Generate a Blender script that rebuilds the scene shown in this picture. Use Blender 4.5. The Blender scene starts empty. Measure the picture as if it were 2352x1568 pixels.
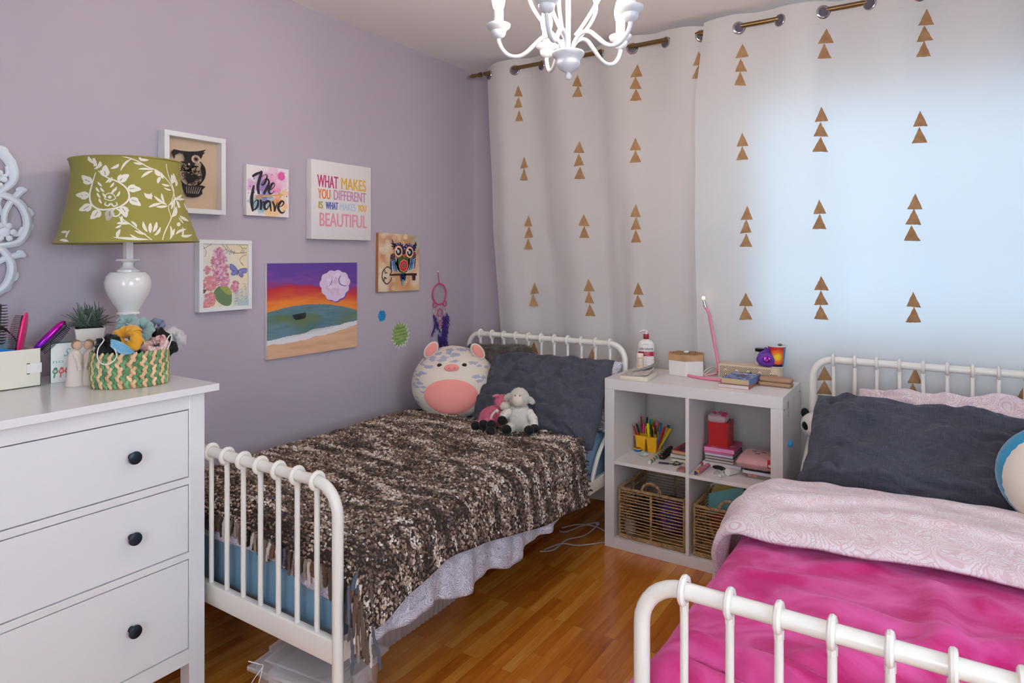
import bpy, bmesh, math, random
import numpy as np
from mathutils import Vector, Matrix, noise, Euler
random.seed(7); rng = np.random.default_rng(7)
PI = math.pi; R = math.radians
sc = bpy.context.scene; COL = sc.collection
# ---------------------------------------------------------------- camera
CAM = Vector((2.52, 0.0, 1.36)); YAW = R(33.25); FPX = 1513.0; HOR = 590.0
cam = bpy.data.cameras.new('camera'); co = bpy.data.objects.new('camera', cam); COL.objects.link(co)
co.location = CAM; co.rotation_euler = (R(90), 0, YAW)
cam.sensor_width = 36; cam.lens = FPX / 2352 * 36; cam.shift_y = (HOR - 784) / 2352; cam.clip_start = .02
sc.camera = co
sc.view_settings.view_transform = 'Standard'; sc.view_settings.look = 'None'
sc.view_settings.gamma = 1; sc.view_settings.exposure = 0.3; sc.view_settings.use_curve_mapping = False
sc.cycles.max_bounces = 8; sc.cycles.diffuse_bounces = 5; sc.cycles.transparent_max_bounces = 12
sc.cycles.sample_clamp_indirect = 6
# ---------------------------------------------------------------- world and daylight outside the two windows
w = bpy.data.worlds.new('sky'); sc.world = w; w.use_nodes = True
bg = w.node_tree.nodes['Background']; bg.inputs[0].default_value = (.45, .68, 1, 1); bg.inputs[1].default_value = 1.2
def area(name, loc, rot, sx, sy, power, col):
    l = bpy.data.lights.new(name, 'AREA'); l.shape = 'RECTANGLE'; l.size = sx; l.size_y = sy; l.energy = power; l.color = col
    o = bpy.data.objects.new(name, l); o.location = loc; o.rotation_euler = rot; COL.objects.link(o); return o
area('daylight', (2.66, 3.62, 1.54), (R(-90), 0, 0), 1.9, 1.35, 6.4, (.46, .86, 1))        # behind the curtained window
area('daylight', (4.6, .2, 1.6), (R(90), 0, R(90)), 1.5, 1.3, 56, (.74, .90, 1))         # side window to the right of the camera
area('daylight', (2.6, -1.75, 1.6), (R(90), 0, 0), 1.5, 1.3, 42, (.88, .95, 1))           # window behind the camera
# ---------------------------------------------------------------- helpers
def P(u, v, x=None, y=None, z=None):
    """point seen at (u, v) on the plane x=, y= or z="""
    a = (u - 1176) / FPX
    d = Vector((-math.sin(YAW) + a * math.cos(YAW), math.cos(YAW) + a * math.sin(YAW), (HOR - v) / FPX))
    t = (x - CAM.x) / d.x if x is not None else (y - CAM.y) / d.y if y is not None else (z - CAM.z) / d.z
    return CAM + d * t
def lin(c):
    return tuple(((v / 255) / 12.92 if v <= 10.3 else (((v / 255) + .055) / 1.055) ** 2.4) for v in c[:3])
def mat(name, col, rough=.5, metal=0, bump=None, var=None, sheen=0, trans=0, emit=0, coat=0, spec=None, alpha=1, sub=0, ior=1.45):
    m = bpy.data.materials.new(name); m.use_nodes = True; nt = m.node_tree; b = nt.nodes['Principled BSDF']; L = nt.links
    c = lin(col) + (1,)
    b.inputs['Base Color'].default_value = c; b.inputs['Roughness'].default_value = rough; b.inputs['Metallic'].default_value = metal
    b.inputs['Transmission Weight'].default_value = trans; b.inputs['Coat Weight'].default_value = coat; b.inputs['Alpha'].default_value = alpha
    b.inputs['IOR'].default_value = ior
    if sheen: b.inputs['Sheen Weight'].default_value = sheen; b.inputs['Sheen Roughness'].default_value = .4
    if spec is not None: b.inputs['Specular IOR Level'].default_value = spec
    if emit: b.inputs['Emission Color'].default_value = c; b.inputs['Emission Strength'].default_value = emit
    tc = nt.nodes.new('ShaderNodeTexCoord')
    if var:
        n = nt.nodes.new('ShaderNodeTexNoise'); n.inputs['Scale'].default_value = var[0]; n.inputs['Detail'].default_value = 4
        L.new(tc.outputs['Object'], n.inputs['Vector'])
        r = nt.nodes.new('ShaderNodeValToRGB'); r.color_ramp.elements[0].position = .3; r.color_ramp.elements[1].position = .7
        k = var[1]; c2 = lin(var[2]) if len(var) > 2 else tuple(x * (1 - k) for x in c[:3])
        r.color_ramp.elements[0].color = c2 + (1,); r.color_ramp.elements[1].color = tuple(min(1, x * (1 + (k * .4 if len(var) < 3 else 0))) for x in c[:3]) + (1,)
        L.new(n.outputs['Fac'], r.inputs['Fac']); L.new(r.outputs['Color'], b.inputs['Base Color'])
    if bump:
        n = nt.nodes.new('ShaderNodeTexNoise'); n.inputs['Scale'].default_value = bump[0]; n.inputs['Detail'].default_value = 3
        L.new(tc.outputs['Object'], n.inputs['Vector'])
        bp = nt.nodes.new('ShaderNodeBump'); bp.inputs['Strength'].default_value = bump[1]; bp.inputs['Distance'].default_value = bump[2] if len(bump) > 2 else .002
        L.new(n.outputs['Fac'], bp.inputs['Height']); L.new(bp.outputs['Normal'], b.inputs['Normal'])
    return m
def vcmat(name, rough=.7, sheen=0, bump=None, coat=0):
    m = mat(name, (128, 128, 128), rough, bump=bump, sheen=sheen, coat=coat); nt = m.node_tree
    a = nt.nodes.new('ShaderNodeVertexColor'); a.layer_name = 'col'
    nt.links.new(a.outputs['Color'], nt.nodes['Principled BSDF'].inputs['Base Color']); return m
class MB:
    """collects geometry for ONE mesh object"""
    def __init__(s): s.v = []; s.f = []; s.m = []; s.c = []; s.mi = 0; s.X = None; s.sh = []; s.smooth = True
    def add(s, vs, fs, col=None):
        o = len(s.v)
        if s.X is not None: vs = [s.X @ Vector(p) for p in vs]
        s.v += [tuple(p) for p in vs]; s.f += [tuple(i + o for i in f) for f in fs]; s.m += [s.mi] * len(fs)
        s.sh += [s.smooth] * len(fs)
        s.c += [tuple(col) if col is not None else (1, 1, 1)] * len(vs); return s
    def box(s, a, b, col=None):
        x0, y0, z0 = a; x1, y1, z1 = b
        s.add([(x0, y0, z0), (x1, y0, z0), (x1, y1, z0), (x0, y1, z0), (x0, y0, z1), (x1, y0, z1), (x1, y1, z1), (x0, y1, z1)],
              [(0, 3, 2, 1), (4, 5, 6, 7), (0, 1, 5, 4), (1, 2, 6, 5), (2, 3, 7, 6), (3, 0, 4, 7)], col); return s
    def cbox(s, c, d, col=None): return s.box([c[i] - d[i] / 2 for i in range(3)], [c[i] + d[i] / 2 for i in range(3)], col)
    def rbox(s, a, b, r=.004, n=3, col=None):
        bm = bmesh.new(); bmesh.ops.create_cube(bm, size=1)
        for q in bm.verts: q.co = Vector([a[i] + (b[i] - a[i]) * (q.co[i] + .5) for i in range(3)])
        bmesh.ops.bevel(bm, geom=bm.edges[:], offset=r, segments=n, affect='EDGES', profile=.5)
        return s.bm(bm, col)
    def bm(s, bm, col=None):
        bm.verts.index_update(); vs = [q.co.copy() for q in bm.verts]; fs = [[q.index for q in f.verts] for f in bm.faces]
        bm.free(); return s.add(vs, fs, col)
    def tube(s, pts, r, n=10, cap=True, closed=False, col=None, flat=1):
        pts = [Vector(p) for p in pts]; k = len(pts); rs = r if hasattr(r, '__len__') else [r] * k
        vs = []; nrm = None
        for i, p in enumerate(pts):
            if closed: t = pts[(i + 1) % k] - pts[i - 1]
            else: t = pts[min(i + 1, k - 1)] - pts[max(i - 1, 0)]
            if t.length < 1e-9: t = Vector((0, 0, 1))
            t.normalize()
            if nrm is None:
                nrm = t.orthogonal().normalized()
            nrm = (nrm - t * nrm.dot(t))
            if nrm.length < 1e-6: nrm = t.orthogonal()
            nrm.normalize(); bn = t.cross(nrm)
            for j in range(n):
                a = 2 * PI * j / n; vs.append(p + (nrm * math.cos(a) + bn * math.sin(a) * flat) * rs[i])
        fs = []
        for i in range(k if closed else k - 1):
            i2 = (i + 1) % k
            for j in range(n): fs.append((i * n + j, i * n + (j + 1) % n, i2 * n + (j + 1) % n, i2 * n + j))
        if cap and not closed: fs.append(tuple(range(n))[::-1]); fs.append(tuple((k - 1) * n + j for j in range(n)))
        return s.add(vs, fs, col)
    def lathe(s, prof, n=28, c=(0, 0, 0), col=None, sx=1, sy=1, cap=True):
        vs = []; fs = []; k = len(prof)
        for r, z in prof:
            for j in range(n):
                a = 2 * PI * j / n; vs.append((c[0] + r * math.cos(a) * sx, c[1] + r * math.sin(a) * sy, c[2] + z))
        for i in range(k - 1):
            for j in range(n): fs.append((i * n + j, i * n + (j + 1) % n, (i + 1) * n + (j + 1) % n, (i + 1) * n + j))
        if cap:
            if prof[0][0] > 1e-5: fs.append(tuple(range(n))[::-1])
            if prof[-1][0] > 1e-5: fs.append(tuple((k - 1) * n + j for j in range(n)))
        return s.add(vs, fs, col)
    def ell(s, c, r, n=20, m=12, rot=None, fn=None, col=None):
        if not hasattr(r, '__len__'): r = (r, r, r)
        vs = []; fs = []
        for i in range(m + 1):
            th = PI * i / m
            for j in range(n):
                a = 2 * PI * j / n; d = Vector((math.sin(th) * math.cos(a), math.sin(th) * math.sin(a), math.cos(th)))
                k = fn(d) if fn else 1
                p = Vector((d.x * r[0] * k, d.y * r[1] * k, d.z * r[2] * k))
                if rot is not None: p = rot @ p
                vs.append(p + Vector(c))
        for i in range(m):
            for j in range(n): fs.append((i * n + j, (i + 1) * n + j, (i + 1) * n + (j + 1) % n, i * n + (j + 1) % n))
        return s.add(vs, fs, col)
    def grid(s, fn, nu, nv, closed=False, col=None, flip=False):
        vs = [fn(i / nu, j / nv) for j in range(nv + 1) for i in range(nu + (0 if closed else 1))]
        W = nu if closed else nu + 1; fs = []
        for j in range(nv):
            for i in range(nu):
                q = (j * W + i, j * W + (i + 1) % W, (j + 1) * W + (i + 1) % W, (j + 1) * W + i)
                fs.append(q[::-1] if flip else q)
        return s.add(vs, fs, col)
    def poly(s, pts, col=None): return s.add(pts, [tuple(range(len(pts)))], col)
    def prism(s, pts, z0, z1, col=None):
        n = len(pts); vs = [(p[0], p[1], z0) for p in pts] + [(p[0], p[1], z1) for p in pts]
        fs = [tuple(range(n))[::-1], tuple(range(n, 2 * n))] + [(i, (i + 1) % n, n + (i + 1) % n, n + i) for i in range(n)]
        return s.add(vs, fs, col)
    def build(s, name, mats, parent=None, world=False, bevel=0, subsurf=0, solid=0, flat=False, ang=40, colored=False, seg=2, fix=False):
        me = bpy.data.meshes.new(name)
        off = world_of(parent) if (world and parent) else None
        vs = s.v if off is None else [tuple(Vector(p) - off) for p in s.v]
        me.from_pydata(vs, [], s.f)
        if not hasattr(mats, '__len__'): mats = [mats]
        for m in mats: me.materials.append(m)
        me.polygons.foreach_set('material_index', s.m)
        me.polygons.foreach_set('use_smooth', [bool(q) and not flat for q in s.sh])
        if colored:
            ca = me.color_attributes.new('col', 'FLOAT_COLOR', 'POINT')
            arr = np.ones((len(s.v), 4), np.float32); arr[:, :3] = np.array(s.c, np.float32); ca.data.foreach_set('color', arr.ravel())
        me.update()
        if fix or solid:
            bm = bmesh.new(); bm.from_mesh(me)
            if fix: bmesh.ops.recalc_face_normals(bm, faces=bm.faces[:])
            bm.to_mesh(me); bm.free()
        if not flat: me.set_sharp_from_angle(angle=R(ang))
        o = bpy.data.objects.new(name, me); COL.objects.link(o)
        if parent: o.parent = parent
        if bevel:
            q = o.modifiers.new('b', 'BEVEL'); q.width = bevel; q.segments = seg; q.limit_method = 'ANGLE'; q.angle_limit = R(40); q.harden_normals = False
            for p in me.polygons: p.use_smooth = True
        if solid:
            q = o.modifiers.new('s', 'SOLIDIFY'); q.thickness = solid; q.offset = 0
        if subsurf:
            q = o.modifiers.new('ss', 'SUBSURF'); q.levels = subsurf; q.render_levels = subsurf
        return o
def world_of(o):
    v = Vector((0, 0, 0))
    while o: v = v + o.location; o = o.parent
    return v
def tag(o, label, cat, group=None, kind=None):
    o['label'] = label; o['category'] = cat
    if group: o['group'] = group
    if kind: o['kind'] = kind
    return o
def thing(name, label, cat, loc=(0, 0, 0), rot=(0, 0, 0), group=None):
    o = bpy.data.objects.new(name, None); COL.objects.link(o); o.location = loc
    o.rotation_euler = rot if hasattr(rot, '__len__') else (0, 0, rot); o.empty_display_size = .05
    return tag(o, label, cat, group)
def struct(o, label=None):
    o['kind'] = 'structure'
    if label: o['label'] = label
    return o
def smoothpath(pts, n=8, closed=False):
    """Catmull-Rom through points"""
    pts = [Vector(p) for p in pts]; out = []; k = len(pts)
    for i in range(k if closed else k - 1):
        p0 = pts[(i - 1) % k] if closed else pts[max(i - 1, 0)]; p1 = pts[i]; p2 = pts[(i + 1) % k]
        p3 = pts[(i + 2) % k] if closed else pts[min(i + 2, k - 1)]
        for j in range(n):
            t = j / n; out.append(.5 * ((2 * p1) + (p2 - p0) * t + (2 * p0 - 5 * p1 + 4 * p2 - p3) * t * t + (3 * p1 - p0 - 3 * p2 + p3) * t ** 3))
    if not closed: out.append(pts[-1])
    return out
def interp(x, tab):
    xs = [t[0] for t in tab]; return float(np.interp(x, xs, [t[1] for t in tab]))
def nz(x, y=0, z=0): return noise.noise(Vector((x, y, z)))
def fbm(x, y, z=0, o=3):
    return sum(noise.noise(Vector((x * 2 ** k, y * 2 ** k, z + 7 * k))) * .5 ** k for k in range(o))
_tc = {}
def text2d(s, size=1, xs=1, bold=0, shear=0):
    """letters of the built-in font as flat polygons"""
    cu = bpy.data.curves.new('t', 'FONT'); cu.body = s; cu.size = size; cu.offset = bold; cu.shear = shear; cu.resolution_u = 3
    o = bpy.data.objects.new('t', cu); me = bpy.data.meshes.new_from_object(o)
    vs = [(v.co.x * xs, v.co.y) for v in me.vertices]; fs = [tuple(p.vertices) for p in me.polygons]
    bpy.data.objects.remove(o); bpy.data.curves.remove(cu); bpy.data.meshes.remove(me)
    return vs, fs
class Art:
    """flat marks laid on a surface: f(x, y, lift) -> 3D point"""
    def __init__(s, mb, f): s.mb = mb; s.f = f; s.l = 0; s.step = .00025
    def lay(s): s.l += 1; return s
    def poly(s, pts, col):
        s.mb.add([s.f(p[0], p[1], s.l * s.step) for p in pts], [tuple(range(len(pts)))], lin(col)); return s
    def disc(s, c, r, col, ry=None, n=18, jag=0):
        ry = ry or r
        return s.poly([(c[0] + r * (1 + jag * random.uniform(-1, 1)) * math.cos(2 * PI * i / n), c[1] + ry * (1 + jag * random.uniform(-1, 1)) * math.sin(2 * PI * i / n)) for i in range(n)], col)
    def stroke(s, pts, w, col, n=6, smooth=True):
        p = smoothpath([(a[0], a[1], 0) for a in pts], n) if smooth and len(pts) > 2 else [Vector((a[0], a[1], 0)) for a in pts]
        k = len(p); ws = [interp(i / (k - 1), [(q / (len(w) - 1), x) for q, x in enumerate(w)]) if hasattr(w, '__len__') else w for i in range(k)]
        vs = []
        for i in range(k):
            t = (p[min(i + 1, k - 1)] - p[max(i - 1, 0)]); t = t.normalized() if t.length > 0 else Vector((1, 0, 0)); nn = Vector((-t.y, t.x, 0)) * ws[i] / 2
            vs += [s.f(p[i].x + nn.x, p[i].y + nn.y, s.l * s.step), s.f(p[i].x - nn.x, p[i].y - nn.y, s.l * s.step)]
        s.mb.add(vs, [(2 * i, 2 * i + 1, 2 * i + 3, 2 * i + 2) for i in range(k - 1)], lin(col)); return s
    def text(s, t, x, y, h, col, width=None, bold=0, shear=0, xs=1, rot=0):
        vs, fs = text2d(t, h / .73, xs, bold * h, shear)
        if not vs: return s
        x0 = min(v[0] for v in vs); x1 = max(v[0] for v in vs); k = width / (x1 - x0) if width else 1
        c, q = math.cos(rot), math.sin(rot)
        s.mb.add([s.f(x + (v[0] - x0) * k * c - v[1] * q, y + (v[0] - x0) * k * q + v[1] * c, s.l * s.step) for v in vs], fs, lin(col)); return s
# ---------------------------------------------------------------- shared materials
WHITE = mat('white_lacquer', (228, 226, 226), .28, coat=.25)
WHITE2 = mat('white_paint', (226, 224, 222), .4)
CREAM = mat('cream_metal', (232, 228, 220), .32, coat=.3, bump=(14, .05, .001))
BRASS = mat('aged_brass', (132, 106, 70), .34, .85)
CHROME = mat('polished_chrome', (190, 190, 195), .18, 1)
BLACKP = mat('black_plastic', (22, 22, 24), .35)
INK = vcmat('printed_ink', .6)
PAPER = mat('book_paper', (226, 216, 196), .8, bump=(300, .2))
# ================================================================ ROOM
RX, RY0, RZ, FY = 4.1, -1.25, 2.54, 3.39
wallm = mat('lavender_wall_paint', (181, 169, 180), .75, bump=(60, .12, .001), var=(1.2, .03))
ceilm = mat('ceiling_paint', (243, 237, 234), .85, bump=(30, .1, .001))
def floor_mat():
    m = mat('oak_strip_floor', (170, 100, 40), .22, coat=.25); nt = m.node_tree; N = nt.nodes; L = nt.links; b = N['Principled BSDF']
    tc = N.new('ShaderNodeTexCoord'); mp = N.new('ShaderNodeMapping'); mp.inputs['Rotation'].default_value = (0, 0, R(90))
    L.new(tc.outputs['Object'], mp.inputs['Vector'])
    br = N.new('ShaderNodeTexBrick'); br.inputs['Scale'].default_value = 1; br.inputs['Brick Width'].default_value = .36; br.inputs['Row Height'].default_value = .0405
    br.inputs['Mortar Size'].default_value = .0004; br.inputs['Mortar Smooth'].default_value = .4; br.offset = .37; br.offset_frequency = 3; br.inputs['Bias'].default_value = 0
    br.inputs['Color1'].default_value = (0, 0, 0, 1); br.inputs['Color2'].default_value = (1, 1, 1, 1); br.inputs['Mortar'].default_value = (.5, .5, .5, 1)
    L.new(mp.outputs['Vector'], br.inputs['Vector'])
    n1 = N.new('ShaderNodeTexNoise'); n1.inputs['Scale'].default_value = 3; n1.inputs['Detail'].default_value = 6; n1.inputs['Distortion'].default_value = .8
    mp2 = N.new('ShaderNodeMapping'); mp2.inputs['Scale'].default_value = (14, 1.2, 1); L.new(tc.outputs['Object'], mp2.inputs['Vector'])
    ad = N.new('ShaderNodeVectorMath'); ad.operation = 'MULTIPLY_ADD'; ad.inputs[1].default_value = (9, 9, 9); L.new(br.outputs['Color'], ad.inputs[0]); L.new(mp2.outputs['Vector'], ad.inputs[2])
    L.new(ad.outputs[0], n1.inputs['Vector'])
    mx = N.new('ShaderNodeMath'); mx.operation = 'MULTIPLY_ADD'; mx.inputs[1].default_value = .46; L.new(br.outputs['Color'], mx.inputs[0])
    m3 = N.new('ShaderNodeMath'); m3.operation = 'MULTIPLY'; m3.inputs[1].default_value = .62; L.new(n1.outputs['Fac'], m3.inputs[0]); L.new(m3.outputs[0], mx.inputs[2])
    r = N.new('ShaderNodeValToRGB'); e = r.color_ramp.elements
    e[0].position = .08; e[0].color = lin((146, 72, 18)) + (1,); e[1].position = .95; e[1].color = lin((246, 182, 88)) + (1,)
    q = r.color_ramp.elements.new(.3); q.color = lin((198, 108, 32)) + (1,); q = r.color_ramp.elements.new(.6); q.color = lin((226, 138, 48)) + (1,)
    L.new(mx.outputs[0], r.inputs['Fac'])
    # fine grain
    n2 = N.new('ShaderNodeTexNoise'); n2.inputs['Scale'].default_value = 8; n2.inputs['Detail'].default_value = 8; mp3 = N.new('ShaderNodeMapping'); mp3.inputs['Scale'].default_value = (50, 1.5, 1)
    L.new(tc.outputs['Object'], mp3.inputs['Vector']); L.new(mp3.outputs['Vector'], n2.inputs['Vector'])
    mm = N.new('ShaderNodeMix'); mm.data_type = 'RGBA'; mm.blend_type = 'MULTIPLY'; mm.inputs['Factor'].default_value = .38; L.new(r.outputs['Color'], mm.inputs['A']); L.new(n2.outputs['Fac'], mm.inputs['B'])
    m4 = N.new('ShaderNodeMix'); m4.data_type = 'RGBA'; m4.inputs['B'].default_value = lin((96, 48, 16)) + (1,); L.new(mm.outputs['Result'], m4.inputs['A']); L.new(br.outputs['Fac'], m4.inputs['Factor'])
    L.new(m4.outputs['Result'], b.inputs['Base Color'])
    return m
struct(MB().box((-.1, RY0 - .1, -.12), (RX + .1, FY + .1, 0)).build('floor', floor_mat()), 'strip hardwood floor in amber brown with a satin finish')
struct(MB().box((-.1, RY0 - .1, RZ), (RX + .1, FY + .1, RZ + .1)).build('ceiling', ceilm), 'plain off-white ceiling above the beds')
struct(MB().box((-.1, RY0 - .1, 0), (0, FY + .1, RZ)).build('wall_left', wallm), 'lavender wall hung with small pictures')
def holed(name, axis, pos, thick, lo, hi, hole, m, label):
    mb = MB(); (h0, z0), (h1, z1) = hole
    for a, b, c, d in ((lo, h0, 0, RZ), (h1, hi, 0, RZ), (h0, h1, 0, z0), (h0, h1, z1, RZ)):
        if axis == 'y': mb.box((a, min(pos, pos + thick), c), (b, max(pos, pos + thick), d))
        else: mb.box((min(pos, pos + thick), a, c), (max(pos, pos + thick), b, d))
    return struct(mb.build(name, m), label)
W1 = ((1.72, .98), (3.5, 2.1))
holed('wall_far', 'y', FY, .12, 0, RX, W1, wallm, 'lavender far wall mostly hidden by the curtains')
holed('wall_right', 'x', RX, .12, RY0, FY, ((-.5, .9), (.95, 2.2)), wallm, 'lavender wall out of view on the right')
holed('wall_near', 'y', RY0, -.12, 0, RX, ((1.9, .9), (3.35, 2.2)), wallm, 'lavender wall behind the camera')
glass = mat('window_glass', (255, 255, 255), .02, trans=1, ior=1.0)
def window(name, x0, x1, z0, z1, pos, axis, label):
    mb = MB(); t = .045; d = .03
    def bx(a, b, c, e):
        if axis == 'y': mb.box((a, pos - d, c), (b, pos + d, e))
        else: mb.box((pos - d, a, c), (pos + d, b, e))
    bx(x0, x1, z0, z0 + t); bx(x0, x1, z1 - t, z1); bx(x0, x0 + t, z0, z1); bx(x1 - t, x1, z0, z1); bx(x0, x1, (z0 + z1) / 2 - .02, (z0 + z1) / 2 + .02); bx((x0 + x1) / 2 - .02, (x0 + x1) / 2 + .02, z0, z1)
    f = struct(mb.build(name, WHITE2, bevel=.003), label)
    p = MB()
    if axis == 'y': p.box((x0 + .01, pos - .002, z0 + .01), (x1 - .01, pos + .002, z1 - .01))
    else: p.box((pos - .002, x0 + .01, z0 + .01), (pos + .002, x1 - .01, z1 - .01))
    p.build('pane', glass, f)
window('window_1', W1[0][0], W1[1][0], W1[0][1], W1[1][1], FY + .07, 'y', 'bright daylight window behind the right curtain')
window('window_2', -.5, .95, .9, 2.2, RX + .07, 'x', 'window on the right side wall out of view')
window('window_3', 1.9, 3.35, .9, 2.2, RY0 - .07, 'y', 'window behind the camera')
bb = mat('baseboard_paint', (196, 184, 190), .5)
def basebd(name, a, b, lab):
    mb = MB(); mb.box(a, b); o = mb.build(name, bb, bevel=.004); struct(o, lab)
basebd('baseboard_left', (0, RY0, 0), (.014, FY, .11), 'painted baseboard along the lavender picture wall')
basebd('baseboard_far', (.014, FY - .014, 0), (RX, FY, .11), 'painted baseboard along the far wall')
basebd('baseboard_right', (RX - .014, RY0, 0), (RX, FY - .014, .11), 'painted baseboard along the right wall')
basebd('baseboard_near', (.014, RY0, 0), (RX - .014, RY0 + .014, .11), 'painted baseboard behind the camera')

# ================================================================ CURTAINS
def curtain_mat():
    m = bpy.data.materials.new('white_cotton_curtain'); m.use_nodes = True; nt = m.node_tree; N = nt.nodes; L = nt.links
    N.remove(N['Principled BSDF']); out = N['Material Output']
    d = N.new('ShaderNodeBsdfDiffuse'); d.inputs['Color'].default_value = lin((246, 238, 232)) + (1,)
    t = N.new('ShaderNodeBsdfTranslucent'); t.inputs['Color'].default_value = lin((214, 222, 224)) + (1,)
    tc = N.new('ShaderNodeTexCoord'); n = N.new('ShaderNodeTexNoise'); n.inputs['Scale'].default_value = 1; n.inputs['Detail'].default_value = 5
    mp = N.new('ShaderNodeMapping'); mp.inputs['Scale'].default_value = (30, 30, 5); L.new(tc.outputs['Object'], mp.inputs['Vector']); L.new(mp.outputs['Vector'], n.inputs['Vector'])
    bp = N.new('ShaderNodeBump'); bp.inputs['Strength'].default_value = .25; bp.inputs['Distance'].default_value = .006; L.new(n.outputs['Fac'], bp.inputs['Height'])
    L.new(bp.outputs['Normal'], d.inputs['Normal'])
    mx = N.new('ShaderNodeMixShader'); mx.inputs[0].default_value = .42; L.new(d.outputs[0], mx.inputs[1]); L.new(t.outputs[0], mx.inputs[2]); L.new(mx.outputs[0], out.inputs['Surface'])
    return m
CURT = curtain_mat()
goldm = mat('bronze_fabric_paint', (150, 108, 66), .6, 0, var=(34, .3, (172, 132, 90)), bump=(200, .2))
RODY, RODZ = 3.245, 2.468
def ymean(z): return RODY + .048 * max(0, min(1, (1.5 - z) / .7))
def curtain(name, s0, s1, g0, c, q, q2, label, tri, seed, front):
    """grommet curtain; s = distance along the rod; the folds loosen below the rod"""
    sp = .184; name_left = front == 0
    def k(z): return q * max(0, 2.45 - z) / 1.4
    def kk(s, z):
        far = (s < c) if name_left else (s > c)
        if far: return k(z) * (1 - .62 * max(0, min(1, (abs(c - s) - .62) / .38)) * name_left)
        return q2 * min(1, max(0, 2.5 - z) / .35)
    def surf_s(s, z):
        x = s + (c - s) * kk(s, z)
        d = max(0., 2.42 - z)
        top = math.exp(-d / .5)
        y = ymean(z) + .028 * math.sin(PI * (s - g0) / sp) * (top * .85 + .15)
        y += (1 - top) * (.014 * math.sin(PI * (s - g0) / sp * .83 + 1.3 * nz(s * 1.3, z * .4, seed)) + .035 * nz(s * 3.1, z * .35, seed + 3) + .012 * nz(s * 11, z * .8, seed + 5))
        y += .006 * nz(s * 6, z * 3, seed + 9) - front
        y = min(max(y, 3.245 if z < .83 else 0), 3.372)
        return x, y
    def ztop(s): return 2.512 + .012 * math.sin(PI * (s - g0) / sp * .5 + 1) + .006 * nz(s * 9, 3, seed)
    root = thing(name, label, 'curtain', ((s0 + s1) / 2, RODY, 0.03))
    mb = MB()
    def fn(i, j):
        s = s0 + (s1 - s0) * i; z = .03 + (ztop(s) - .03) * j
        x, y = surf_s(s, z); return (x, y, z)
    mb.grid(fn, int((s1 - s0) / .008), 110)
    mb.build('fabric', CURT, root, world=True, ang=180)
    # header seam
    sm = MB(); sm.tube([(lambda xy: (xy[0], xy[1] - .0012, 2.405 + .004 * nz(s * 5)))(surf_s(s, 2.405)) for s in np.arange(s0 + .004, s1, .01)], .0011, 5)
    sm.build('header_seam', CURT, root, world=True)
    n = int((s1 - s0) / sp) + 2
    for i in range(-2, n + 3):
        s = g0 + sp * i
        if s < s0 + .008 or s > s1 - .004: continue
        x, y = surf_s(s, RODZ); e = .004; x2, y2 = surf_s(s + e, RODZ); x1, y1 = surf_s(s - e, RODZ)
        t = Vector((x2 - x1, y2 - y1, 0)).normalized(); up = Vector((0, 0, 1)); nn = t.cross(up)
        cen = Vector((x, y, RODZ - .012))
        g = MB(); g.tube([cen + (t * math.cos(a) + up * math.sin(a)) * .026 for a in np.linspace(0, 2 * PI, 28, endpoint=False)], .0062, 8, closed=True, flat=.6)
        g.build('grommet', CHROME, root, world=True)
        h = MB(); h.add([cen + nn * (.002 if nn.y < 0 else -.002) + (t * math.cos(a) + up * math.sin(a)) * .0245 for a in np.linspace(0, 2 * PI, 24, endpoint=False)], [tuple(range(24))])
        h.build('grommet_hole', mat('grommet_shadow_lining', (96, 88, 100), .6) if i == -2 or 'HOLE' not in globals() else HOLE, root, world=True)  # opaque dim disc: shade inside the ring painted as flat colour
    # painted triangles
    for gi, (u, v) in enumerate(tri):
        pt = P(u, v, y=RODY - .01); pt = P(u, v, y=ymean(pt.z) - .01); zc = pt.z
        hw = .0285 + random.uniform(-.003, .003); hh = .033
        if name == 'curtain' and u < 1230: hw *= .85
        tb = MB(); A = (pt.x + random.uniform(-.003, .003), zc + hh); B = (pt.x - hw, zc - hh + random.uniform(-.004, .003)); C_ = (pt.x + hw, zc - hh + random.uniform(-.004, .003)); K = 7
        idx = {}; vs = []; fs = []
        for a in range(K + 1):
            for b in range(a + 1):
                w1 = a / K; w2 = b / a if a else 0
                x = A[0] + (B[0] + (C_[0] - B[0]) * w2 - A[0]) * w1; z = A[1] + (B[1] + (C_[1] - B[1]) * w2 - A[1]) * w1
                if 0 < w1 and (b == 0 or b == a or a == K): x += random.uniform(-.0009, .0009); z += random.uniform(-.0009, .0009)
                q_ = k(z) if ((x < c) == name_left) else q2 * min(1, max(0, 2.5 - z) / .35); s = (x - c * q_) / (1 - q_); _, y = surf_s(s, z)
                idx[a, b] = len(vs); vs.append((x, y - .0016, z))
        for a in range(K):
            for b in range(a + 1):
                fs.append((idx[a, b], idx[a + 1, b], idx[a + 1, b + 1]))
                if b < a: fs.append((idx[a, b], idx[a + 1, b + 1], idx[a, b + 1]))
        tb.add(vs, fs); tb.build('painted_triangle', goldm, root, world=True)
    return surf_s
HOLE = mat('grommet_opening', (92, 84, 98), .7)  # dull tone standing in for the shadow seen through a grommet
OX = 2.52
T1 = [(1189,207),(1189,234),(1191,265),(1202,372),(1202,399),(1212,507),(1213,532),(1213,560),(1226,661),(1225,688),(1227,797),(1227,820),
 (1322,183),(1323,208),(1328,337),(1328,366),(1330,396),(1340,505),(1341,532),(1351,654),(1352,682),(1354,711),(1360,814),
 (1460,160),(1459,189),(1460,217),(1460,331),(1460,359),(1461,483),(1462,512),(1462,541),(1467,662),(1467,690)]
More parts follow.
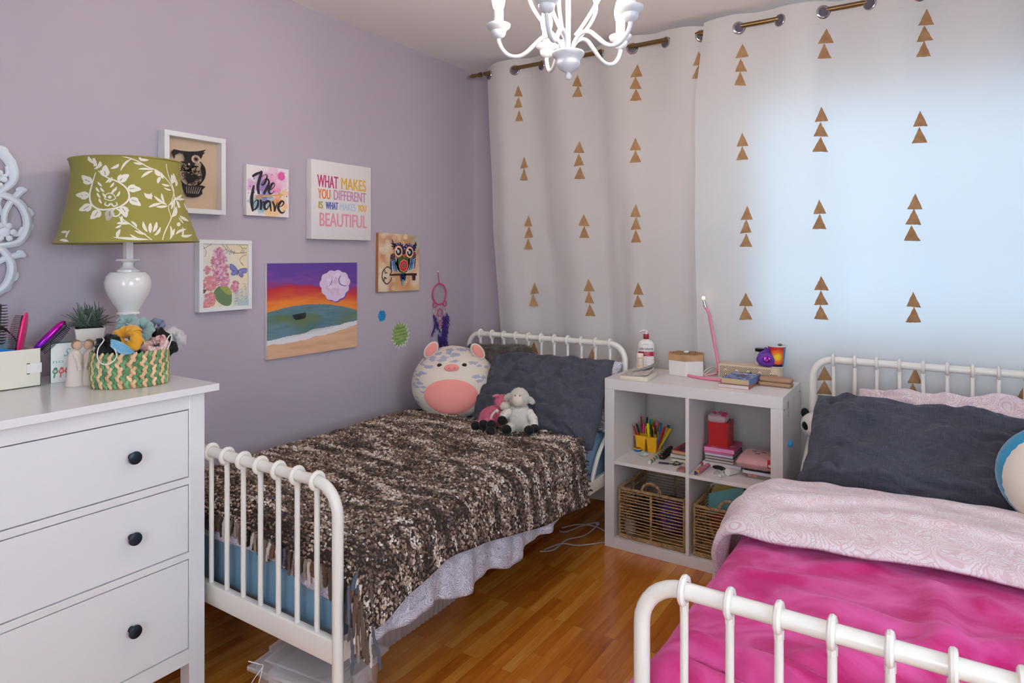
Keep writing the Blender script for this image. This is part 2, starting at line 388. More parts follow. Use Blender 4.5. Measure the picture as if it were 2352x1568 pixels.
T2 = [(1704,115),(1702,149),(1700,180),(1706,320),(1705,351),(1715,488),(1713,519),(1713,552),(1713,688),(1712,718),
 (1897,82),(1894,117),(1888,263),(1887,298),(1885,332),(1884,475),(1883,508),(1888,650),(1887,683),(1887,716),(1895,856),(1894,888),
 (2127,37),(2124,76),(2121,111),(2114,273),(2112,310),(2101,462),(2098,497),(2095,535),(2099,687),(2098,722),(2101,862),(2098,897),(2097,930),(2355,895)]
curtain('curtain', OX - 2.312, OX - .975, OX - 2.108, OX - 1.30, .17, .06, 'left off-white curtain with bronze triangles, hanging behind the bed with the knitted blanket', T1 + [(1605, 132), (1602, 163)], 1.0, 0)
curtain('curtain', OX - .985, OX + 1.16, OX - .819, OX - .72, .07, -.16, 'right off-white curtain with bronze triangles, backlit by the window', T2, 5.0, .012)
rod = thing('curtain_rod', 'slim aged brass curtain rod with leaf-shaped finial near the ceiling', 'curtain rod', (1.6, RODY, RODZ))
MB().tube([(.19, RODY, RODZ), (3.9, RODY, RODZ)], .0115, 14).build('pole', BRASS, rod, world=True)
fin = MB().lathe([(.0001, 0), (.008, .012), (.013, .03), (.011, .052), (.006, .066), (.0115, .07), (.0115, .078), (.015, .08), (.015, .094), (.012, .096)], 16).build('finial', BRASS, rod)
fin.rotation_euler = (0, R(90), 0); fin.location = (.075 - 1.6, 0, 0)
for bx_ in (.205, 1.555, 3.85):
    k = MB(); k.tube([(bx_, RODY, RODZ - .011), (bx_, FY, RODZ - .011)], .005, 8); k.box((bx_ - .012, FY - .004, RODZ - .035), (bx_ + .012, FY, RODZ + .015)); k.build('bracket', BRASS, rod, world=True)

# ================================================================ SHELF UNIT
SX0, SX1, SY0, SY1, SH = OX - 1.338, OX - .546, 2.837, 3.227, .79
shelfm = mat('white_laminate', (222, 216, 213), .38, bump=(120, .04), var=(2, .02))
sh = thing('cube_shelf', 'white four-cube storage shelf standing between the two beds', 'shelf', ((SX0 + SX1) / 2, (SY0 + SY1) / 2, 0))
MB().box((SX0, SY0, 0), (SX0 + .048, SY1, SH - .0505)).build('side_panel', shelfm, sh, world=True, bevel=.0015)
MB().box((SX1 - .048, SY0, 0), (SX1, SY1, SH - .0505)).build('side_panel', shelfm, sh, world=True, bevel=.0015)
MB().box((SX0, SY0, SH - .05), (SX1, SY1, SH)).build('top', shelfm, sh, world=True, bevel=.0015)
MB().box((SX0 + .048, SY0, 0), (SX1 - .048, SY1, .048)).build('bottom', shelfm, sh, world=True, bevel=.0015)
SXM = (SX0 + SX1) / 2; SZM = .4
MB().box((SXM - .008, SY0 + .001, .048), (SXM + .008, SY1, SH - .05)).build('divider', shelfm, sh, world=True, bevel=.001)
MB().box((SX0 + .048, SY0 + .001, SZM - .008), (SXM - .008, SY1, SZM + .008)).build('shelf_board', shelfm, sh, world=True, bevel=.001)
MB().box((SXM + .008, SY0 + .001, SZM - .008), (SX1 - .048, SY1, SZM + .008)).build('shelf_board', shelfm, sh, world=True, bevel=.001)
for y, z in ((SY0 + .02, .735), (SY1 - .03, .755)):
    q = MB(); q.lathe([(.0045, 0), (.0045, .0012), (.002, .0012), (.002, .0004)], 12); o = q.build('bolt_cap', CHROME, sh); o.rotation_euler = (0, R(90), 0); o.location = (SX1 - sh.location.x, y - sh.location.y, z)

# ================================================================ BEDS
def metal_bed(cx, ya, yb, label, seat):
    """ya foot, yb head"""
    b = thing('metal_bed', label, 'bed', (cx, (ya + yb) / 2, 0)); HW = .495; r = .0155
    def arch(y, h, rr):
        p = [(cx - HW, y, 0), (cx - HW, y, h - rr)]
        for i in range(1, 9): a = PI - PI / 2 * i / 8; p.append((cx - HW + rr + rr * math.cos(a), y, h - rr + rr * math.sin(a)))
        for i in range(0, 9): a = PI / 2 - PI / 2 * i / 8; p.append((cx + HW - rr + rr * math.cos(a), y, h - rr + rr * math.sin(a)))
        p.append((cx + HW, y, 0)); return p
    for y, h, nm in ((ya, .7455, 'footboard_frame'), (yb, .913, 'headboard_frame')):
        MB().tube(arch(y, h, .082), r, 14).build(nm, CREAM, b, world=True)
        for i in range(11):
            x = cx + (i - 5) * .0825
            m = MB(); m.tube([(x, y, .32), (x, y, h - .022)], .0078, 10)
            m.tube([(x, y + .0215 * math.cos(a), h + .0215 * math.sin(a)) for a in np.linspace(0, 2 * PI, 20, endpoint=False)], .0068, 8, closed=True)
            m.tube([(x, y, h - .036), (x, y, h - .02)], .0086, 8)
            m.build('spindle', CREAM, b, world=True)
        m = MB(); m.rbox((cx - HW, y - .012, .268), (cx + HW, y + .012, .334), .005); m.build('end_rail', CREAM, b, world=True)
    for s in (-1, 1):
        x = cx + s * HW; m = MB(); m.rbox((x - .011, ya + .01, .272), (x + .011, yb - .01, .33), .004); m.build('side_rail', CREAM, b, world=True)
        m = MB()
        m.tube(smoothpath([(x, yb, .60), (x, yb - .06, .585), (x, yb - .16, .535), (x, yb - .30, .44), (x, yb - .37, .34), (x, yb - .38, .30)], 6), .0105, 10)
        m.tube(smoothpath([(x, yb - .02, .43), (x, yb - .1, .42), (x, yb - .16, .37), (x, yb - .19, .30)], 6), .007, 8)
        m.build('corner_brace', CREAM, b, world=True)
    sl = MB()
    for i in range(12): y = ya + .1 + i * (yb - ya - .2) / 11; sl.box((cx - HW + .012, y - .03, .275), (cx + HW - .012, y + .03, .288))
    sl.build('slat', mat('pine_slat', (200, 170, 120), .6), b, world=True)
    return b
B1X, B1A, B1B = .667, 1.22, 3.12
B2X, B2A, B2B = OX + .012, 1.19, 3.155
metal_bed(B1X, B1A, B1B, 'cream metal bed under the brown knitted blanket against the lavender wall', 0)
metal_bed(B2X, B2A, B2B, 'cream metal bed under the hot pink blanket by the bright window', 0)
bluem = mat('blue_fitted_sheet', (112, 150, 176), .85, bump=(9, .35, .02), sheen=.2)
def mattress(cx, ya, yb, m, label):
    mb = MB(); mb.rbox((cx - .478, ya + .042, .289), (cx + .478, yb - .03, .515), .035, 5)
    o = mb.build('mattress', m); tag(o, label, 'mattress'); return o
mattress(B1X, B1A, B1B, bluem, 'mattress in a blue fitted sheet seen through the footboard bars under the knitted blanket')
mattress(B2X, B2A, B2B, mat('pale_sheet', (214, 200, 204), .85), 'mattress in a pale sheet under the hot pink blanket')

# ================================================================ FABRICS
def paisley_mat(name, base, ink, scale=1.):
    """fine line ornament: ringed medallions, curls and dotted filler"""
    m = mat(name, base, .85, sheen=.15); nt = m.node_tree; N = nt.nodes; L = nt.links; b = N['Principled BSDF']
    def math_(op, a, b_=None, c=None):
        n = N.new('ShaderNodeMath'); n.operation = op
        for i_, v_ in enumerate((a, b_, c)):
            if v_ is None: continue
            if hasattr(v_, 'default_value'): L.new(v_, n.inputs[i_])
            else: n.inputs[i_].default_value = v_
        return n.outputs[0]
    tc = N.new('ShaderNodeTexCoord'); uv = tc.outputs['UV']
    def noise_(s_, d, vec): n = N.new('ShaderNodeTexNoise'); n.inputs['Scale'].default_value = s_ * scale; n.inputs['Detail'].default_value = d; L.new(vec, n.inputs['Vector']); return n
    def warp(s_, k):
        n = noise_(s_, 1, uv); w_ = N.new('ShaderNodeVectorMath'); w_.operation = 'MULTIPLY_ADD'; w_.inputs[1].default_value = (k / scale,) * 3; L.new(n.outputs['Color'], w_.inputs[0]); L.new(uv, w_.inputs[2]); return w_.outputs[0]
    def vor(s_, vec, feat='F1'): n = N.new('ShaderNodeTexVoronoi'); n.feature = feat; n.inputs['Scale'].default_value = s_ * scale; L.new(vec, n.inputs['Vector']); return n.outputs['Distance']
    w1 = warp(9, .07); d1 = vor(8, w1); d2 = vor(34, uv); e1 = vor(8, w1, 'DISTANCE_TO_EDGE')
    rings = math_('ABSOLUTE', math_('SINE', math_('MULTIPLY', d1, 34)))                 # concentric outlines
    l1 = math_('LESS_THAN', rings, .42)
    dots = math_('LESS_THAN', math_('ABSOLUTE', math_('SINE', math_('MULTIPLY', d2, 11))), .5)
    w2 = warp(22, .05); curls = math_('LESS_THAN', math_('ABSOLUTE', math_('SINE', math_('MULTIPLY', vor(17, w2), 20))), .45)
    zone = math_('LESS_THAN', math_('SINE', math_('MULTIPLY', d1, 17)), .15)
    sel = math_('GREATER_THAN', noise_(6, 1, uv).outputs['Fac'], .5)
    fill = math_('ADD', math_('MULTIPLY', dots, math_('SUBTRACT', 1, sel)), math_('MULTIPLY', curls, sel))
    tot = math_('MAXIMUM', math_('MULTIPLY', l1, .95), math_('MULTIPLY', fill, math_('MULTIPLY_ADD', zone, .7, .25)))
    tint = math_('MULTIPLY', math_('GREATER_THAN', noise_(11, 2, w1).outputs['Fac'], .53), .35)
    fac = math_('MINIMUM', math_('ADD', tot, tint), 1)
    mx = N.new('ShaderNodeMix'); mx.data_type = 'RGBA'; mx.inputs['A'].default_value = lin(base) + (1,); mx.inputs['B'].default_value = lin(ink) + (1,); L.new(fac, mx.inputs['Factor']); L.new(mx.outputs['Result'], b.inputs['Base Color'])
    return m
PAIS_G = paisley_mat('grey_paisley_cotton', (228, 226, 236), (154, 152, 170), 2.2)
PAIS_P = paisley_mat('pink_paisley_cotton', (232, 222, 226), (214, 184, 190), 1.6)
def uvgrid(name, fn, nu, nv, m, parent=None, wu=1, wv=1, solid=0, world=False, ang=180):
    me = bpy.data.meshes.new(name); off = world_of(parent) if parent and world else Vector((0, 0, 0))
    vs = [tuple(Vector(fn(i / nu, j / nv)) - off) for j in range(nv + 1) for i in range(nu + 1)]
    fs = [(j * (nu + 1) + i, j * (nu + 1) + i + 1, (j + 1) * (nu + 1) + i + 1, (j + 1) * (nu + 1) + i) for j in range(nv) for i in range(nu)]
    me.from_pydata(vs, [], fs); me.materials.append(m)
    uv = me.uv_layers.new(name='UVMap'); li = np.empty(len(me.loops), np.int32); me.loops.foreach_get('vertex_index', li)
    U = np.stack([(li % (nu + 1)) / nu * wu, (li // (nu + 1)) / nv * wv], 1).astype(np.float32); uv.data.foreach_set('uv', U.ravel())
    me.polygons.foreach_set('use_smooth', [True] * len(fs)); me.update()
    o = bpy.data.objects.new(name, me); COL.objects.link(o)
    if parent: o.parent = parent
    if solid:
        q = o.modifiers.new('s', 'SOLIDIFY'); q.thickness = solid; q.offset = 1
    return o
def drape(a, xe, zt, r, sgn, flare=.03):
    """a = cloth length past the flat top; returns x, z"""
    if a <= 0: return xe + sgn * 0 + sgn * a, zt
    q = r * PI / 2
    if a < q: th = a / r; return xe + sgn * r * math.sin(th), zt - r + r * math.cos(th)
    d = a - q; return xe + sgn * (r + d * flare), zt - r - d
# --- bed 1: duvet and chunky blanket
HEM_D = [(1.1, .33), (1.24, .272), (1.33, .30), (1.6, .272), (1.75, .262), (1.97, .25), (2.16, .262), (2.45, .295), (2.62, .40)]
HEM_B = [(1.1, .36), (1.25, .352), (1.33, .36), (1.41, .39), (1.6, .42), (1.8, .40), (2.12, .335), (2.59, .285)]
def duvet1(i, j):
    y = 1.258 + (2.62 - 1.258) * j; zt = .527 + .006 * fbm(i * 3, y * 3, 2); xe = 1.135; r = .05
    hem = interp(y, HEM_D) + .008 * math.sin(y * 21) + .008 * nz(y * 5) + .010 * abs(math.sin(y * 11 + .4))
    Lh = r * PI / 2 + max(0, zt - r - hem); Lt = xe - .185; a = -Lt + (Lt + Lh) * i
    x, z = drape(a, xe, zt, r, 1, .10)
    if a > r: h = min(1, (a - r) / .2); x += h * (.013 * math.sin(y * 26 + 2 * nz(y * 2)) + .010 * nz(y * 6, a * 4) + .007 * math.sin(y * 61 + a * 9 + 3 * nz(y * 3))); x = max(x, 1.186)
    if j < .08 and a < r * 1.2: z -= .05 * (1 - j / .08) ** 2 * (.4 + i)
    return (x, y, z)
o = uvgrid('duvet', duvet1, 110, 120, PAIS_G, wu=1.5, wv=1.45, solid=.006); tag(o, 'grey and white paisley duvet showing below the brown knitted blanket', 'duvet')
# foot end flap of duvet falling in front of the mattress inside the footboard
def duvet_front(i, j):
    x = .2 + .92 * i; d = .050 + .018 * math.sin(i * 7 + .5) + .012 * i; a = d * j
    y, z = drape(a, 1.262, .512 - .034 * i, .010, -1, 0)
    return (x, max(1.250, y + .0025 * math.sin(x * 30)), z + .004 * math.sin(x * 17) * j)
oo = uvgrid('foot_flap', duvet_front, 50, 10, PAIS_G, o, wu=1., wv=.12, solid=.003)
# blanket surface function (also used for things that rest on it)
def blanket(i, j):
    y = 1.250 + (2.565 - 1.250) * j + .012 * nz(i * 6, 1); xe = 1.14; r = .065
    zt = .556 + .014 * fbm(i * 3 + 4, y * 2.4, 5) + .012 * math.exp(-((i - .25) / .2) ** 2)
    hem = interp(y, HEM_B) + .006 * nz(y * 7)
    Lh = r * PI / 2 + max(0, zt - r - hem); Lt = xe - .165; a = -Lt + (Lt + Lh) * i
    x, z = drape(a, xe, zt, r, 1, .10)
    if a > r: h = min(1, (a - r) / .15); x += h * (.012 * nz(y * 4, a * 3) + .006)
    if i < .04: z -= (.04 - i) * .5
    if j < .05 and a < r * 1.2: z -= .05 * (1 - j / .05) ** 2 * (.4 + i)
    return Vector((x, y, z))
BL = thing('knitted_blanket', 'chunky brown and cream knitted blanket with fringed ends on the left bed', 'blanket', (.67, 1.9, .5))
base = uvgrid('woven_base', lambda i, j: blanket(i, j), 90, 110, mat('dark_brown_wool', (52, 42, 38), .95), BL, world=True, solid=.01)
def yarn_blobs():
    t = (1 + 5 ** .5) / 2
    iv = np.array([(-1, t, 0), (1, t, 0), (-1, -t, 0), (1, -t, 0), (0, -1, t), (0, 1, t), (0, -1, -t), (0, 1, -t), (t, 0, -1), (t, 0, 1), (-t, 0, -1), (-t, 0, 1)], float); iv /= np.linalg.norm(iv[0])
    fi = [(0, 11, 5), (0, 5, 1), (0, 1, 7), (0, 7, 10), (0, 10, 11), (1, 5, 9), (5, 11, 4), (11, 10, 2), (10, 7, 6), (7, 1, 8), (3, 9, 4), (3, 4, 2), (3, 2, 6), (3, 6, 8), (3, 8, 9), (4, 9, 5), (2, 4, 11), (6, 2, 10), (8, 6, 7), (9, 8, 1)]
    pal = [lin(c) for c in ((64, 50, 45), (88, 69, 61), (116, 93, 82), (140, 115, 102), (164, 139, 124), (196, 174, 158), (218, 205, 196), (126, 82, 62), (86, 92, 104), (222, 218, 220), (108, 110, 122))]
    V = []; Cc = []; F = []; rows = 198; n = 0; cols = 166
    for j in range(rows):
        walk = random.uniform(0, 6)
        for i in range(cols):
            u = (i + random.uniform(-.3, .3)) / cols; v = (j + random.uniform(-.25, .25)) / rows
            u = min(max(u, 0), .999); v = min(max(v, 0), .999)
            p = blanket(u, v); du = blanket(min(1, u + .01), v) - blanket(max(0, u - .01), v); dv = blanket(u, min(1, v + .01)) - blanket(u, max(0, v - .01))
            n_ = du.cross(dv).normalized(); du.normalize(); tt = n_.cross(du)
            ang = random.uniform(-1., 1.); d1 = (du * math.cos(ang) + tt * math.sin(ang) + n_ * random.uniform(-.75, .75)).normalized(); d2 = n_.cross(d1).normalized(); n_2 = d1.cross(d2)
            a, b, c = random.uniform(.0052, .0080), random.uniform(.0033, .0044), random.uniform(.0033, .0044)
            cen = p + n_ * random.uniform(.004, .014)
            Mx = np.array([d1 * a, d2 * b, n_2 * c]); V.append(iv @ Mx + np.array(cen))
            f1 = nz(j * .14, i * .038, 3) * 1.5 + nz(j * .3, i * .17, 9) * 1.0 + nz(j * .76, i * .085, 19) * .7 + random.gauss(0, .42)
            k = 0 if f1 < -.85 else 1 if f1 < -.45 else 2 if f1 < -.05 else 3 if f1 < .25 else 4 if f1 < .5 else 5 if f1 < .9 else 6
            if random.random() < .05: k = random.choice((7, 8, 8, 10, 7, 9))
            c0 = np.array(pal[k]) * random.uniform(.8, 1.15); Cc.append(np.repeat(c0[None], 12, 0))
    V = np.concatenate(V); Cc = np.concatenate(Cc); nb = len(V) // 12
    Fa = (np.array(fi)[None] + (np.arange(nb) * 12)[:, None, None]).reshape(-1, 3)
    V = V - np.array(BL.location)
    me = bpy.data.meshes.new('yarn_knots'); me.vertices.add(len(V)); me.vertices.foreach_set('co', V.astype(np.float32).ravel())
    me.loops.add(Fa.size); me.loops.foreach_set('vertex_index', Fa.astype(np.int32).ravel()); me.polygons.add(len(Fa))
    me.polygons.foreach_set('loop_start', (np.arange(len(Fa)) * 3).astype(np.int32)); me.polygons.foreach_set('loop_total', np.full(len(Fa), 3, np.int32))
    me.polygons.foreach_set('use_smooth', [True] * len(Fa))
    ca = me.color_attributes.new('col', 'FLOAT_COLOR', 'POINT'); arr = np.ones((len(V), 4), np.float32); arr[:, :3] = Cc; ca.data.foreach_set('color', arr.ravel())
    me.materials.append(WOOL); me.update(calc_edges=True); me.validate()
    o = bpy.data.objects.new('yarn_knots', me); COL.objects.link(o); o.parent = BL; o['kind'] = 'stuff'
WOOL = vcmat('thick_wool_yarn', .95, sheen=.1)
yarn_blobs()
# fringe strands at the foot end and head end
fr = MB(); wc = [lin(c) for c in ((60, 48, 44), (96, 78, 68), (150, 132, 120), (206, 196, 188), (84, 88, 100), (120, 82, 60))]
def strand(p, d, L, fall, col, r=.006):
    pts = [p]; q = Vector(p); dd = Vector(d).normalized()
    for k in range(14):
        dd = (dd + Vector((random.uniform(-.12, .12), random.uniform(-.1, .1), -fall * (k + 1) / 14))).normalized(); q = q + dd * L / 14; pts.append(q.copy())
    rr = [r * (.8 + .4 * abs(math.sin(k * 1.1 + L * 90))) for k in range(14)] + [r * .25]
    fr.tube(pts, rr, 6, col=col)
for k in range(84):
    i = (k + random.uniform(-.3, .3)) / 84; p = blanket(min(max(i, 0), 1), 0)
    side = p.z < .5
    L = random.uniform(.045, .075) * (1.35 if p.x > 1.1 else 1)
    d = (random.uniform(-.1, .35), -.35 if not side else -.15, -.6)
    q0 = p + Vector((0, -.0 if side else .0, .004))
    st = len(fr.v)
    strand(q0, d, L, .5, random.choice(wc))
    for m_ in range(st, len(fr.v)):           # keep strands inside the footboard
        x_, y_, z_ = fr.v[m_]
        if x_ < 1.186 and y_ < 1.236: fr.v[m_] = (x_, 1.236 + (1.236 - y_) * .04, z_)
for k in range(46):                           # corner bundle hanging outside the bed post
    p = Vector((1.208 + random.uniform(-.008, .03), 1.245 + random.uniform(-.025, .05), .39 + random.uniform(-.03, .10)))
    strand(p, (.05, random.uniform(-.15, .1), -1), random.uniform(.07, .125), .3, random.choice(wc), .0042)
for k in range(60):
    i = (k + random.uniform(-.3, .3)) / 60; p = blanket(min(i, .999), 1.0)
    strand(p + Vector((0, 0, .004)), (random.uniform(-.2, .2), .6, .3), random.uniform(.03, .05), .2, random.choice(wc), .004)
fo = fr.build('fringe', WOOL, BL, world=True, colored=True); fo['kind'] = 'stuff'

# --- bed 2: duvet fold and pink blanket
HEM_P = [(1.1, .41), (1.3, .42), (1.44, .42), (1.98, .35), (2.3, .33)]
def pinkmat():
    m = mat('hot_pink_plush', (214, 58, 140), .8, sheen=.55); nt = m.node_tree; N = nt.nodes; L = nt.links; b = N['Principled BSDF']
    tc = N.new('ShaderNodeTexCoord'); mp = N.new('ShaderNodeMapping'); mp.inputs['Scale'].default_value = (3.2, 5.5, 3.2); L.new(tc.outputs['Object'], mp.inputs['Vector'])
    n = N.new('ShaderNodeTexNoise'); n.inputs['Scale'].default_value = 1.6; n.inputs['Detail'].default_value = 5; n.inputs['Distortion'].default_value = 1.4; L.new(mp.outputs['Vector'], n.inputs['Vector'])
    r = N.new('ShaderNodeValToRGB'); e = r.color_ramp.elements; e[0].position = .36; e[0].color = lin((196, 24, 112)) + (1,); e[1].position = .66; e[1].color = lin((226, 98, 168)) + (1,)
    L.new(n.outputs['Fac'], r.inputs['Fac']); L.new(r.outputs['Color'], b.inputs['Base Color'])
    b.inputs['Sheen Tint'].default_value = lin((255, 150, 205)) + (1,)
    n2 = N.new('ShaderNodeTexNoise'); n2.inputs['Scale'].default_value = 240; L.new(tc.outputs['Object'], n2.inputs['Vector'])
    bp = N.new('ShaderNodeBump'); bp.inputs['Strength'].default_value = .35; bp.inputs['Distance'].default_value = .002; L.new(n2.outputs['Fac'], bp.inputs['Height']); L.new(bp.outputs['Normal'], b.inputs['Normal'])
    return m
XL, XR = B2X - .445, B2X + .445
def ridge(x, y, ax, ay, bx, by, w, h):
    """soft crease running from a to b"""
    dx, dy = bx - ax, by - ay; t = max(0, min(1, ((x - ax) * dx + (y - ay) * dy) / (dx * dx + dy * dy)))
    d2 = (x - ax - t * dx) ** 2 + (y - ay - t * dy) ** 2
    return h * math.exp(-d2 / (w * w)) * math.sin(PI * min(1, .15 + .85 * t)) ** .5
def pink(i, j):
    y = 1.222 + (2.1 - 1.222) * j; r = .06
    zt = .560 + .020 * math.sin(PI * i) + .012 * fbm(i * 4, y * 3, 11)
    hem = interp(y, HEM_P) + .01 * nz(y * 6, 3)
    Lh = r * PI / 2 + max(0, zt - r - hem); Lt = XR - XL; a = (Lt + 2 * Lh) * i - Lh
    if a < Lt / 2: x, z = drape(-a, XL, zt, r, -1, .12); side = -a
    else: x, z = drape(a - Lt, XR, zt, r, 1, .12); side = a - Lt
    if side < 0:
        z += ridge(x, y, 2.30, 1.34, 2.75, 1.72, .030, .030) + ridge(x, y, 2.52, 1.55, 2.50, 1.85, .032, .028) + ridge(x, y, 2.52, 1.56, 2.2, 1.62, .025, .020) + ridge(x, y, 2.55, 1.5, 2.95, 1.45, .025, .016) + ridge(x, y, 2.6, 1.8, 2.85, 1.6, .03, .02) + ridge(x, y, 2.1, 1.5, 2.3, 1.44, .02, .014) + ridge(x, y, 2.1, 1.68, 2.35, 1.72, .02, .010) + ridge(x, y, 2.0, 1.34, 2.5, 1.255, .018, .028) - ridge(x, y, 2.0, 1.30, 2.45, 1.235, .010, .02) + ridge(x, y, 2.7, 1.3, 2.95, 1.7, .04, .018) + ridge(x, y, 2.2, 1.75, 2.4, 1.9, .03, .012)
    if side > r: x += (-1 if a < Lt / 2 else 1) * min(1, (side - r) / .12) * (.014 * math.sin(y * 17 + 1) + .01 * nz(y * 9, side * 5) + .085 * max(0, min(1, (1.62 - y) / .36)) ** 1.5)
    if j < .06: z -= .045 * (1 - j / .06) ** 2
    return (x, y, z)
PB = uvgrid('plush_blanket', pink, 130, 110, pinkmat(), solid=.010); tag(PB, 'hot pink plush blanket spread over the right bed', 'blanket')
def pinkfold(i, j):   # rolled hem lying along the foot end, left corner
    t = i; x = 2.02 + .62 * t; y = 1.262 - .02 * t + .01 * math.sin(t * 9); z = .535 + .028 * math.sin(PI * min(1, t * 1.3 + .15)) - .03 * (1 - t) ** 3
    a = 2 * PI * j; return (x, y + .018 * math.cos(a), z + .014 * math.sin(a) + .004 * nz(t * 8, j))
HEM_V = [(1.80, .42), (1.86, .38), (1.93, .345), (2.0, .315), (2.06, .35), (2.12, .41), (2.2, .48), (2.3, .56), (2.38, .60)]
def duvet2(i, j):
    yfr = 1.835 + .11 * max(0, i - .25) / .75 if i > .25 else 1.835 + .12 * ((.25 - i) / .25) ** 1.5
    y = yfr + (2.36 - .02 * i - yfr) * j; r = .055
    zt = .600 + .035 * math.sin(PI * min(1, j * 1.15)) + .014 * fbm(i * 5, y * 4, 21) + .02 * math.sin(PI * i)
    hem = interp(y, HEM_V); Lt = XR - XL + .02; LL = r * PI / 2 + max(0, zt - r - hem); LR = .2; a = (Lt + LL + LR) * i - LL
    if a < Lt / 2: x, z = drape(-a, XL - .02, zt, r, -1, .16); side = -a
    else: x, z = drape(a - Lt, XR + .02, zt, r, 1, .12); side = a - Lt
    if side < 0:
        z += ridge(x, y, 2.08, 2.14, 2.45, 2.28, .018, -.020) + ridge(x, y, 2.12, 2.02, 2.5, 2.16, .022, .016) + ridge(x, y, 2.4, 2.02, 2.9, 2.06, .022, .014) + ridge(x, y, 2.35, 2.3, 2.85, 2.17, .03, .018) + ridge(x, y, 2.15, 1.93, 2.3, 1.98, .02, .012)
    elif a < 0: h = min(1, side / .12); x += -h * (.018 * math.sin(y * 38) + .022)
    if j < .03: z -= .012 * (1 - j / .03)
    return (x, y, z)
DV = uvgrid('duvet', duvet2, 140, 70, PAIS_P, wu=1.6, wv=.75, solid=.014); tag(DV, 'pale pink paisley duvet folded back over the hot pink blanket', 'duvet')

# ================================================================ PILLOWS
def pillow(name, W, H, T, m, label, cat, loc, rot, seed, wr=1., flange=.0, corner=.10, wu=None):
    def surf(side):
        def fn(i, j):
            u = 2 * i - 1; v = 2 * j - 1
            e = max(0, (1 - abs(u) ** 3.2)) * max(0, (1 - abs(v) ** 3.2)); th = T / 2 * e ** .42
            pin = 1 - corner * (1 - (abs(u)) ** 2) * abs(v) ** 4 * .35; pin2 = 1 - corner * (1 - abs(v) ** 2) * abs(u) ** 4 * .35
            x = u * W / 2 * pin2; y = v * H / 2 * pin
            edge = max(abs(u), abs(v))
            d = (fbm(u * 2.2 + seed, v * 2.2, side) * .022 + abs(nz(u * 3 + seed, v * 2.0, 4)) * .024 + abs(nz(u * 1.2 + v * 3, v * 2 - u * 1.6, seed)) * .030 + abs(nz(u * 4.5 - v * 2, v * 5 + u, seed + 2)) * .014 + abs(nz(u * 9 + v * 4, v * 6, seed + 6)) * .006) * wr
            ra = math.atan2(v - math.copysign(.95, v), u - math.copysign(.95, u)); rd = math.hypot(abs(u) - 1, abs(v) - 1)
            d += wr * .009 * math.sin(ra * 13 + seed) * math.exp(-rd * 2.2)
            z = side * (th + d * min(1, e * 3))
            x += .012 * wr * nz(v * 3, seed, u) ; y += .014 * wr * nz(u * 3, seed + 5, v) + .006 * wr * nz(u * 9, seed)
            return (x, y, z)
        return fn
    n = 120
    me = bpy.data.meshes.new(name); vs = []; fs = []; uvs = []
    for si, side in enumerate((1, -1)):
        f = surf(side)
        for j in range(n + 1):
            for i in range(n + 1): vs.append(f(i / n, j / n)); uvs.append((i / n * W + si, j / n * H))
        o0 = si * (n + 1) ** 2
        for j in range(n):
            for i in range(n):
                q = (o0 + j * (n + 1) + i, o0 + j * (n + 1) + i + 1, o0 + (j + 1) * (n + 1) + i + 1, o0 + (j + 1) * (n + 1) + i); fs.append(q if side > 0 else q[::-1])
    me.from_pydata(vs, [], fs); me.materials.append(m); uv = me.uv_layers.new(name='UVMap'); li = np.empty(len(me.loops), np.int32); me.loops.foreach_get('vertex_index', li)
    uv.data.foreach_set('uv', np.array(uvs, np.float32)[li].ravel())
    bm = bmesh.new(); bm.from_mesh(me); bmesh.ops.remove_doubles(bm, verts=bm.verts[:], dist=.0004); bm.to_mesh(me); bm.free()
    me.polygons.foreach_set('use_smooth', [True] * len(me.polygons)); me.update()
    o = bpy.data.objects.new(name, me); COL.objects.link(o); o.location = loc; o.rotation_euler = rot; tag(o, label, cat); return o
def linen(name, c1, c2):
    m = mat(name, c1, .92, sheen=.06); nt = m.node_tree; N = nt.nodes; L = nt.links
    tc = N.new('ShaderNodeTexCoord'); out = []
    for sc_ in ((900, 30, 1), (30, 900, 1)):
        mp = N.new('ShaderNodeMapping'); mp.inputs['Scale'].default_value = sc_; L.new(tc.outputs['UV'], mp.inputs['Vector']); n = N.new('ShaderNodeTexNoise'); n.inputs['Scale'].default_value = 1; L.new(mp.outputs['Vector'], n.inputs['Vector']); out.append(n)
    a = N.new('ShaderNodeMath'); a.operation = 'ADD'; L.new(out[0].outputs['Fac'], a.inputs[0]); L.new(out[1].outputs['Fac'], a.inputs[1])
    r = N.new('ShaderNodeMapRange'); r.inputs['From Min'].default_value = .75; r.inputs['From Max'].default_value = 1.25; L.new(a.outputs[0], r.inputs['Value'])
    mx = N.new('ShaderNodeMix'); mx.data_type = 'RGBA'; mx.inputs['A'].default_value = lin(c2) + (1,); mx.inputs['B'].default_value = lin(c1) + (1,); L.new(r.outputs['Result'], mx.inputs['Factor'])
    L.new(mx.outputs['Result'], N['Principled BSDF'].inputs['Base Color']); return m
LINEN = linen('charcoal_chambray', (84, 86, 99), (54, 56, 68))
pillow('pillow', .67, .46, .17, LINEN, 'charcoal pillow leaning on the left bed beside the pig plush', 'pillow', (OX - 1.662, 2.785, .668), (R(50), R(-1), R(5)), 1.3, 1.1)
pillow('pillow', .52, .36, .14, PAIS_G, 'grey paisley pillow behind the charcoal pillow on the left bed', 'pillow', (OX - 1.61, 3.0, .66), (R(62), R(-2), R(1)), 4.2)
pillow('pillow', .88, .40, .17, LINEN, 'charcoal pillow lying across the right bed in front of the pink paisley pillow', 'pillow', (OX + .005, 2.65, .668), (R(42), R(2.5), R(-3)), 7.7, 1.3)
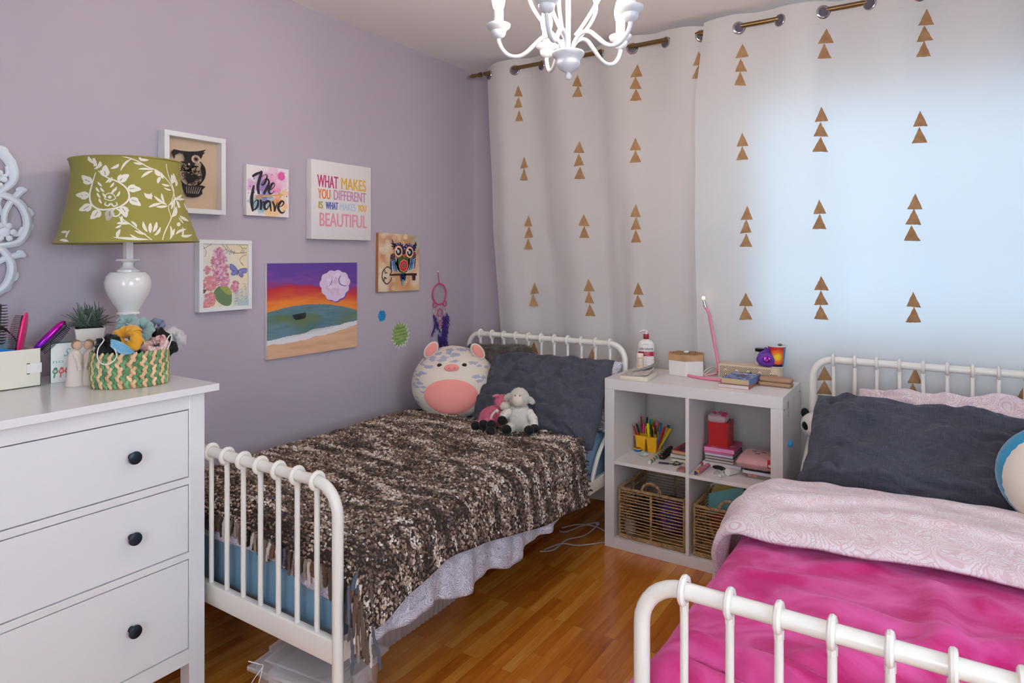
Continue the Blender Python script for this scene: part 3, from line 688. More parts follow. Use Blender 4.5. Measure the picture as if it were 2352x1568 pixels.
pillow('pillow', .80, .42, .16, PAIS_P, 'pink paisley pillow against the headboard of the right bed', 'pillow', (OX + .10, 2.97, .652), (R(50), R(-1), R(-2)), 9.1, 1.2)
furm = mat('grey_brown_faux_fur', (104, 94, 86), .95, sheen=.5, var=(28, .5), bump=(160, .6, .004))
FC = pillow('fur_cushion', .41, .36, .14, furm, 'grey-brown faux fur cushion behind the pig plush', 'cushion', (OX - 2.085, 2.985, .70), (R(62), R(-3), R(4)), 3.3, .7)
def furry(o, count, length, rad=.0012, parent_mat=None, droop=.5, rnd=.5, name='fur', stuff=True):
    """short strands over a mesh, one object, child of it"""
    me = o.data; tris = []; me.calc_loop_triangles(); vs = np.empty(len(me.vertices) * 3); me.vertices.foreach_get('co', vs); vs = vs.reshape(-1, 3)
    t = np.empty(len(me.loop_triangles) * 3, np.int32); me.loop_triangles.foreach_get('vertices', t); t = t.reshape(-1, 3)
    a, b, c = vs[t[:, 0]], vs[t[:, 1]], vs[t[:, 2]]; cr = np.cross(b - a, c - a); ar = np.linalg.norm(cr, axis=1); nn = cr / np.maximum(ar[:, None], 1e-12)
    pick = rng.choice(len(t), count, p=ar / ar.sum()); r1 = rng.random((count, 2)); q = r1.sum(1) > 1; r1[q] = 1 - r1[q]
    p = a[pick] + (b - a)[pick] * r1[:, :1] + (c - a)[pick] * r1[:, 1:]; n = nn[pick]
    d = n + rng.normal(0, rnd, (count, 3)) + np.array([0, 0, -droop]) * .5; d /= np.linalg.norm(d, axis=1)[:, None]
    L = length * rng.uniform(.6, 1.2, (count, 1)); s = np.cross(d, rng.normal(0, 1, (count, 3))); s /= np.linalg.norm(s, axis=1)[:, None]
    mid = p + d * L * .55; tip = p + d * L + np.array([0, 0, -droop]) * L * .35; s2 = np.cross(d, s)
    V = np.stack([p + s * rad, p - s * rad * .5 + s2 * rad, p - s * rad * .5 - s2 * rad, mid + s * rad * .8, mid - s * rad * .4 + s2 * rad * .8, mid - s * rad * .4 - s2 * rad * .8, tip], 1).reshape(-1, 3)
    fi = np.array([(0, 1, 4, 3), (1, 2, 5, 4), (2, 0, 3, 5)]); ft = np.array([(3, 4, 6), (4, 5, 6), (5, 3, 6)])
    k = np.arange(count)[:, None, None] * 7; F4 = (fi[None] + k).reshape(-1, 4); F3 = (ft[None] + k).reshape(-1, 3)
    m2 = bpy.data.meshes.new(name); m2.from_pydata(V.tolist(), [], F4.tolist() + F3.tolist()); m2.polygons.foreach_set('use_smooth', [True] * len(m2.polygons))
    m2.materials.append(parent_mat or me.materials[0]); f = bpy.data.objects.new(name, m2); COL.objects.link(f); f.parent = o; f['kind'] = 'stuff'; return f
furry(FC, 26000, .019, .0006, droop=.8)
# ================================================================ CHANDELIER
CX, CY, CZ = 1.576, 1.748, 2.058
chm = mat('white_enamel', (208, 212, 218), .35, coat=.3)
bulbm = mat('lit_bulb_glass', (255, 240, 222), .3, emit=125)
bulb2 = mat('bulb_brass_cap', (200, 180, 140), .3, .8)
ch = thing('chandelier', 'white five-arm candle chandelier with lit bulbs hanging from the ceiling', 'chandelier', (CX, CY, CZ))
m = MB(); m.lathe([(.0001, -.1655), (.006, -.164), (.0105, -.156), (.0105, -.152), (.0065, -.1465), (.0065, -.145), (.012, -.143), (.027, -.134), (.035, -.121), (.0355, -.117), (.0345, -.112), (.036, -.106), (.043, -.098), (.0475, -.093), (.049, -.088), (.047, -.0835), (.03, -.083), (.0075, -.08)], 32); m.build('central_body', chm, ch)
m = MB(); m.tube([(0, 0, -.09), (0, 0, .30)], .0078, 14); m.lathe([(.008, .20), (.02, .205), (.026, .215), (.02, .228), (.012, .24), (.014, .25), (.008, .26)], 20); m.build('stem', chm, ch)
m = MB()
for k in range(7):
    z = .31 + k * .0185; ax = Vector((1, 0, 0)) if k % 2 else Vector((0, 1, 0))
    m.tube([ax * .008 * math.cos(a) + Vector((0, 0, z + .013 * math.sin(a))) for a in np.linspace(0, 2 * PI, 14, endpoint=False)], .0022, 6, closed=True)
m.build('chain', chm, ch)
MB().lathe([(.006, .435), (.012, .44), (.05, .455), (.062, .472), (.062, .4815)], 28).build('ceiling_canopy', chm, ch)
for k in range(5):
    th = R(177 - 72 * k) ; a = th + YAW; d = Vector((math.cos(a), math.sin(a), 0)); up = Vector((0, 0, 1))
    pr = [(.015, -.086), (.02, -.062), (.035, -.043), (.055, -.034), (.077, -.038), (.1, -.058), (.128, -.084), (.152, -.094), (.178, -.090), (.198, -.072), (.2085, -.05), (.21, -.036)]
    m = MB(); m.tube(smoothpath([d * r + up * z for r, z in pr], 5), .0064, 12); arm = m.build('arm', chm, ch)
    c = d * .21
    m = MB(); m.lathe([(.0085, -.039), (.011, -.037), (.018, -.032), (.0215, -.026), (.0225, -.019), (.0225, -.016), (.026, -.013), (.034, -.006), (.0365, .0), (.036, .0035), (.033, .005), (.016, .006)], 28, c); m.build('drip_cup', chm, arm)
    m = MB(); m.lathe([(.0148, .003), (.0148, .048), (.012, .049)], 20, c); m.build('candle_sleeve', chm, arm)
    m = MB(); m.lathe([(.0125, .048), (.0165, .058), (.0195, .074), (.019, .088), (.0145, .108), (.008, .124), (.003, .134), (.0001, .139)], 20, c); m.build('bulb', bulbm, arm)
    up_ = [(.03, -.040), (.05, -.022), (.085, .02), (.112, .065), (.117, .10), (.098, .145), (.062, .18), (.03, .205), (.008, .222)]
    a2 = a + R(20)
    e = [(Vector((math.cos(a + R(0)), math.sin(a), 0)) * r) + up * z for r, z in up_]
    e = [Matrix.Rotation(R(38) * math.sin(PI * i / 8) * 0 + R(34 * (i / 8 - .3)), 3, 'Z') @ p for i, p in enumerate(e)]
    MB().tube(smoothpath(e, 5), .0055, 10).build('scroll', chm, ch)

# ================================================================ DRESSER
DX0, DX1, DY0, DY1, DH = .03, .623, .10, 1.223, .965
hem = mat('white_furniture_lacquer', (230, 230, 232), .22, coat=.35)
hemf = mat('white_drawer_front', (228, 228, 231), .42, coat=.1)
knobm = mat('dark_metal_knob', (44, 54, 66), .35, .6)
dr = thing('chest_of_drawers', 'white three-drawer chest with dark round knobs in the left corner', 'chest of drawers', ((DX0 + DX1) / 2, (DY0 + DY1) / 2, 0))
MB().box((DX0, DY0, DH - .022), (DX1, DY1, DH)).build('top', hem, dr, world=True, bevel=.0015)
fx = DX1 - .018; ye = DY1 - .038
for y in (DY0 + .038, ye - .05):
    for x in (DX0 + .02, fx - .05):
        m = MB(); m.box((x, y, 0), (x + .05, y + .05, DH - .022)); m.build('leg_post', hem, dr, world=True, bevel=.002)
fr_ = MB(); y0, y1 = DY0 + .088, ye - .05
for z0_, z1_ in ((.8985, DH - .022), (.671, .6915), (.4445, .4645), (.127, .1715)): fr_.box((fx - .03, y0, z0_), (fx - .001, y1, z1_))
fr_.box((DX0 + .03, ye - .04, .127), (fx - .05, ye - .015, DH - .022)); fr_.box((DX0 + .03, DY0 + .05, .127), (fx - .05, DY0 + .07, DH - .022)); fr_.box((DX0 + .02, y0, .127), (DX0 + .03, y1, DH - .022)); fr_.box((DX0 + .05, y0, .135), (fx - .03, y1, .15))
fr_.build('frame', hem, dr, world=True, bevel=.001)
for z0_, z1_, zk in ((.6935, .8965, .797), (.4665, .669, .570), (.1735, .4425, .310)):
    m = MB(); m.box((fx - .025, y0 + .002, z0_ + .001), (fx - .003, y1 - .002, z1_ - .0015)); d_ = m.build('drawer', hemf, dr, world=True, bevel=.0012)
    for yk in (.965, .345):
        k = MB(); k.lathe([(.009, 0), (.0075, .004), (.0065, .010), (.009, .0165), (.0165, .020), (.0185, .0235), (.0175, .0275), (.012, .030), (.0001, .031)], 24)
        o = k.build('knob', knobm, d_); o.rotation_euler = (0, R(90), 0); o.location = Vector((fx - .0035, yk, zk)) - Vector(dr.location)

# ================================================================ TABLE LAMP
LX, LY = .222, 1.147
lampw = mat('white_glazed_ceramic', (232, 228, 226), .2, coat=.5)
lamp = thing('table_lamp', 'white urn table lamp with olive green bell shade and cream floral print on the chest', 'lamp', (LX, LY, DH))
m = MB(); m.lathe([(.07, 0), (.073, .006), (.072, .016), (.06, .022), (.045, .028), (.03, .045), (.022, .07), (.018, .12), (.02, .165), (.026, .19), (.031, .2), (.035, .203), (.035, .208), (.032, .211), (.036, .222), (.05, .243), (.062, .268), (.0695, .293), (.0705, .31), (.066, .33), (.054, .344), (.034, .346), (.034, .352), (.028, .356), (.019, .362), (.0155, .372), (.0165, .376), (.024, .38), (.037, .383), (.0375, .3855), (.036, .388), (.014, .389)], 40)
m.build('urn_base', lampw, lamp)
m = MB(); m.box((-.0115, -.0115, .388), (.0115, .0115, .46)); m.tube([(0, 0, .46), (0, 0, .5)], .014, 16); m.build('neck', lampw, lamp, bevel=.001)
m = MB(); m.tube([(-.14, 0, .69), (.14, 0, .69)], .002, 6); m.tube([(0, -.14, .69), (0, .14, .69)], .002, 6); m.tube([(0, 0, .48), (0, 0, .70)], .003, 8); m.build('harp', BRASS, lamp)
tocam = Vector((CAM.x - LX, CAM.y - LY, 0)).normalized(); rt = Vector((-tocam.y, tocam.x, 0))
tilt = Matrix.Rotation(R(1.6), 3, tocam)
def shade_pt(th, h, off=0):
    r = 1.035 * (.150 + (.201 - .150) * (1 - h) ** 1.9 + .006 * math.exp(-((h - 1) / .07) ** 2)) + off
    p = tocam * math.cos(th) * r + rt * math.sin(th) * r * 1.02 + Vector((0, 0, .444 + .270 * h))
    return tilt @ (p - Vector((0, 0, .57))) + Vector((0, 0, .57))
m = MB(); m.grid(lambda i, j: shade_pt(2 * PI * i, j), 80, 24, closed=True)
m.tube([shade_pt(a, 0) for a in np.linspace(0, 2 * PI, 60, endpoint=False)], .0028, 6, closed=True); m.tube([shade_pt(a, 1) for a in np.linspace(0, 2 * PI, 60, endpoint=False)], .0028, 6, closed=True)
olive = mat('olive_green_fabric', (146, 138, 66), .85, bump=(260, .15), sheen=.1)
shd = m.build('shade', olive, lamp, ang=80)
li_ = MB().grid(lambda i, j: shade_pt(2 * PI * i, .01 + j * .98, -.003), 60, 10, closed=True, flip=True).build('lining', mat('white_shade_lining', (232, 228, 220), .8), shd)
def shade_map(px, py, l):
    h = (1068 - py) / (1068 - 325); h = max(0.005, min(.995, h)); r = (.150 + .051 * (1 - h) ** 1.9)
    hw = r / .201 * 572; q = max(-.995, min(.995, (px - 1145) / hw)); return shade_pt(math.asin(q), h, .0006 + l)
m = MB(); A = Art(m, shade_map); cr_ = (226, 220, 206)
def leaf(x, y, ang, L, w, bend=.4):
    c, s = math.cos(R(ang)), math.sin(R(ang)); pts = []
    for t in (0, .3, .6, .85, 1): bx = L * t; by = bend * L * t * t; pts.append((x + bx * c + by * s, y - (bx * s - by * c)))
    A.stroke(pts, [2, w, w * 1.15, w * .7, 2], cr_, 4)
# teardrop medallion
tear = [(915, 470), (890, 560), (868, 660), (880, 745), (935, 790), (1010, 790), (1090, 765), (1150, 700), (1140, 615), (1080, 555), (990, 510), (935, 455)]
A.stroke(tear, [6, 12, 14, 14, 14, 14, 12, 6], cr_)
for k in range(14):
    p = tear[min(11, int(k * 11 / 13))] if k < 13 else tear[-1]
    dx, dy = p[0] - 1015, p[1] - 640; an = math.degrees(math.atan2(-dy, dx))
    if p[1] < 500: continue
    for off in (-34, 0, 34): leaf(p[0] + dx * .03, p[1] + dy * .03, an + off, 98 if off == 0 else 66, 44 if off == 0 else 30, .2 if off >= 0 else -.2)
    A.disc((p[0] + dx * .36, p[1] + dy * .33), 22, cr_); A.lay(); A.stroke([(p[0] + dx * .14, p[1] + dy * .13), (p[0] + dx * .42, p[1] + dy * .40)], 5, (120, 112, 52)); A.l -= 1
for k, (x, y) in enumerate([(960, 590), (975, 640), (990, 690), (940, 640), (945, 690), (955, 740)]):
    leaf(x, y, 150 - k * 3, 46, 15, .4)
for k, (x, y) in enumerate([(985, 560), (1015, 600), (1035, 640), (1060, 680), (1020, 660), (1010, 560)]):
    leaf(x, y, 30 + k * 3, 50, 15, -.4)
A.stroke([(975, 700), (985, 665), (1015, 650), (1045, 670), (1050, 700), (1015, 715), (975, 700)], 7, cr_); A.disc((1012, 685), 13, cr_)
A.stroke([(1015, 740), (1000, 760), (975, 750), (985, 728)], [14, 10, 6], cr_); A.stroke([(1020, 740), (1040, 765), (1065, 750), (1055, 728)], [14, 10, 6], cr_)
A.stroke([(1050, 780), (1085, 810), (1070, 845), (1040, 850), (1025, 815), (1050, 780)], 12, cr_)
for k in range(9): leaf(905 + (k % 3) * 10, 440 - (k // 3) * 22, 25 + k * 16, 72, 17, .15 if k > 4 else -.15)
# vines
A.stroke([(1080, 320), (1210, 360), (1300, 410), (1380, 440), (1440, 500), (1485, 570), (1505, 660), (1500, 760), (1470, 860), (1415, 980), (1390, 1062)], [10, 9, 8, 7, 7, 8, 8], cr_)
A.stroke([(1440, 365), (1465, 480), (1500, 600), (1480, 700), (1450, 760), (1465, 840), (1460, 880), (1410, 1000)], 6, cr_)
A.stroke([(1075, 858), (1170, 935), (1250, 1005), (1310, 1060)], 8, cr_)
for x, y, an, L, w, bd in [(1180, 350, 205, 120, 16, -.5), (1085, 395, 250, 60, 22, .7), (1230, 345, 340, 70, 20, -.3), (1270, 385, 190, 75, 18, .25), (1250, 365, 120, 60, 16, .3), (1340, 440, 200, 110, 20, -.3), (1340, 432, 170, 110, 15, -.2),
        (1400, 480, 160, 60, 34, .6), (1400, 490, 220, 60, 24, -.5), (1420, 505, 130, 50, 20, .5), (1470, 560, 200, 60, 18, .5), (1480, 600, 200, 50, 14, .7), (1490, 540, 75, 80, 26, -.3), (1500, 530, 50, 70, 24, -.8), (1520, 560, 60, 60, 20, -.5),
        (1440, 740, 160, 120, 22, .3), (1400, 730, 190, 110, 22, -.2), (1420, 720, 120, 80, 18, .3), (1445, 750, 200, 90, 20, .2), (1320, 690, 170, 60, 28, .6), (1320, 700, 120, 50, 18, .6), (1330, 670, 150, 55, 20, -.5), (1460, 740, 30, 70, 18, -.3), (1490, 690, 10, 90, 22, -.5), (1500, 670, -20, 90, 22, -.4), (1520, 690, -60, 70, 20, .3), (1540, 740, -90, 20, 26, 0), (1470, 780, 60, 90, 18, -.3),
        (1480, 850, 40, 90, 26, -.6), (1540, 835, -40, 90, 26, -.2), (1530, 850, -55, 70, 12, 0),
        (1300, 1000, 95, 90, 26, .15), (1280, 990, 130, 90, 22, .4), (1320, 990, 50, 90, 24, -.4), (1330, 1020, 30, 80, 20, -.5), (1270, 1010, 170, 90, 18, .2), (1200, 950, 100, 60, 18, -.5), (1150, 920, 160, 90, 24, -.3), (1100, 905, 120, 50, 20, .5), (1090, 925, 230, 50, 16, .3),
        (1290, 1055, 178, 260, 20, .05), (1060, 1040, 100, 70, 24, .5), (1230, 1058, 165, 90, 16, .3), (1450, 1055, 60, 110, 18, -.5), (1500, 1010, 60, 90, 20, .6), (1530, 935, 120, 30, 30, .8), (1560, 940, -80, 90, 14, .3), (1540, 1020, -20, 90, 22, -.5), (1480, 1020, 100, 60, 16, .4),
        (640, 1045, 10, 70, 22, .5), (690, 1030, 90, 70, 14, .4), (650, 975, 0, 50, 20, 0), (1600, 640, -60, 70, 14, .3), (1590, 700, -80, 80, 14, -.2), (1650, 850, -70, 60, 10, .1)]:
    leaf(x, y, an, L, w, bd)
m.build('floral_print', INK, shd, colored=True)

# ================================================================ WALL PICTURES
def wallrect(uL, uR, vt, vb, d, uRv=None):
    """rectangle on the lavender wall, front face at depth d"""
    a = P(uL, vt[0], x=d); b = P(uL, vb[0], x=d); c = P(uR, vt[1], x=d); e = P(uR, vb[1], x=d)
    return a.y, c.y, (b.z + e.z) / 2, (a.z + c.z) / 2
canv = mat('white_canvas', (226, 218, 216), .8, bump=(400, .2))
def canvas(name, rect, d, label, cat, draw, m=canv, res=None, colfn=None, tiltdeg=0):
    y0, y1, z0, z1 = rect; W, H = y1 - y0, z1 - z0
    t = thing(name, label, cat, (0, (y0 + y1) / 2, (z0 + z1) / 2)); t.rotation_euler = (R(tiltdeg), 0, 0)
    b = MB(); b.rbox((.0005, -W / 2, -H / 2), (d, W / 2, H / 2), .002, 2); b.build('stretched_canvas', m, t)
    if colfn or draw:
        b = MB(); f = lambda x, y, l: (d + .0003 + l, -W / 2 + x * W, -H / 2 + y * H)
        if colfn:
            nx, ny = res; vs = []; cs = []
            for j in range(ny + 1):
                for i in range(nx + 1): vs.append((d + .0002, -W / 2 + W * i / nx, -H / 2 + H * j / ny)); cs.append(colfn(i / nx, j / ny))
            o0 = len(b.v); b.add(vs, [(j * (nx + 1) + i, j * (nx + 1) + i + 1, (j + 1) * (nx + 1) + i + 1, (j + 1) * (nx + 1) + i) for j in range(ny) for i in range(nx)])
            b.c[o0:] = [lin(c) for c in cs]
        if draw: A = Art(b, f); draw(A, W, H)
        b.build('printed_design', INK, t, colored=True)
    return t
def mix(a, b, t): t = max(0, min(1, t)); return tuple(a[i] * (1 - t) + b[i] * t for i in range(3))
# quote canvas
def quote(A, W, H):
    A.lay()
    for (s, x, y, h, w, c) in (('WHAT', .09, .66, .165, .335, (196, 62, 118)), ('MAKES', .475, .662, .160, .435, (226, 172, 58)), ('YOU', .10, .515, .130, .20, (232, 128, 52)), ('DIFFERENT', .35, .514, .136, .56, (200, 142, 176)),
            ('IS', .11, .39, .093, .07, (176, 160, 62)), ('WHAT', .22, .386, .1, .205, (84, 98, 178)), ('MAKES', .455, .388, .096, .27, (188, 200, 214)), ('YOU', .76, .388, .094, .15, (226, 172, 58)), ('BEAUTIFUL', .125, .167, .18, .80, (226, 148, 164))):
        A.text(s, x, y, h, c, width=w - .008); A.l += .1; A.text(s, x + .004, y + .002, h, c, width=w - .008); A.l += .1; A.text(s, x + .008, y, h, c, width=w - .008)
# the text mapping uses unit square, so letters are condensed by design
canvas('quote_canvas', wallrect(715, 852, (367, 383), (551, 550), .04), .04, 'white square canvas with a multicoloured quote in capital letters', 'picture', quote)
# beach painting
def beach(x, y):
    n = nz(x * 3, y * 16, 1) * .6 + nz(x * 8, y * 40, 2) * .4; hz = .545 - .28 * (x - .42) ** 2 * 1.2 + .006 * nz(x * 14)
    foam = .20 + .11 * x + .02 * nz(x * 4, 3); sand = .145 + .12 * x * x + .018 * nz(x * 9, 5)
    if y > hz:
        t = y - (.76 - .10 * (x - .5)) + n * .05
        if t > 0: return mix((128, 74, 150), (96, 62, 148), t * 8 + n)
        q = (y - hz) / .22 + n * .3 - .25 * abs(x - .45); c = mix((232, 134, 52), (192, 42, 62), q * 1.3 - .1); return mix(c, (140, 60, 130), (q - .85) * 4)
    if y > foam + .03 * n: return mix(mix((104, 134, 148), (78, 112, 118), .5 + n * 1.2), (100, 118, 84), .35 + nz(x * 4, y * 9, 8) * 1.2 if y < .45 else 0)
    if y > sand: return mix((226, 222, 226), (160, 172, 182), (y - sand - .05) * 10 + n * .8)
    return mix((222, 176, 142), (206, 156, 122), .3 + n)
def beachart(A, W, H):
    A.lay(); pts = []
    for a in np.linspace(0, 2 * PI, 64, endpoint=False): r = 1 + .10 * abs(math.sin(a * 5.5 + .5)) + .05 * math.sin(3 * a); pts.append((.73 + .165 * r * math.cos(a), .745 + .165 * r * math.sin(a)))
    A.poly([(p[0] + .012, p[1] - .014) for p in pts], (122, 80, 164)); A.lay(); A.poly(pts, (222, 198, 222)); A.lay()
    for k in range(60):
        a = random.uniform(0, 2 * PI); r = random.uniform(0, .12); A.disc((.73 + r * math.cos(a), .75 + r * math.sin(a)), random.uniform(.015, .035), random.choice(((226, 204, 226), (216, 186, 212), (230, 212, 230))), n=9); A.l += .05
    A.lay().lay(); A.stroke([(.79, .85), (.77, .80), (.79, .75), (.84, .73), (.88, .735)], [.008, .012, .004], (120, 84, 168)); A.stroke([(.69, .82), (.68, .77), (.65, .73)], [.004, .009, .003], (130, 96, 172))
    A.poly([(.25, .445), (.395, .46), (.395, .41), (.38, .395), (.29, .385), (.265, .41)], (34, 38, 42))
canvas('beach_painting', wallrect(613, 820, (602, 605), (825, 797), .018), .018, 'hand-painted beach canvas with purple and red sunset sky, pink cloud and small boat', 'painting', beachart, res=(190, 210), colfn=beach)
# brush-lettered canvas
spl = [(.62, .83, .2, (226, 150, 190)), (.82, .85, .10, (226, 92, 160)), (.35, .72, .2, (176, 130, 190)), (.5, .75, .16, (220, 150, 190)), (.7, .6, .17, (226, 100, 165)), (.12, .6, .13, (206, 150, 196)), (.45, .5, .17, (120, 100, 176)), (.35, .6, .15, (150, 110, 180)), (.85, .7, .15, (232, 180, 204)),
       (.25, .25, .15, (76, 146, 158)), (.35, .15, .12, (84, 150, 160)), (.55, .3, .14, (110, 150, 160)), (.42, .35, .1, (90, 96, 160)), (.75, .38, .13, (236, 140, 130)), (.68, .28, .13, (236, 152, 76)), (.62, .12, .16, (240, 190, 120)), (.86, .28, .13, (238, 170, 110)), (.93, .5, .1, (238, 160, 90)), (.5, .06, .1, (236, 180, 100)), (.8, .15, .12, (242, 200, 150)), (.1, .28, .05, (110, 160, 180))]
def splash(x, y):
    c = (232, 222, 222)
    for i, (cx, cy, r, k) in enumerate(spl):
        d = math.hypot(x - cx, y - cy) + .07 * nz(x * 9 + i, y * 9, i) + .03 * nz(x * 30, y * 30, i)
        c = mix(c, k, min(.8, (r - d) / r * 2.2) * (.75 + .5 * nz(x * 5, y * 5, i)))
    for i in range(0): pass
    return c
def brave(A, W, H):
    A.lay(); k = (44, 40, 46)
    for i in range(26): A.disc((random.uniform(.03, .97), random.uniform(.1, .95)), random.uniform(.006, .02), random.choice(((226, 92, 160), (76, 140, 160), (150, 100, 170), (236, 160, 80))), n=9)
    A.disc((.815, .84), .088, (222, 96, 162), n=40, jag=.06); A.lay()
    g = lambda x, y: ((x - 190) / 1075, 1 - (y - 80 - (x - 190) * .14 * (1 - (y - 80) / 1290) - (x - 190) * .055 * ((y - 80) / 1290)) / (1290 - (x - 190) * .065))
    def S(pts, w): A.stroke([g(*p) for p in pts], [q / 1075 for q in w] if hasattr(w, '__len__') else w / 1075, k); A.l += .15
    S([(330, 395), (420, 335), (520, 290), (565, 255)], [50, 62, 40, 20]); S([(565, 250), (545, 330), (500, 480), (465, 640), (480, 760), (490, 830)], [50, 70, 74, 76, 70, 50])
    S([(560, 400), (620, 355), (690, 350), (690, 430), (640, 540), (590, 600), (560, 590), (590, 510), (660, 450), (720, 460), (745, 540), (700, 660), (610, 820)], [14, 12, 16, 40, 60, 40, 20, 12, 16, 40, 56, 66, 60])
    S([(770, 640), (830, 560), (880, 550), (885, 610), (830, 680), (770, 720)], [50, 50, 16, 20, 22, 20]); S([(840, 560), (780, 640), (740, 720), (760, 800), (820, 800), (890, 740)], [30, 70, 66, 50, 26, 8])
    S([(370, 610), (340, 760), (315, 930), (320, 1100), (345, 1270)], [40, 70, 80, 80, 40]); S([(350, 1080), (420, 990), (470, 1000), (460, 1120), (400, 1210), (350, 1230)], [14, 20, 50, 50, 40, 16])
    S([(530, 960), (550, 1100), (530, 1220)], [50, 60, 60]); S([(545, 1070), (600, 1020), (650, 1040)], [14, 30, 50]); S([(770, 1000), (700, 1000), (630, 1080), (640, 1180), (700, 1180), (770, 1060)], [40, 60, 70, 60, 30, 14]); S([(770, 990), (780, 1120), (800, 1240)], [40, 50, 30])
    S([(830, 990), (880, 1100), (890, 1240)], [40, 56, 50]); S([(960, 990), (930, 1100), (890, 1230)], [8, 30, 40]); S([(1010, 1120), (1080, 1090), (1130, 1020), (1080, 975), (1000, 1060), (985, 1160), (1050, 1250), (1120, 1250), (1175, 1190)], [16, 22, 40, 40, 70, 66, 50, 30, 6])
    A.lay(); go = (214, 170, 92); A.stroke([g(560, 880), g(1010, 835)], [.034, .03], go); A.poly([g(945, 760), g(1120, 815), g(1005, 935), g(990, 905), g(1020, 850), g(985, 800)], go)
    for i in range(4): A.stroke([g(395 + i * 45, 965 - i * 5), g(440 + i * 40, 895), g(400 + i * 45, 850)], [.012, .028, .012], (206, 140, 84))
canvas('lettered_canvas', wallrect(566, 663, (377, 389), (494, 499), .027), .027, 'small canvas with black brush lettering and gold arrow on watercolour splashes', 'picture', brave, res=(110, 110), colfn=splash)
# cartoon-free owl canvas
def owlbg(x, y):
    c = mix((206, 140, 84), (226, 206, 178), .5 + nz(x * 2.2, y * 2.2, 3) * 1.4 + .3 * math.exp(-((x - .4) ** 2 + (y - .62) ** 2) * 8)); c = mix(c, (168, 176, 164), max(0, x + y - 1.45) * 2.2)
    return mix(c, (190, 108, 70), max(0, nz(x * 5, y * 5, 9)) * .9)
def owlart(A, W, H):
    A.lay(); lc = (230, 206, 176)
    for i in range(34):
        if i < 18: cx, cy = random.choice((random.uniform(.02, .12), random.uniform(.1, .95))), random.uniform(.03, .97)
        else: cx, cy = random.uniform(.05, .95), random.choice((random.uniform(.9, .97), random.uniform(.03, .2)))
        for q in range(8): A.disc((cx + .035 * math.cos(q * PI / 4), cy + .03 * math.sin(q * PI / 4)), .011, lc, n=7); A.l += .06
        A.disc((cx, cy), .013, lc, n=8)
    g = lambda x, y: ((x - 110) / 950, 1 - (y - 85 - (x - 110) * .10) / 1340)
    def D(x, y, rx, c, ry=None, n=22, jag=0): A.disc(g(x, y), rx / 950, c, (ry or rx) / 1340, n, jag)
    def S(pts, w, c): A.stroke([g(*p) for p in pts], [q / 950 for q in w] if hasattr(w, '__len__') else w / 950, c, 4)
    navy = (36, 34, 82); br_ = (70, 34, 30)
    A.lay(); S([(350, 1070), (600, 1085), (985, 1125)], [26, 34, 40], br_)
    for pts in ([(300, 870), (220, 930), (180, 1060), (210, 1180), (290, 1270), (370, 1200), (385, 1120)], [(300, 870), (370, 920), (390, 1000), (350, 1060)], [(240, 930), (250, 1010), (290, 1000)], [(240, 1180), (235, 1110), (285, 1150)]): S(pts, [14, 18, 14], br_)
    A.poly([g(875, 1140), g(955, 1145), g(955, 1265), g(875, 1255)], br_)
    A.lay(); A.poly([g(*p) for p in ((545, 640), (480, 800), (520, 960), (600, 1040), (660, 1060), (740, 1040), (800, 900), (820, 760), (780, 650))], (66, 92, 52))
    for s, c in ((-1, 655), (1, 655)):
        for k in range(7):
            x0 = c + s * (130 + k * 24); S([(x0 + s * 10, 690 + k * 8), (x0 + s * 4, 850), (x0 - s * (10 + k * 6) * -1 - s * 60, 1030 - k * 8)], [30, 36, 12], ((86, 132, 176), (188, 204, 222), (52, 70, 128), (120, 158, 190))[k % 4])
    for s, cx in ((-1, 410), (1, 905)):
        A.lay(); D(cx, 660, 50, navy, 85)
        A.lay()
        for k in range(6): D(cx + (k % 2) * 34 - 17, 600 + k * 26, 10, (236, 160, 30), n=8)
    A.lay(); A.poly([g(*p) for p in ((385, 225), (430, 340), (470, 350), (550, 330), (620, 350), (670, 420), (720, 370), (790, 360), (870, 410), (910, 400), (950, 320), (960, 390), (980, 410), (950, 450), (965, 490), (930, 510), (945, 550), (900, 560), (870, 500), (760, 520), (680, 620), (640, 620), (560, 480), (440, 470), (380, 480), (430, 450), (360, 400), (420, 400), (350, 320), (400, 340))], navy)
    for cx, cy in ((535, 540), (795, 578)):
        A.lay(); D(cx, cy, 100, (206, 110, 62), 145, n=44, jag=.04); A.lay(); D(cx, cy, 84, (232, 208, 176), 126); A.lay(); D(cx + 4, cy, 66, (34, 26, 26), 94); A.lay(); D(cx - 4, cy, 28, (196, 196, 214), 42); D(cx - 38, cy - 46, 15, (240, 236, 240), 22)
    A.lay(); A.poly([g(620, 620), g(710, 625), g(665, 705)], (224, 70, 36))
    for x, y in ((495, 370), (545, 357), (600, 368), (643, 408), (673, 485), (712, 424), (757, 382), (805, 396), (850, 424)): D(x, y, 13, (226, 226, 240), n=9)
    A.lay()
    for k in range(8): a = k * PI / 4; D(655 + 66 * math.cos(a), 885 + 96 * math.sin(a), 40, (236, 176, 64), 56)
    A.lay()
    for k in range(8): a = k * PI / 4; D(655 + 64 * math.cos(a), 885 + 92 * math.sin(a), 31, (206, 34, 96), 44)
    A.lay(); D(655, 885, 46, (214, 110, 50), 66); A.lay(); D(655, 885, 27, (40, 60, 44), 40); A.lay(); D(655, 885, 12, (190, 220, 190), n=8)
    A.lay(); S([(640, 1150), (635, 1250), (632, 1350)], [30, 44, 24], (110, 160, 180)); A.poly([g(*p) for p in ((580, 1140), (600, 1060), (700, 1060), (705, 1150), (690, 1250), (640, 1200), (590, 1250))], (36, 42, 96)); S([(605, 1070), (605, 1130)], 34, (140, 180, 205)); S([(685, 1080), (685, 1135)], 34, (140, 180, 205))
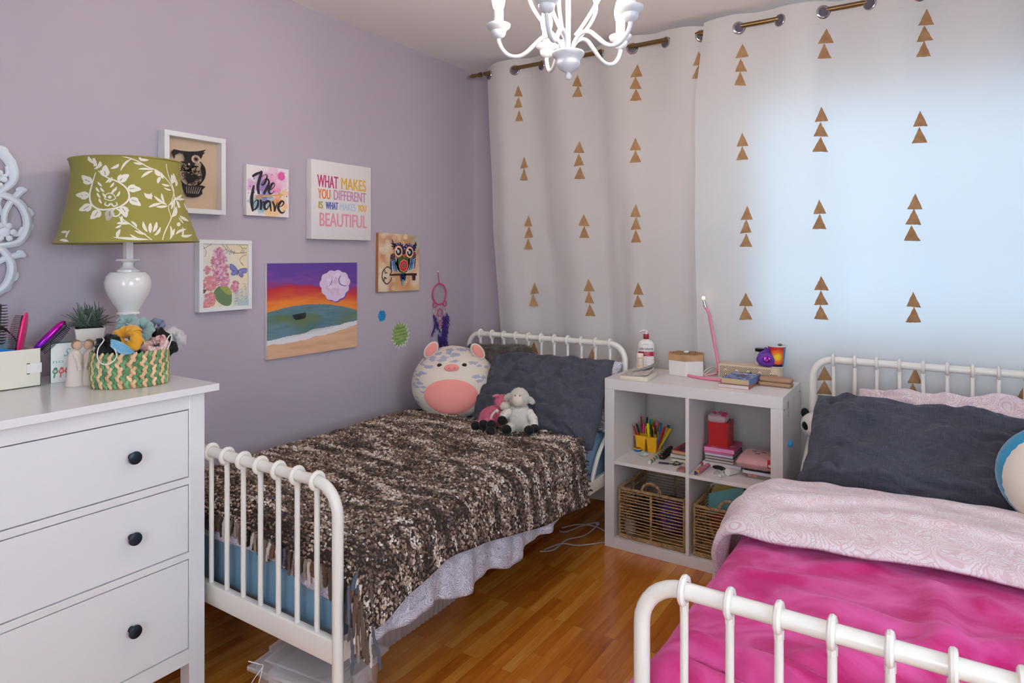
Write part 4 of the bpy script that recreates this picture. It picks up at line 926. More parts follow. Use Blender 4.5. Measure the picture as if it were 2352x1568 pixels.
canvas('owl_canvas', wallrect(869, 963, (530, 544), (665, 671), .02), .02, 'small orange canvas with a colourful big-eyed owl perched on a key', 'picture', owlart, m=mat('orange_canvas_edge', (170, 110, 74), .8), res=(60, 70), colfn=owlbg, tiltdeg=-.8)
# framed pictures
def framed(name, rect, d, fw, label, recess, draw, bgcol, colfn=None, res=None):
    y0, y1, z0, z1 = rect; W, H = y1 - y0, z1 - z0
    t = thing(name, label, 'framed picture', (0, (y0 + y1) / 2, (z0 + z1) / 2)); b = MB()
    for a, c in (((-W / 2, -H / 2), (W / 2, -H / 2 + fw)), ((-W / 2, H / 2 - fw), (W / 2, H / 2)), ((-W / 2, -H / 2 + fw), (-W / 2 + fw, H / 2 - fw)), ((W / 2 - fw, -H / 2 + fw), (W / 2, H / 2 - fw))): b.box((.0005, a[0], a[1]), (d, c[0], c[1]))
    b.build('frame', WHITE, t, bevel=.001)
    b = MB(); b.box((.0006, -W / 2 + fw, -H / 2 + fw), (d - recess, W / 2 - fw, H / 2 - fw)); b.build('backing', mat(name + '_backing', bgcol, .85, bump=(500, .3)), t)
    w, h = W - 2 * fw, H - 2 * fw; b = MB(); f = lambda x, y, l: (d - recess + .0003 + l, -w / 2 + x * w, -h / 2 + y * h)
    if colfn:
        nx, ny = res; vs = []; cs = []
        for j in range(ny + 1):
            for i in range(nx + 1): vs.append(f(i / nx, j / ny, 0)); cs.append(lin(colfn(i / nx, j / ny)))
        b.add(vs, [(j * (nx + 1) + i, j * (nx + 1) + i + 1, (j + 1) * (nx + 1) + i + 1, (j + 1) * (nx + 1) + i) for j in range(ny) for i in range(nx)]); b.c = list(cs)
    draw(Art(b, f), b, t, w, h, d - recess); (b.build('artwork', INK, t, colored=True) if b.v else None)
    return t
def lilacbg(x, y):
    c = mix((222, 222, 218), (232, 208, 168), x * .9 + nz(x * 2, y * 2) * .5); return mix(c, (170, 188, 190), max(0, (x - .55) * 2) * max(0, (.33 - y) * 4) + max(0, nz(x * 12, y * 12, 4)) * .3)
def lilac(A, b, t, w, h, x0):
    g = lambda x, y: ((x - 232) / 840, 1 - (y - 150 - (x - 232) * .045) / 1205)
    A.lay()
    for pts in ([(580, 170), (680, 270), (800, 345), (1060, 350)], [(660, 190), (740, 290), (820, 340)], [(920, 190), (960, 250), (1060, 265)], [(1050, 390), (950, 430), (930, 520), (990, 600), (950, 540)], [(240, 250), (330, 200), (400, 160)], [(240, 170), (300, 300), (270, 400)]): A.stroke([g(*p) for p in pts], .010, (170, 124, 88))
    A.text('Ordre', *g(600, 365), .09, (120, 152, 156), width=.28, shear=.5); A.text('la', *g(930, 350), .08, (120, 152, 156), width=.1, shear=.5)
    for k in range(26): x, y = random.uniform(780, 1060), random.uniform(960, 1330); A.stroke([g(x, y), g(x + 30, y - 20), g(x + 50, y + 20), g(x + 20, y + 50)], .007, (140, 160, 166))
    sm = lambda pp: [(q.x, q.y) for q in smoothpath([g(*p) + (0,) for p in pp], 5, True)]
    A.lay(); A.poly(sm(((440, 1060), (520, 980), (620, 960), (700, 1000), (765, 1120), (750, 1340), (620, 1350), (500, 1250), (450, 1150))), (104, 128, 92)); A.lay(); A.poly(sm(((540, 990), (640, 960), (730, 1040), (765, 1140), (690, 1150), (600, 1060))), (158, 158, 82)); A.poly([g(232, 1000), g(310, 1020), g(280, 1070), g(232, 1095)], (96, 84, 50))
    A.lay(); pk = ((206, 140, 164), (190, 112, 144), (222, 172, 188), (200, 122, 128), (176, 100, 130), (226, 184, 196), (192, 140, 176))
    def cl(cx, cy, rx, ry, n, warm=0):
        for _ in range(n):
            a = random.uniform(0, 2 * PI); r = random.random() ** .5; x, y = cx + rx * r * math.cos(a), cy + ry * r * math.sin(a); c = random.choice(pk); c = mix(c, (216, 130, 116), warm * random.random())
            q = random.uniform(0, 2)
            for k in range(4): A.disc(g(x + 15 * math.cos(q + k * PI / 2), y + 15 * math.sin(q + k * PI / 2)), .0135, c, .0095, n=6)
            A.l += .012
    cl(520, 330, 90, 110, 60); cl(530, 480, 140, 110, 90); cl(540, 620, 150, 140, 120); cl(560, 820, 160, 140, 130); cl(310, 650, 50, 70, 26, .5); cl(360, 900, 130, 130, 110, .8); cl(360, 1200, 90, 140, 70, .9); cl(300, 1300, 80, 60, 30, 1); cl(820, 1000, 70, 120, 40, .3); cl(640, 900, 70, 90, 40)
    A.lay(); bl = (128, 128, 190); ed = (84, 88, 140)
    for wing in (((875, 690), (800, 590), (735, 560), (735, 640), (790, 690)), ((870, 700), (770, 690), (740, 750), (800, 780), (860, 740)), ((885, 690), (950, 660), (1050, 670), (1040, 740), (970, 740)), ((880, 710), (960, 740), (980, 800), (950, 825), (900, 780))):
        A.poly([g(*p) for p in wing], bl)
    A.lay()
    for wing in (((875, 690), (800, 590), (735, 560), (735, 640), (790, 690), (870, 700)), ((740, 750), (800, 780), (860, 740)), ((885, 690), (950, 660), (1050, 670), (1040, 740), (970, 745)), ((960, 740), (980, 800), (950, 825), (900, 780))): A.stroke([g(*p) for p in wing], .010, ed)
    A.stroke([g(885, 690), g(850, 790)], [.03, .012], ed)
framed('lilac_picture', wallrect(458, 579, (548, 554), (716, 711), .036), .036, .017, 'white framed print of pink lilac flowers with a blue butterfly', .008, lilac, (220, 218, 212), lilacbg, (40, 50))
def owlbox(A, b, t, w, h, x0):
    g = lambda x, y: ((x - 237) / 810, 1 - (y - 165 - (x - 237) * .16 * (1 - (y - 165) / 1135) - (x - 237) * .06 * (y - 165) / 1135) / (1135 - (x - 237) * .09 + 40))
    k = (30, 27, 30); o = MB(); lift = .012
    def pr(pts, z=0.0025): q = [g(*p) for p in pts]; n = len(q); o.add([(x0 + lift + dz, -w / 2 + p[0] * w, -h / 2 + p[1] * h) for dz in (0, z) for p in q], [tuple(range(n, 2 * n)), tuple(range(n))[::-1]] + [(i, (i + 1) % n, n + (i + 1) % n, n + i) for i in range(n)])
    def st(pts, wd): B = Art(o, lambda x, y, l: (x0 + lift + .0012, -w / 2 + x * w, -h / 2 + y * h)); B.stroke([g(*p) for p in pts], [q / 810 for q in wd] if hasattr(wd, '__len__') else wd / 810, k, 4)
    pr([(345, 385), (440, 405), (560, 415), (700, 410), (845, 380), (795, 420), (820, 430), (780, 470), (775, 500), (730, 560), (660, 610), (590, 690), (540, 620), (470, 600), (440, 575), (500, 580), (515, 520), (490, 460), (430, 440), (360, 480), (350, 540), (330, 490), (312, 440), (330, 400)])
    B_ = [(440, 590), (395, 640), (380, 720), (410, 830), (480, 930), (570, 970), (680, 960), (780, 880), (825, 780), (820, 680), (775, 610)]
    st(B_ + [(730, 560)], [16, 22, 16, 20, 22, 16])
    for i in range(90):
        a = random.uniform(0, 2 * PI); r = random.random() ** .6; x, y = 605 + 205 * r * math.cos(a), 785 + 180 * r * math.sin(a)
        q = random.uniform(0, 6); rr = random.uniform(16, 30); st([(x + rr * math.cos(q + u), y + rr * math.sin(q + u)) for u in (0, 1.2, 2.4, 3.6)], [5, 10, 8])
    pr([(520, 740), (600, 800), (640, 770), (720, 800), (650, 900), (570, 930), (530, 850)])
    st([(450, 640), (520, 720), (590, 700), (640, 650), (720, 650)], [18, 22, 14])
    pr([(460, 935), (580, 960), (740, 945), (830, 960), (775, 1020), (780, 1080), (715, 1130), (620, 1150), (540, 1140), (500, 1060)])
    pr([(770, 600), (830, 700), (820, 830), (770, 890), (780, 780), (760, 680)])
    o.build('metal_owl', mat('blackened_metal', (32, 29, 32), .5, .4), t)
    e = MB(); E = Art(e, lambda x, y, l: (x0 + lift + .0032 + l, -w / 2 + x * w, -h / 2 + y * h)); c = g(677, 537)
    for q in range(16): a = q * PI / 8; E.stroke([(c[0] + .052 * math.cos(a), c[1] + .038 * math.sin(a)), (c[0] + .088 * math.cos(a), c[1] + .062 * math.sin(a))], .020, (206, 176, 150))
    E.stroke([(c[0] + .04 * math.cos(a), c[1] + .028 * math.sin(a)) for a in np.linspace(0, 2 * PI, 14)], .008, (180, 150, 130)); E.disc(g(568, 620), .02, (206, 176, 150), .016)
    for q in range(7): x = 510 + q * 38; E.stroke([g(x + 20, 975), g(610 + (x - 610) * .75, 1085)], [.006, .012], (190, 160, 140))
    e.build('cut_out', INK, t, colored=True)
framed('shadow_box', wallrect(378, 519, (296, 320), (486, 494), .048), .048, .0195, 'deep white shadow box frame holding a black metal owl on burlap', .034, owlbox, (200, 172, 146))
# ---- stickers and pin
def burst(name, label, u, v, r, n, col, draw, edge=None):
    c = P(u, v, x=0); t = thing(name, label, 'sticker', c); b = MB(); pts = []
    for i in range(2 * n): a = PI * i / n + .1; q = r * (1.0 if i % 2 == 0 else .76) * (1 + .05 * math.sin(i * 5)); pts.append((q * math.cos(a), q * math.sin(a)))
    k = len(pts)
    b.add([(.0006, p[0], p[1]) for p in pts] + [(.0016, p[0], p[1]) for p in pts], [tuple(range(k, 2 * k)), tuple(range(k))[::-1]] + [(i, (i + 1) % k, k + (i + 1) % k, k + i) for i in range(k)])
    b.build('paper', mat(name + '_paper', col, .7, var=(20, .25)), t)
    if edge:
        b = MB(); b.add([(.0005, p[0] * 1.07 + .003, p[1] * 1.07 - .003) for p in pts] , [tuple(range(k))]); b.build('white_border', WHITE2, t)
    b = MB(); A = Art(b, lambda x, y, l: (.0018 + l, x, y)); draw(A); b.build('handwriting', INK, t, colored=True); return t
def wr_g(A):
    for s, x, y, w_ in (('Meddling when', -.040, .030, .078), ("you don't need to is", -.046, .010, .092), ('the essence of being', -.044, -.008, .094), ('a hero', -.042, -.027, .03), ('-ALLMIGHT', -.018, -.044, .055)): A.text(s, x, y, .011, (34, 48, 30), width=w_, shear=.25, rot=.06)
burst('starburst_note', 'green spiky sticker with a handwritten quote on the lavender wall', 919, 768, .071, 17, (150, 178, 104), wr_g, True)
def wr_b(A):
    for j in range(4): A.stroke([(-.022 + .004 * (j % 2) + i * .0036, .016 - j * .011 + .003 * math.sin(i * 2.3 + j) + .0003 * i) for i in range(12 - j % 2 * 2)], .0014, (20, 40, 70))
burst('starburst_note', 'small blue spiky sticker with scribbled writing on the lavender wall', 877, 725, .033, 14, (36, 140, 200), wr_b)

# ================================================================ DREAMCATCHER
dc0 = P(1006, 675, x=0); DC = thing('dreamcatcher', 'pink dreamcatcher with purple feathers hanging on the lavender wall', 'dreamcatcher', (0, dc0.y, dc0.z))
pkc = mat('pink_suede_cord', (206, 72, 130), .75, bump=(300, .4)); silv = mat('grey_thread', (150, 146, 156), .6); bead = mat('pale_shell_bead', (214, 196, 180), .4); purp = mat('purple_feather', (66, 34, 130), .8, sheen=.3, var=(60, .3))
S_ = .0026
def ring(cy, cz, r, rt, x=.012):
    m = MB(); m.tube([(x, cy + r * math.cos(a), cz + r * math.sin(a)) for a in np.linspace(0, 2 * PI, 40, endpoint=False)], rt, 8, closed=True); m.build('hoop', pkc, DC)
    w_ = MB(); n = 9
    for q in range(3):
        rr = r * (1 - q * .28)
        pts = [(x, cy + rr * math.cos(2 * PI * i / n + q * .35) * (1 if i % 1 == 0 else 1), cz + rr * math.sin(2 * PI * i / n + q * .35)) for i in range(n)]
        r2 = rr * .72
        for i in range(n):
            a = 2 * PI * (i + .5) / n + q * .35; mid = (x, cy + r2 * math.cos(a), cz + r2 * math.sin(a)); w_.tube([pts[i], mid, pts[(i + 1) % n]], .0005, 4)
    w_.build('web', silv, DC)
ring(0, 0, .062, .0045)
sp_ = [(-.042, -.062, .016), (.050, -.060, .016), (.003, -.110, .022), (.003, -.172, .015)]
for y, z, r in sp_: ring(y, z, r, .003)
pin = MB(); pin.lathe([(.0035, 0), (.003, .003), (.0055, .006), (.005, .009), (.0001, .0105)], 14); o = pin.build('push_pin', mat('white_pin', (226, 222, 222), .3), None); o.rotation_euler = (0, R(90), 0); pp = P(1004, 623, x=0); o.location = (.001, pp.y, pp.z); tag(o, 'tiny white push pin holding up the dreamcatcher', 'push pin')
c = MB(); c.tube([(.009, pp.y - dc0.y, pp.z - dc0.z - .003), (.010, .001, .062)], .0012, 6); c.tube([(.009, pp.y - dc0.y - .002, pp.z - dc0.z - .003), (.010, -.002, .062)], .0012, 6); c.build('hanging_cord', pkc, DC)
fe = MB(); bd = MB()
def beads(y, z, n, L):
    for i in range(n): bd.ell((.012, y, z - L * (i + .5) / n), .0022, 6, 5)
    bd.ell((.012, y, z - L * .6), (.0045, .0045, .008), 10, 6)
for y, z, L in ((-.054, -.07, .05), (-.042, -.078, .06), (-.030, -.075, .05), (.038, -.075, .05), (.050, -.076, .06), (.064, -.074, .05), (.003, -.125, .035), (-.008, -.186, .05), (.003, -.188, .065), (.015, -.186, .05), (.022, -.13, .055)): bd = MB(); beads(y, z, 8, L); bd.build('bead_string', bead, DC)
def feather(y, z, L, lean, wd, cur=0):
    for k in range(46):
        t = k / 46; s = -1 if k % 2 else 1; y1 = y + lean * t + cur * t * t; z1 = z - L * t; ww = wd * math.sin(PI * min(1, t + .12)) ** .7
        fe.tube([(.012, y1, z1), (.012 + random.uniform(-.004, .01), y1 + s * ww * .6, z1 - .006), (.012 + random.uniform(-.004, .014), y1 + s * ww + random.uniform(-.003, .003), z1 - .018 + random.uniform(-.006, .002))], [.0022, .0018, .0004], 5)
    fe.tube([(.012, y, z), (.012, y + lean * .5 + cur * .25, z - L * .5), (.012, y + lean + cur, z - L)], [.0016, .0012, .0005], 5)
for a in ((-.056, -.118, .10, .045, .007, .01), (-.036, -.135, .10, .01, .012, -.05), (.004, -.25, .06, .01, .017), (.03, -.13, .13, .005, .016, -.01), (.052, -.135, .12, .01, .02, -.02), (.066, -.115, .12, .03, .013, -.03), (.04, -.19, .12, .012, .018, .02), (.02, -.24, .08, .02, .012, .02), (.045, -.2, .09, -.02, .014, .03), (-.012, -.24, .09, .03, .006, -.01)): feather(*a)
fo = fe.build('feather', purp, DC)

# ================================================================ MIRROR
mir = thing('wall_mirror', 'ornate white openwork oval mirror frame cut off at the left edge', 'mirror', (0, .645, 1.475))
mw = mat('matte_white_resin', (222, 228, 236), .6)
def el(rx, rz, a): return Vector((0, rx * math.cos(a), rz * math.sin(a)))
m = MB(); m.tube([el(.155, .205, a) + Vector((.012, 0, 0)) for a in np.linspace(0, 2 * PI, 90, endpoint=False)], .014, 12, closed=True); m.tube([el(.172, .222, a) + Vector((.018, 0, 0)) for a in np.linspace(0, 2 * PI, 90, endpoint=False)], .007, 8, closed=True)
for i in range(120): p = el(.184, .234, 2 * PI * i / 120); m.ell((.014, p.y, p.z), .0045, 7, 5)
m.build('inner_frame', mw, mir)
m = MB(); m.add([Vector((.006, 0, 0)) + el(.15, .2, a) for a in np.linspace(0, 2 * PI, 60, endpoint=False)], [tuple(range(60))]); m.build('mirror_glass', mat('mirror_silver', (225, 228, 230), .02, 1), mir)
m = MB(); N_ = 10
for k in range(N_):
    a0 = 2 * PI * k / N_
    def q(da, rr): a = a0 + da; return Vector((.012, (.185 + rr) * math.cos(a), (.235 + rr) * math.sin(a)))
    m.tube(smoothpath([q(-.30, .035), q(-.2, .088), q(-.02, .104), q(.16, .09), q(.28, .055), q(.33, .02)], 6), [.009 + .008 * math.sin(PI * i / 30) for i in range(31)], 8, flat=.8)
    m.tube(smoothpath([q(.30, .098), q(.2, .06), q(.06, .04), q(-.08, .045), q(-.14, .075), q(-.06, .09)], 6), [.011 - .005 * i / 30 for i in range(31)], 8)
    m.tube(smoothpath([q(.02, .0), q(.1, .028), q(.22, .03), q(.3, .05)], 6), [.009 - .006 * i / 18 for i in range(19)], 8)
    c = q(-.13, .04); c.x += .008
    m.ell(c, (.006, .016, .016), 14, 8)
    for p_ in range(6): b = 2 * PI * p_ / 6; m.ell(c + Vector((.002, .023 * math.cos(b), .023 * math.sin(b))), (.005, .010, .010), 10, 6)
    for s in (-1, 1): e = q(.02 + s * .07, .108); m.ell(e, (.007, .013, .018), 10, 7, rot=Matrix.Rotation(a0 + s * .5, 3, 'X'))
    e = q(.31, .10); m.ell(e, (.008, .017, .012), 10, 7, rot=Matrix.Rotation(a0, 3, 'X'))
m.build('openwork_scroll', mw, mir)
# ================================================================ PLUSH TOYS
def blobobj(name, m, parent, c, r, rot=None, n=24, mm=14, fn=None, world=True, ang=180):
    b = MB(); b.ell(c, r, n, mm, rot, fn); return b.build(name, m, parent, world=world, ang=ang)
def face_frame(c, extra=0):
    d = Vector((CAM.x - c[0], CAM.y - c[1], 0)).normalized(); d = Matrix.Rotation(extra, 3, 'Z') @ d; return d, Vector((-d.y, d.x, 0)), Vector((0, 0, 1))
plushc = mat('cream_plush', (222, 210, 196), .95, sheen=.4, bump=(220, .2)); plushp = mat('salmon_plush', (236, 150, 142), .9, sheen=.4, bump=(90, .15))
blk = mat('black_plush', (16, 16, 18), .95, sheen=.3)
# pig
pc = Vector((OX - 2.155, 2.735, .712)); F, Rr, U = face_frame(pc, R(4))
pig = thing('pig_plush', 'round cream pig plush with lavender spots and salmon belly on the left bed', 'plush toy', (pc.x, pc.y, .56))
PR = (.222, .18, .172); tl = .16
def pigp(a, h, off=0):
    """a = angle to the side (right +), h = -1..1 height"""
    z = h; rr = math.sqrt(max(0, 1 - z * z)) ** (.72 if z < 0 else 1.02)
    k = 1 + .07 * (-z); p = F * (math.cos(a) * rr * (PR[1] * k + off)) + Rr * (math.sin(a) * rr * (PR[0] * k + off)) + U * (z * (PR[2] + off))
    return pc + p - F * (z * .06)
b = MB(); b.grid(lambda i, j: pigp(2 * PI * i, max(-1, min(1, -math.cos(PI * j))), .004 * fbm(i * 8, j * 5)), 72, 40, closed=True); body = b.build('body', plushc, pig, world=True, ang=180)
b = MB()
def patch(a0, h0, ra, rh, col, n=20, jag=.0, off=.003, rings=5, prt=None):
    js = [1 + random.uniform(-jag, jag) for _ in range(n)]
    vs = [pigp(a0, h0, off)]; fs = []
    for q in range(1, rings + 1):
        for i in range(n): t = 2 * PI * i / n; k = q / rings * js[i]; vs.append(pigp(a0 + ra * k * math.cos(t), h0 + rh * k * math.sin(t), off if q < rings else off * .6))
    for i in range(n): fs.append((0, 1 + i, 1 + (i + 1) % n))
    for q in range(rings - 1):
        for i in range(n): fs.append((1 + q * n + i, 1 + (q + 1) * n + i, 1 + (q + 1) * n + (i + 1) % n, 1 + q * n + (i + 1) % n))
    (prt or b).add(vs, fs, lin(col))
for k in range(130):
    a = random.uniform(-1.9, 1.9); h = random.uniform(-.75, .93)
    if abs(a + .12) < .62 and -.75 < h < .28: continue
    if abs(a + .1) < .5 and .3 < h < .62: continue
    patch(a, h, random.uniform(.07, .15) / max(.4, math.sqrt(1 - h * h)), random.uniform(.022, .05), (168, 170, 190), 18, .4, .0022, 2)
b.build('lavender_spots', vcmat('lavender_plush', .95, .3), pig, world=True, colored=True, ang=180)
b = MB(); patch(-.16, -.30, .66, .50, (240, 154, 146), 40, 0, .006, 9, b); b.build('belly_patch', plushp, pig, world=True, ang=180)
sn = pigp(-.12, .48, .006); e = MB(); rotF = Matrix((Rr, U, F)).transposed()
e.ell(sn, (.038, .020, .013), 24, 12, rotF); snout = e.build('snout', plushp, pig, world=True)
for s in (-1, 1):
    e = MB(); e.ell(sn + Rr * .014 * s + F * .0115 + U * .001, (.0035, .0035, .003), 10, 6, rotF); e.build('nostril', mat('rose_stitch', (206, 96, 96), .8), snout, world=True)
    e = MB(); e.ell(pigp(-.12 + s * .36, .55, .003), (.0125, .0095, .005), 16, 8, rotF); e.build('eye', mat('black_eye', (12, 12, 14), .3), pig, world=True)
    base = pigp(-.1 + s * .95, .72 if s > 0 else .78, -.004); e = MB()
    rt_ = Matrix.Rotation(R(38 * s), 3, F) @ rotF
    e.ell(base + U * .032 + Rr * .012 * s, (.031, .050, .013), 20, 12, rt_); ear = e.build('ear', plushc, pig, world=True)
    e = MB(); e.ell(base + U * .033 + Rr * .012 * s + F * .006, (.024, .042, .010), 18, 10, rt_); e.build('ear_lining', plushp, ear, world=True)
# lamb
def fluffy(name, m, parent, c, r, rot=None, cnt=2500, L=.006, rad=.0007):
    o = blobobj(name, m, parent, c, r, rot, fn=lambda d: 1 + .05 * nz(d.x * 4 + c[0] * 9, d.y * 4, d.z * 4)); furry(o, cnt, L, rad, None, .4, .8); return o
lambw = mat('white_lamb_fleece', (226, 218, 208), .95, sheen=.4); lambf = mat('lamb_face_velour', (216, 202, 186), .9, sheen=.2)
lc = Vector((OX - 1.60, 2.50, .575)); LF, LR, LU = face_frame(lc, R(-6)); rotL = Matrix((LR, LU, LF)).transposed()
lamb = thing('lamb_plush', 'small white lamb plush with black hooves sitting against the charcoal pillow', 'plush toy', lc)
fluffy('body', lambw, lamb, lc + LU * .062 - LF * .01, (.052, .066, .042), rotL, 5200)
hd = lc + LU * .150 + LR * .0; fluffy('head', lambw, lamb, hd, (.042, .044, .036), rotL, 4200)
muz = blobobj('muzzle', lambf, lamb, hd + LF * .018 - LU * .004 - LR * .004, (.030, .031, .027), rotL)
for s in (-1, 1):
    blobobj('eye', blk, lamb, hd + LF * .037 + LU * .018 + LR * (.010 * s - .004), (.0025, .003, .002), rotL, 10, 8)
    fluffy('ear', lambw, lamb, hd + LR * .050 * s - LU * (.008 if s > 0 else -.004), (.021, .011, .010), Matrix.Rotation(R(-38 * s), 3, LF) @ rotL, 900)
    # legs
    q = lc + LU * .022 + LR * .032 * s; foot = q + LF * .055 + LR * .018 * s
    b = MB(); b.tube([q, q + LF * .03 + LR * .008 * s, foot], [.022, .021, .017], 14); lg = b.build('leg', lambw, lamb, world=True); furry(lg, 1200, .005, .0007, None, .4, .8)
    blobobj('hoof', blk, lg, foot + LF * .008, (.023, .022, .018), rotL)
    q = lc + LU * .09 + LR * .042 * s; foot = lc + LR * (.072 * s) + LU * (.03 if s > 0 else .062) + LF * .04
    b = MB(); b.tube([q, (q + foot) / 2 + LR * .008 * s, foot], [.018, .019, .016], 14); lg = b.build('arm', lambw, lamb, world=True); furry(lg, 1000, .005, .0007, None, .4, .8)
    blobobj('hoof', blk, lg, foot + LF * .006 - LU * .004, (.022, .021, .018), rotL)
# pink plush
pinkf = mat('pink_shaggy_plush', (222, 112, 140), .95, sheen=.4)
kc = Vector((OX - 1.735, 2.485, .575)); KF, KR, KU = face_frame(kc, R(-20)); rotK = Matrix((KR, KU, KF)).transposed()
pk_ = thing('pink_plush', 'small shaggy pink plush with a cream face slumped between pig and lamb', 'plush toy', kc)
fluffy('body', pinkf, pk_, kc + KU * .05 - KR * .005, (.062, .045, .04), Matrix.Rotation(R(28), 3, KF) @ rotK, 4600, .008)
fluffy('head', pinkf, pk_, kc + KU * .115 + KR * .045 - KF * .012, (.036, .036, .034), rotK, 2600, .007)
blobobj('face', lambf, pk_, kc + KU * .108 + KR * .062 + KF * .004, (.030, .024, .024), rotK)
blobobj('ear', pinkf, pk_, kc + KU * .148 + KR * .015, (.018, .007, .008), Matrix.Rotation(R(15), 3, KF) @ rotK)
b = MB(); b.tube(smoothpath([kc + KU * .088 + KR * .03 + KF * .045, kc + KU * .075 + KR * .018 + KF * .052, kc + KU * .055 + KR * .008 + KF * .05]), .0055, 10); b.ell(kc + KU * .09 + KR * .036 + KF * .044, .0085, 12, 8); b.build('knotted_tail', lambf, pk_, world=True)
for dx, dz, df in ((-.062, .018, .055), (-.018, .032, .072), (.020, .034, .075), (.022, .010, .09)):
    f_ = kc + KR * dx + KU * dz + KF * df; b = MB(); b.tube([kc + KU * .04, f_], [.02, .016], 12); lg = b.build('leg', pinkf, pk_, world=True); furry(lg, 700, .006, .0007, None, .4, .8); blobobj('hoof', blk, lg, f_, (.023, .021, .02), rotK)
# panda on the right bed
pd = Vector((OX - .462, 3.045, .645)); AF, AR, AU = face_frame(pd, R(-6)); rotA = Matrix((AR, AU, AF)).transposed()
panda = thing('panda_plush', 'black and white panda plush tucked behind the charcoal pillow beside the shelf', 'plush toy', pd - Vector((0, 0, .17)))
pw = mat('panda_white', (222, 216, 212), .9, sheen=.3)
blobobj('head', pw, panda, pd, (.052, .054, .046), rotA)
blobobj('body', pw, panda, pd - AU * .115 + AR * .012, (.042, .075, .036), rotA)
for s in (-1, 1):
    blobobj('ear', blk, panda, pd + AU * .047 + AR * .036 * s - AF * .01, (.017, .021, .010), rotA)
    blobobj('eye_patch', blk, panda, pd + AR * (.028 * s) + AU * .0 + AF * .027, (.015, .020, .0195), Matrix.Rotation(R(-22 * s), 3, AF) @ rotA)
mz = blobobj('muzzle', pw, panda, pd + AF * .040 - AU * .018 + AR * .006, (.022, .018, .017), rotA); blobobj('nose', blk, mz, pd + AF * .057 - AU * .010 + AR * .004, (.0075, .006, .005), rotA)
blobobj('eye', mat('glossy_eye', (10, 10, 12), .1), panda, pd + AF * .046 + AR * .026 + AU * .006, .0035, n=12, mm=8)
b = MB(); b.tube(smoothpath([pd + AF * .0565 - AU * .017 + AR * .004, pd + AF * .0575 - AU * .023 + AR * .006, pd + AF * .054 - AU * .024 + AR * .016]), .0009, 5); b.build('mouth', blk, mz, world=True)
# squash plush, right edge
sc0 = Vector((2.815, 2.40, .735)); QF, QR, QU = face_frame(sc0, R(8)); rotQ = Matrix((QR, QU, QF)).transposed()
sq = thing('round_plush', 'large turquoise plush with a cream belly at the right edge of the bed', 'plush toy', sc0 - Vector((0, 0, .13)))
blobobj('body', mat('turquoise_plush', (30, 140, 184), .95, sheen=.5, var=(14, .35), bump=(180, .5, .003)), sq, sc0, (.17, .155, .12), rotQ, 40, 24)
blobobj('belly', plushc, sq, sc0 + QF * .020 + QR * .006 - QU * .002, (.168, .152, .112), rotQ, 36, 20)

# ================================================================ ON THE CHEST
TZ = DH
def onz(u, v, z): return P(u, v, z=z)
# storage tray with brushes
trm = mat('cream_cardboard', (220, 214, 200), .7)
tray = thing('storage_tray', 'cream open desk tray with a blank label holder at the left edge of the chest', 'tray', (.125, .71, TZ))
x0, x1, y0, y1, h = -.078, .078, -.19, .188, .116; w_ = .003; b = MB()
b.box((x0, y0, .0005), (x1, y1, .004)); b.box((x0, y0, .0005), (x0 + w_, y1, h)); b.box((x1 - w_, y0, .0005), (x1, y1, h)); b.box((x0, y0, .0005), (x1, y0 + w_, h)); b.box((x0, y1 - w_, .0005), (x1, y1, h)); b.build('box', trm, tray, bevel=.0008)
b = MB(); b.box((x1, .15, .042), (x1 + .0015, y1 + .0015, .072)); b.box((x1, y1, .042), (x1 - .004, y1 + .0015, .072)); for_ = b.build('label_holder', WHITE2, tray)
b = MB(); b.box((x1 + .0004, .1502, .071), (x1 + .0022, .158, .0735)); b.box((x1 + .0004, .1502, .0405), (x1 + .0022, .158, .043)); b.build('slot_clip', mat('dark_slot', (50, 46, 60), .5), tray)
def brush(name, label, base, tip, face, Wd, Th, m, mb_, mt, rows, cols, L, handle=None):
    """base, tip: world ends of the head; face: bristle direction"""
    d = (tip - base); Ln = d.length; d.normalize(); f = (face - d * face.dot(d)).normalized(); s = d.cross(f)
    M3 = Matrix((s, d, f)).transposed(); t = thing(name, label, 'hairbrush', base)
    b = MB()
    def sup(i, j):
        a = 2 * PI * i; u_, v_ = math.cos(a), math.sin(a); u_ = math.copysign(abs(u_) ** .7, u_); v_ = math.copysign(abs(v_) ** .75, v_); r = math.sin(PI * j) ** .45 if 0 < j < 1 else 0; zz = -math.cos(PI * j)
        return M3 @ Vector((u_ * r * Wd / 2, Ln / 2 + v_ * r * Ln / 2, zz * Th / 2))
    b.grid(sup, 40, 14, closed=True, flip=True)
    if handle: b.tube([M3 @ Vector((0, .01, 0)), M3 @ Vector((0, -.03, 0)), M3 @ Vector((0, -handle, 0))], [.014, .009, .010], 12, flat=.8)
    b.build('brush_back', m, t, ang=180)
    b = MB(); b.rbox((-Wd * .36, Ln * .08, 0), (Wd * .36, Ln * .93, Th * .62), .004); b.v = [tuple(M3 @ Vector(p)) for p in b.v]; b.build('cushion', mb_, t)
    b = MB()
    for r_ in range(rows):
        for c_ in range(cols):
            x = (r_ / (rows - 1) - .5) * Wd * .66; y = Ln * (.1 + .8 * c_ / (cols - 1)); q = Vector((x * 1.15, y, 0)) + Vector((0, 0, Th * .6 + L * (1 - (abs(c_ / (cols - 1) - .5) * 1.1) ** 2)))
            b.tube([M3 @ Vector((x, y, Th * .55)), M3 @ q], [.0009, .0007], 4)
            b.ell(M3 @ q, .0014, 5, 4)
    b.build('bristles', mt, t)
    return t
b0 = Vector((.135, .80, TZ + .10)); 
pb0 = P(44, 808, x=.14); pb1 = P(61, 717, x=.14)
sideL = Vector((-.5, -.85, 0)).normalized()
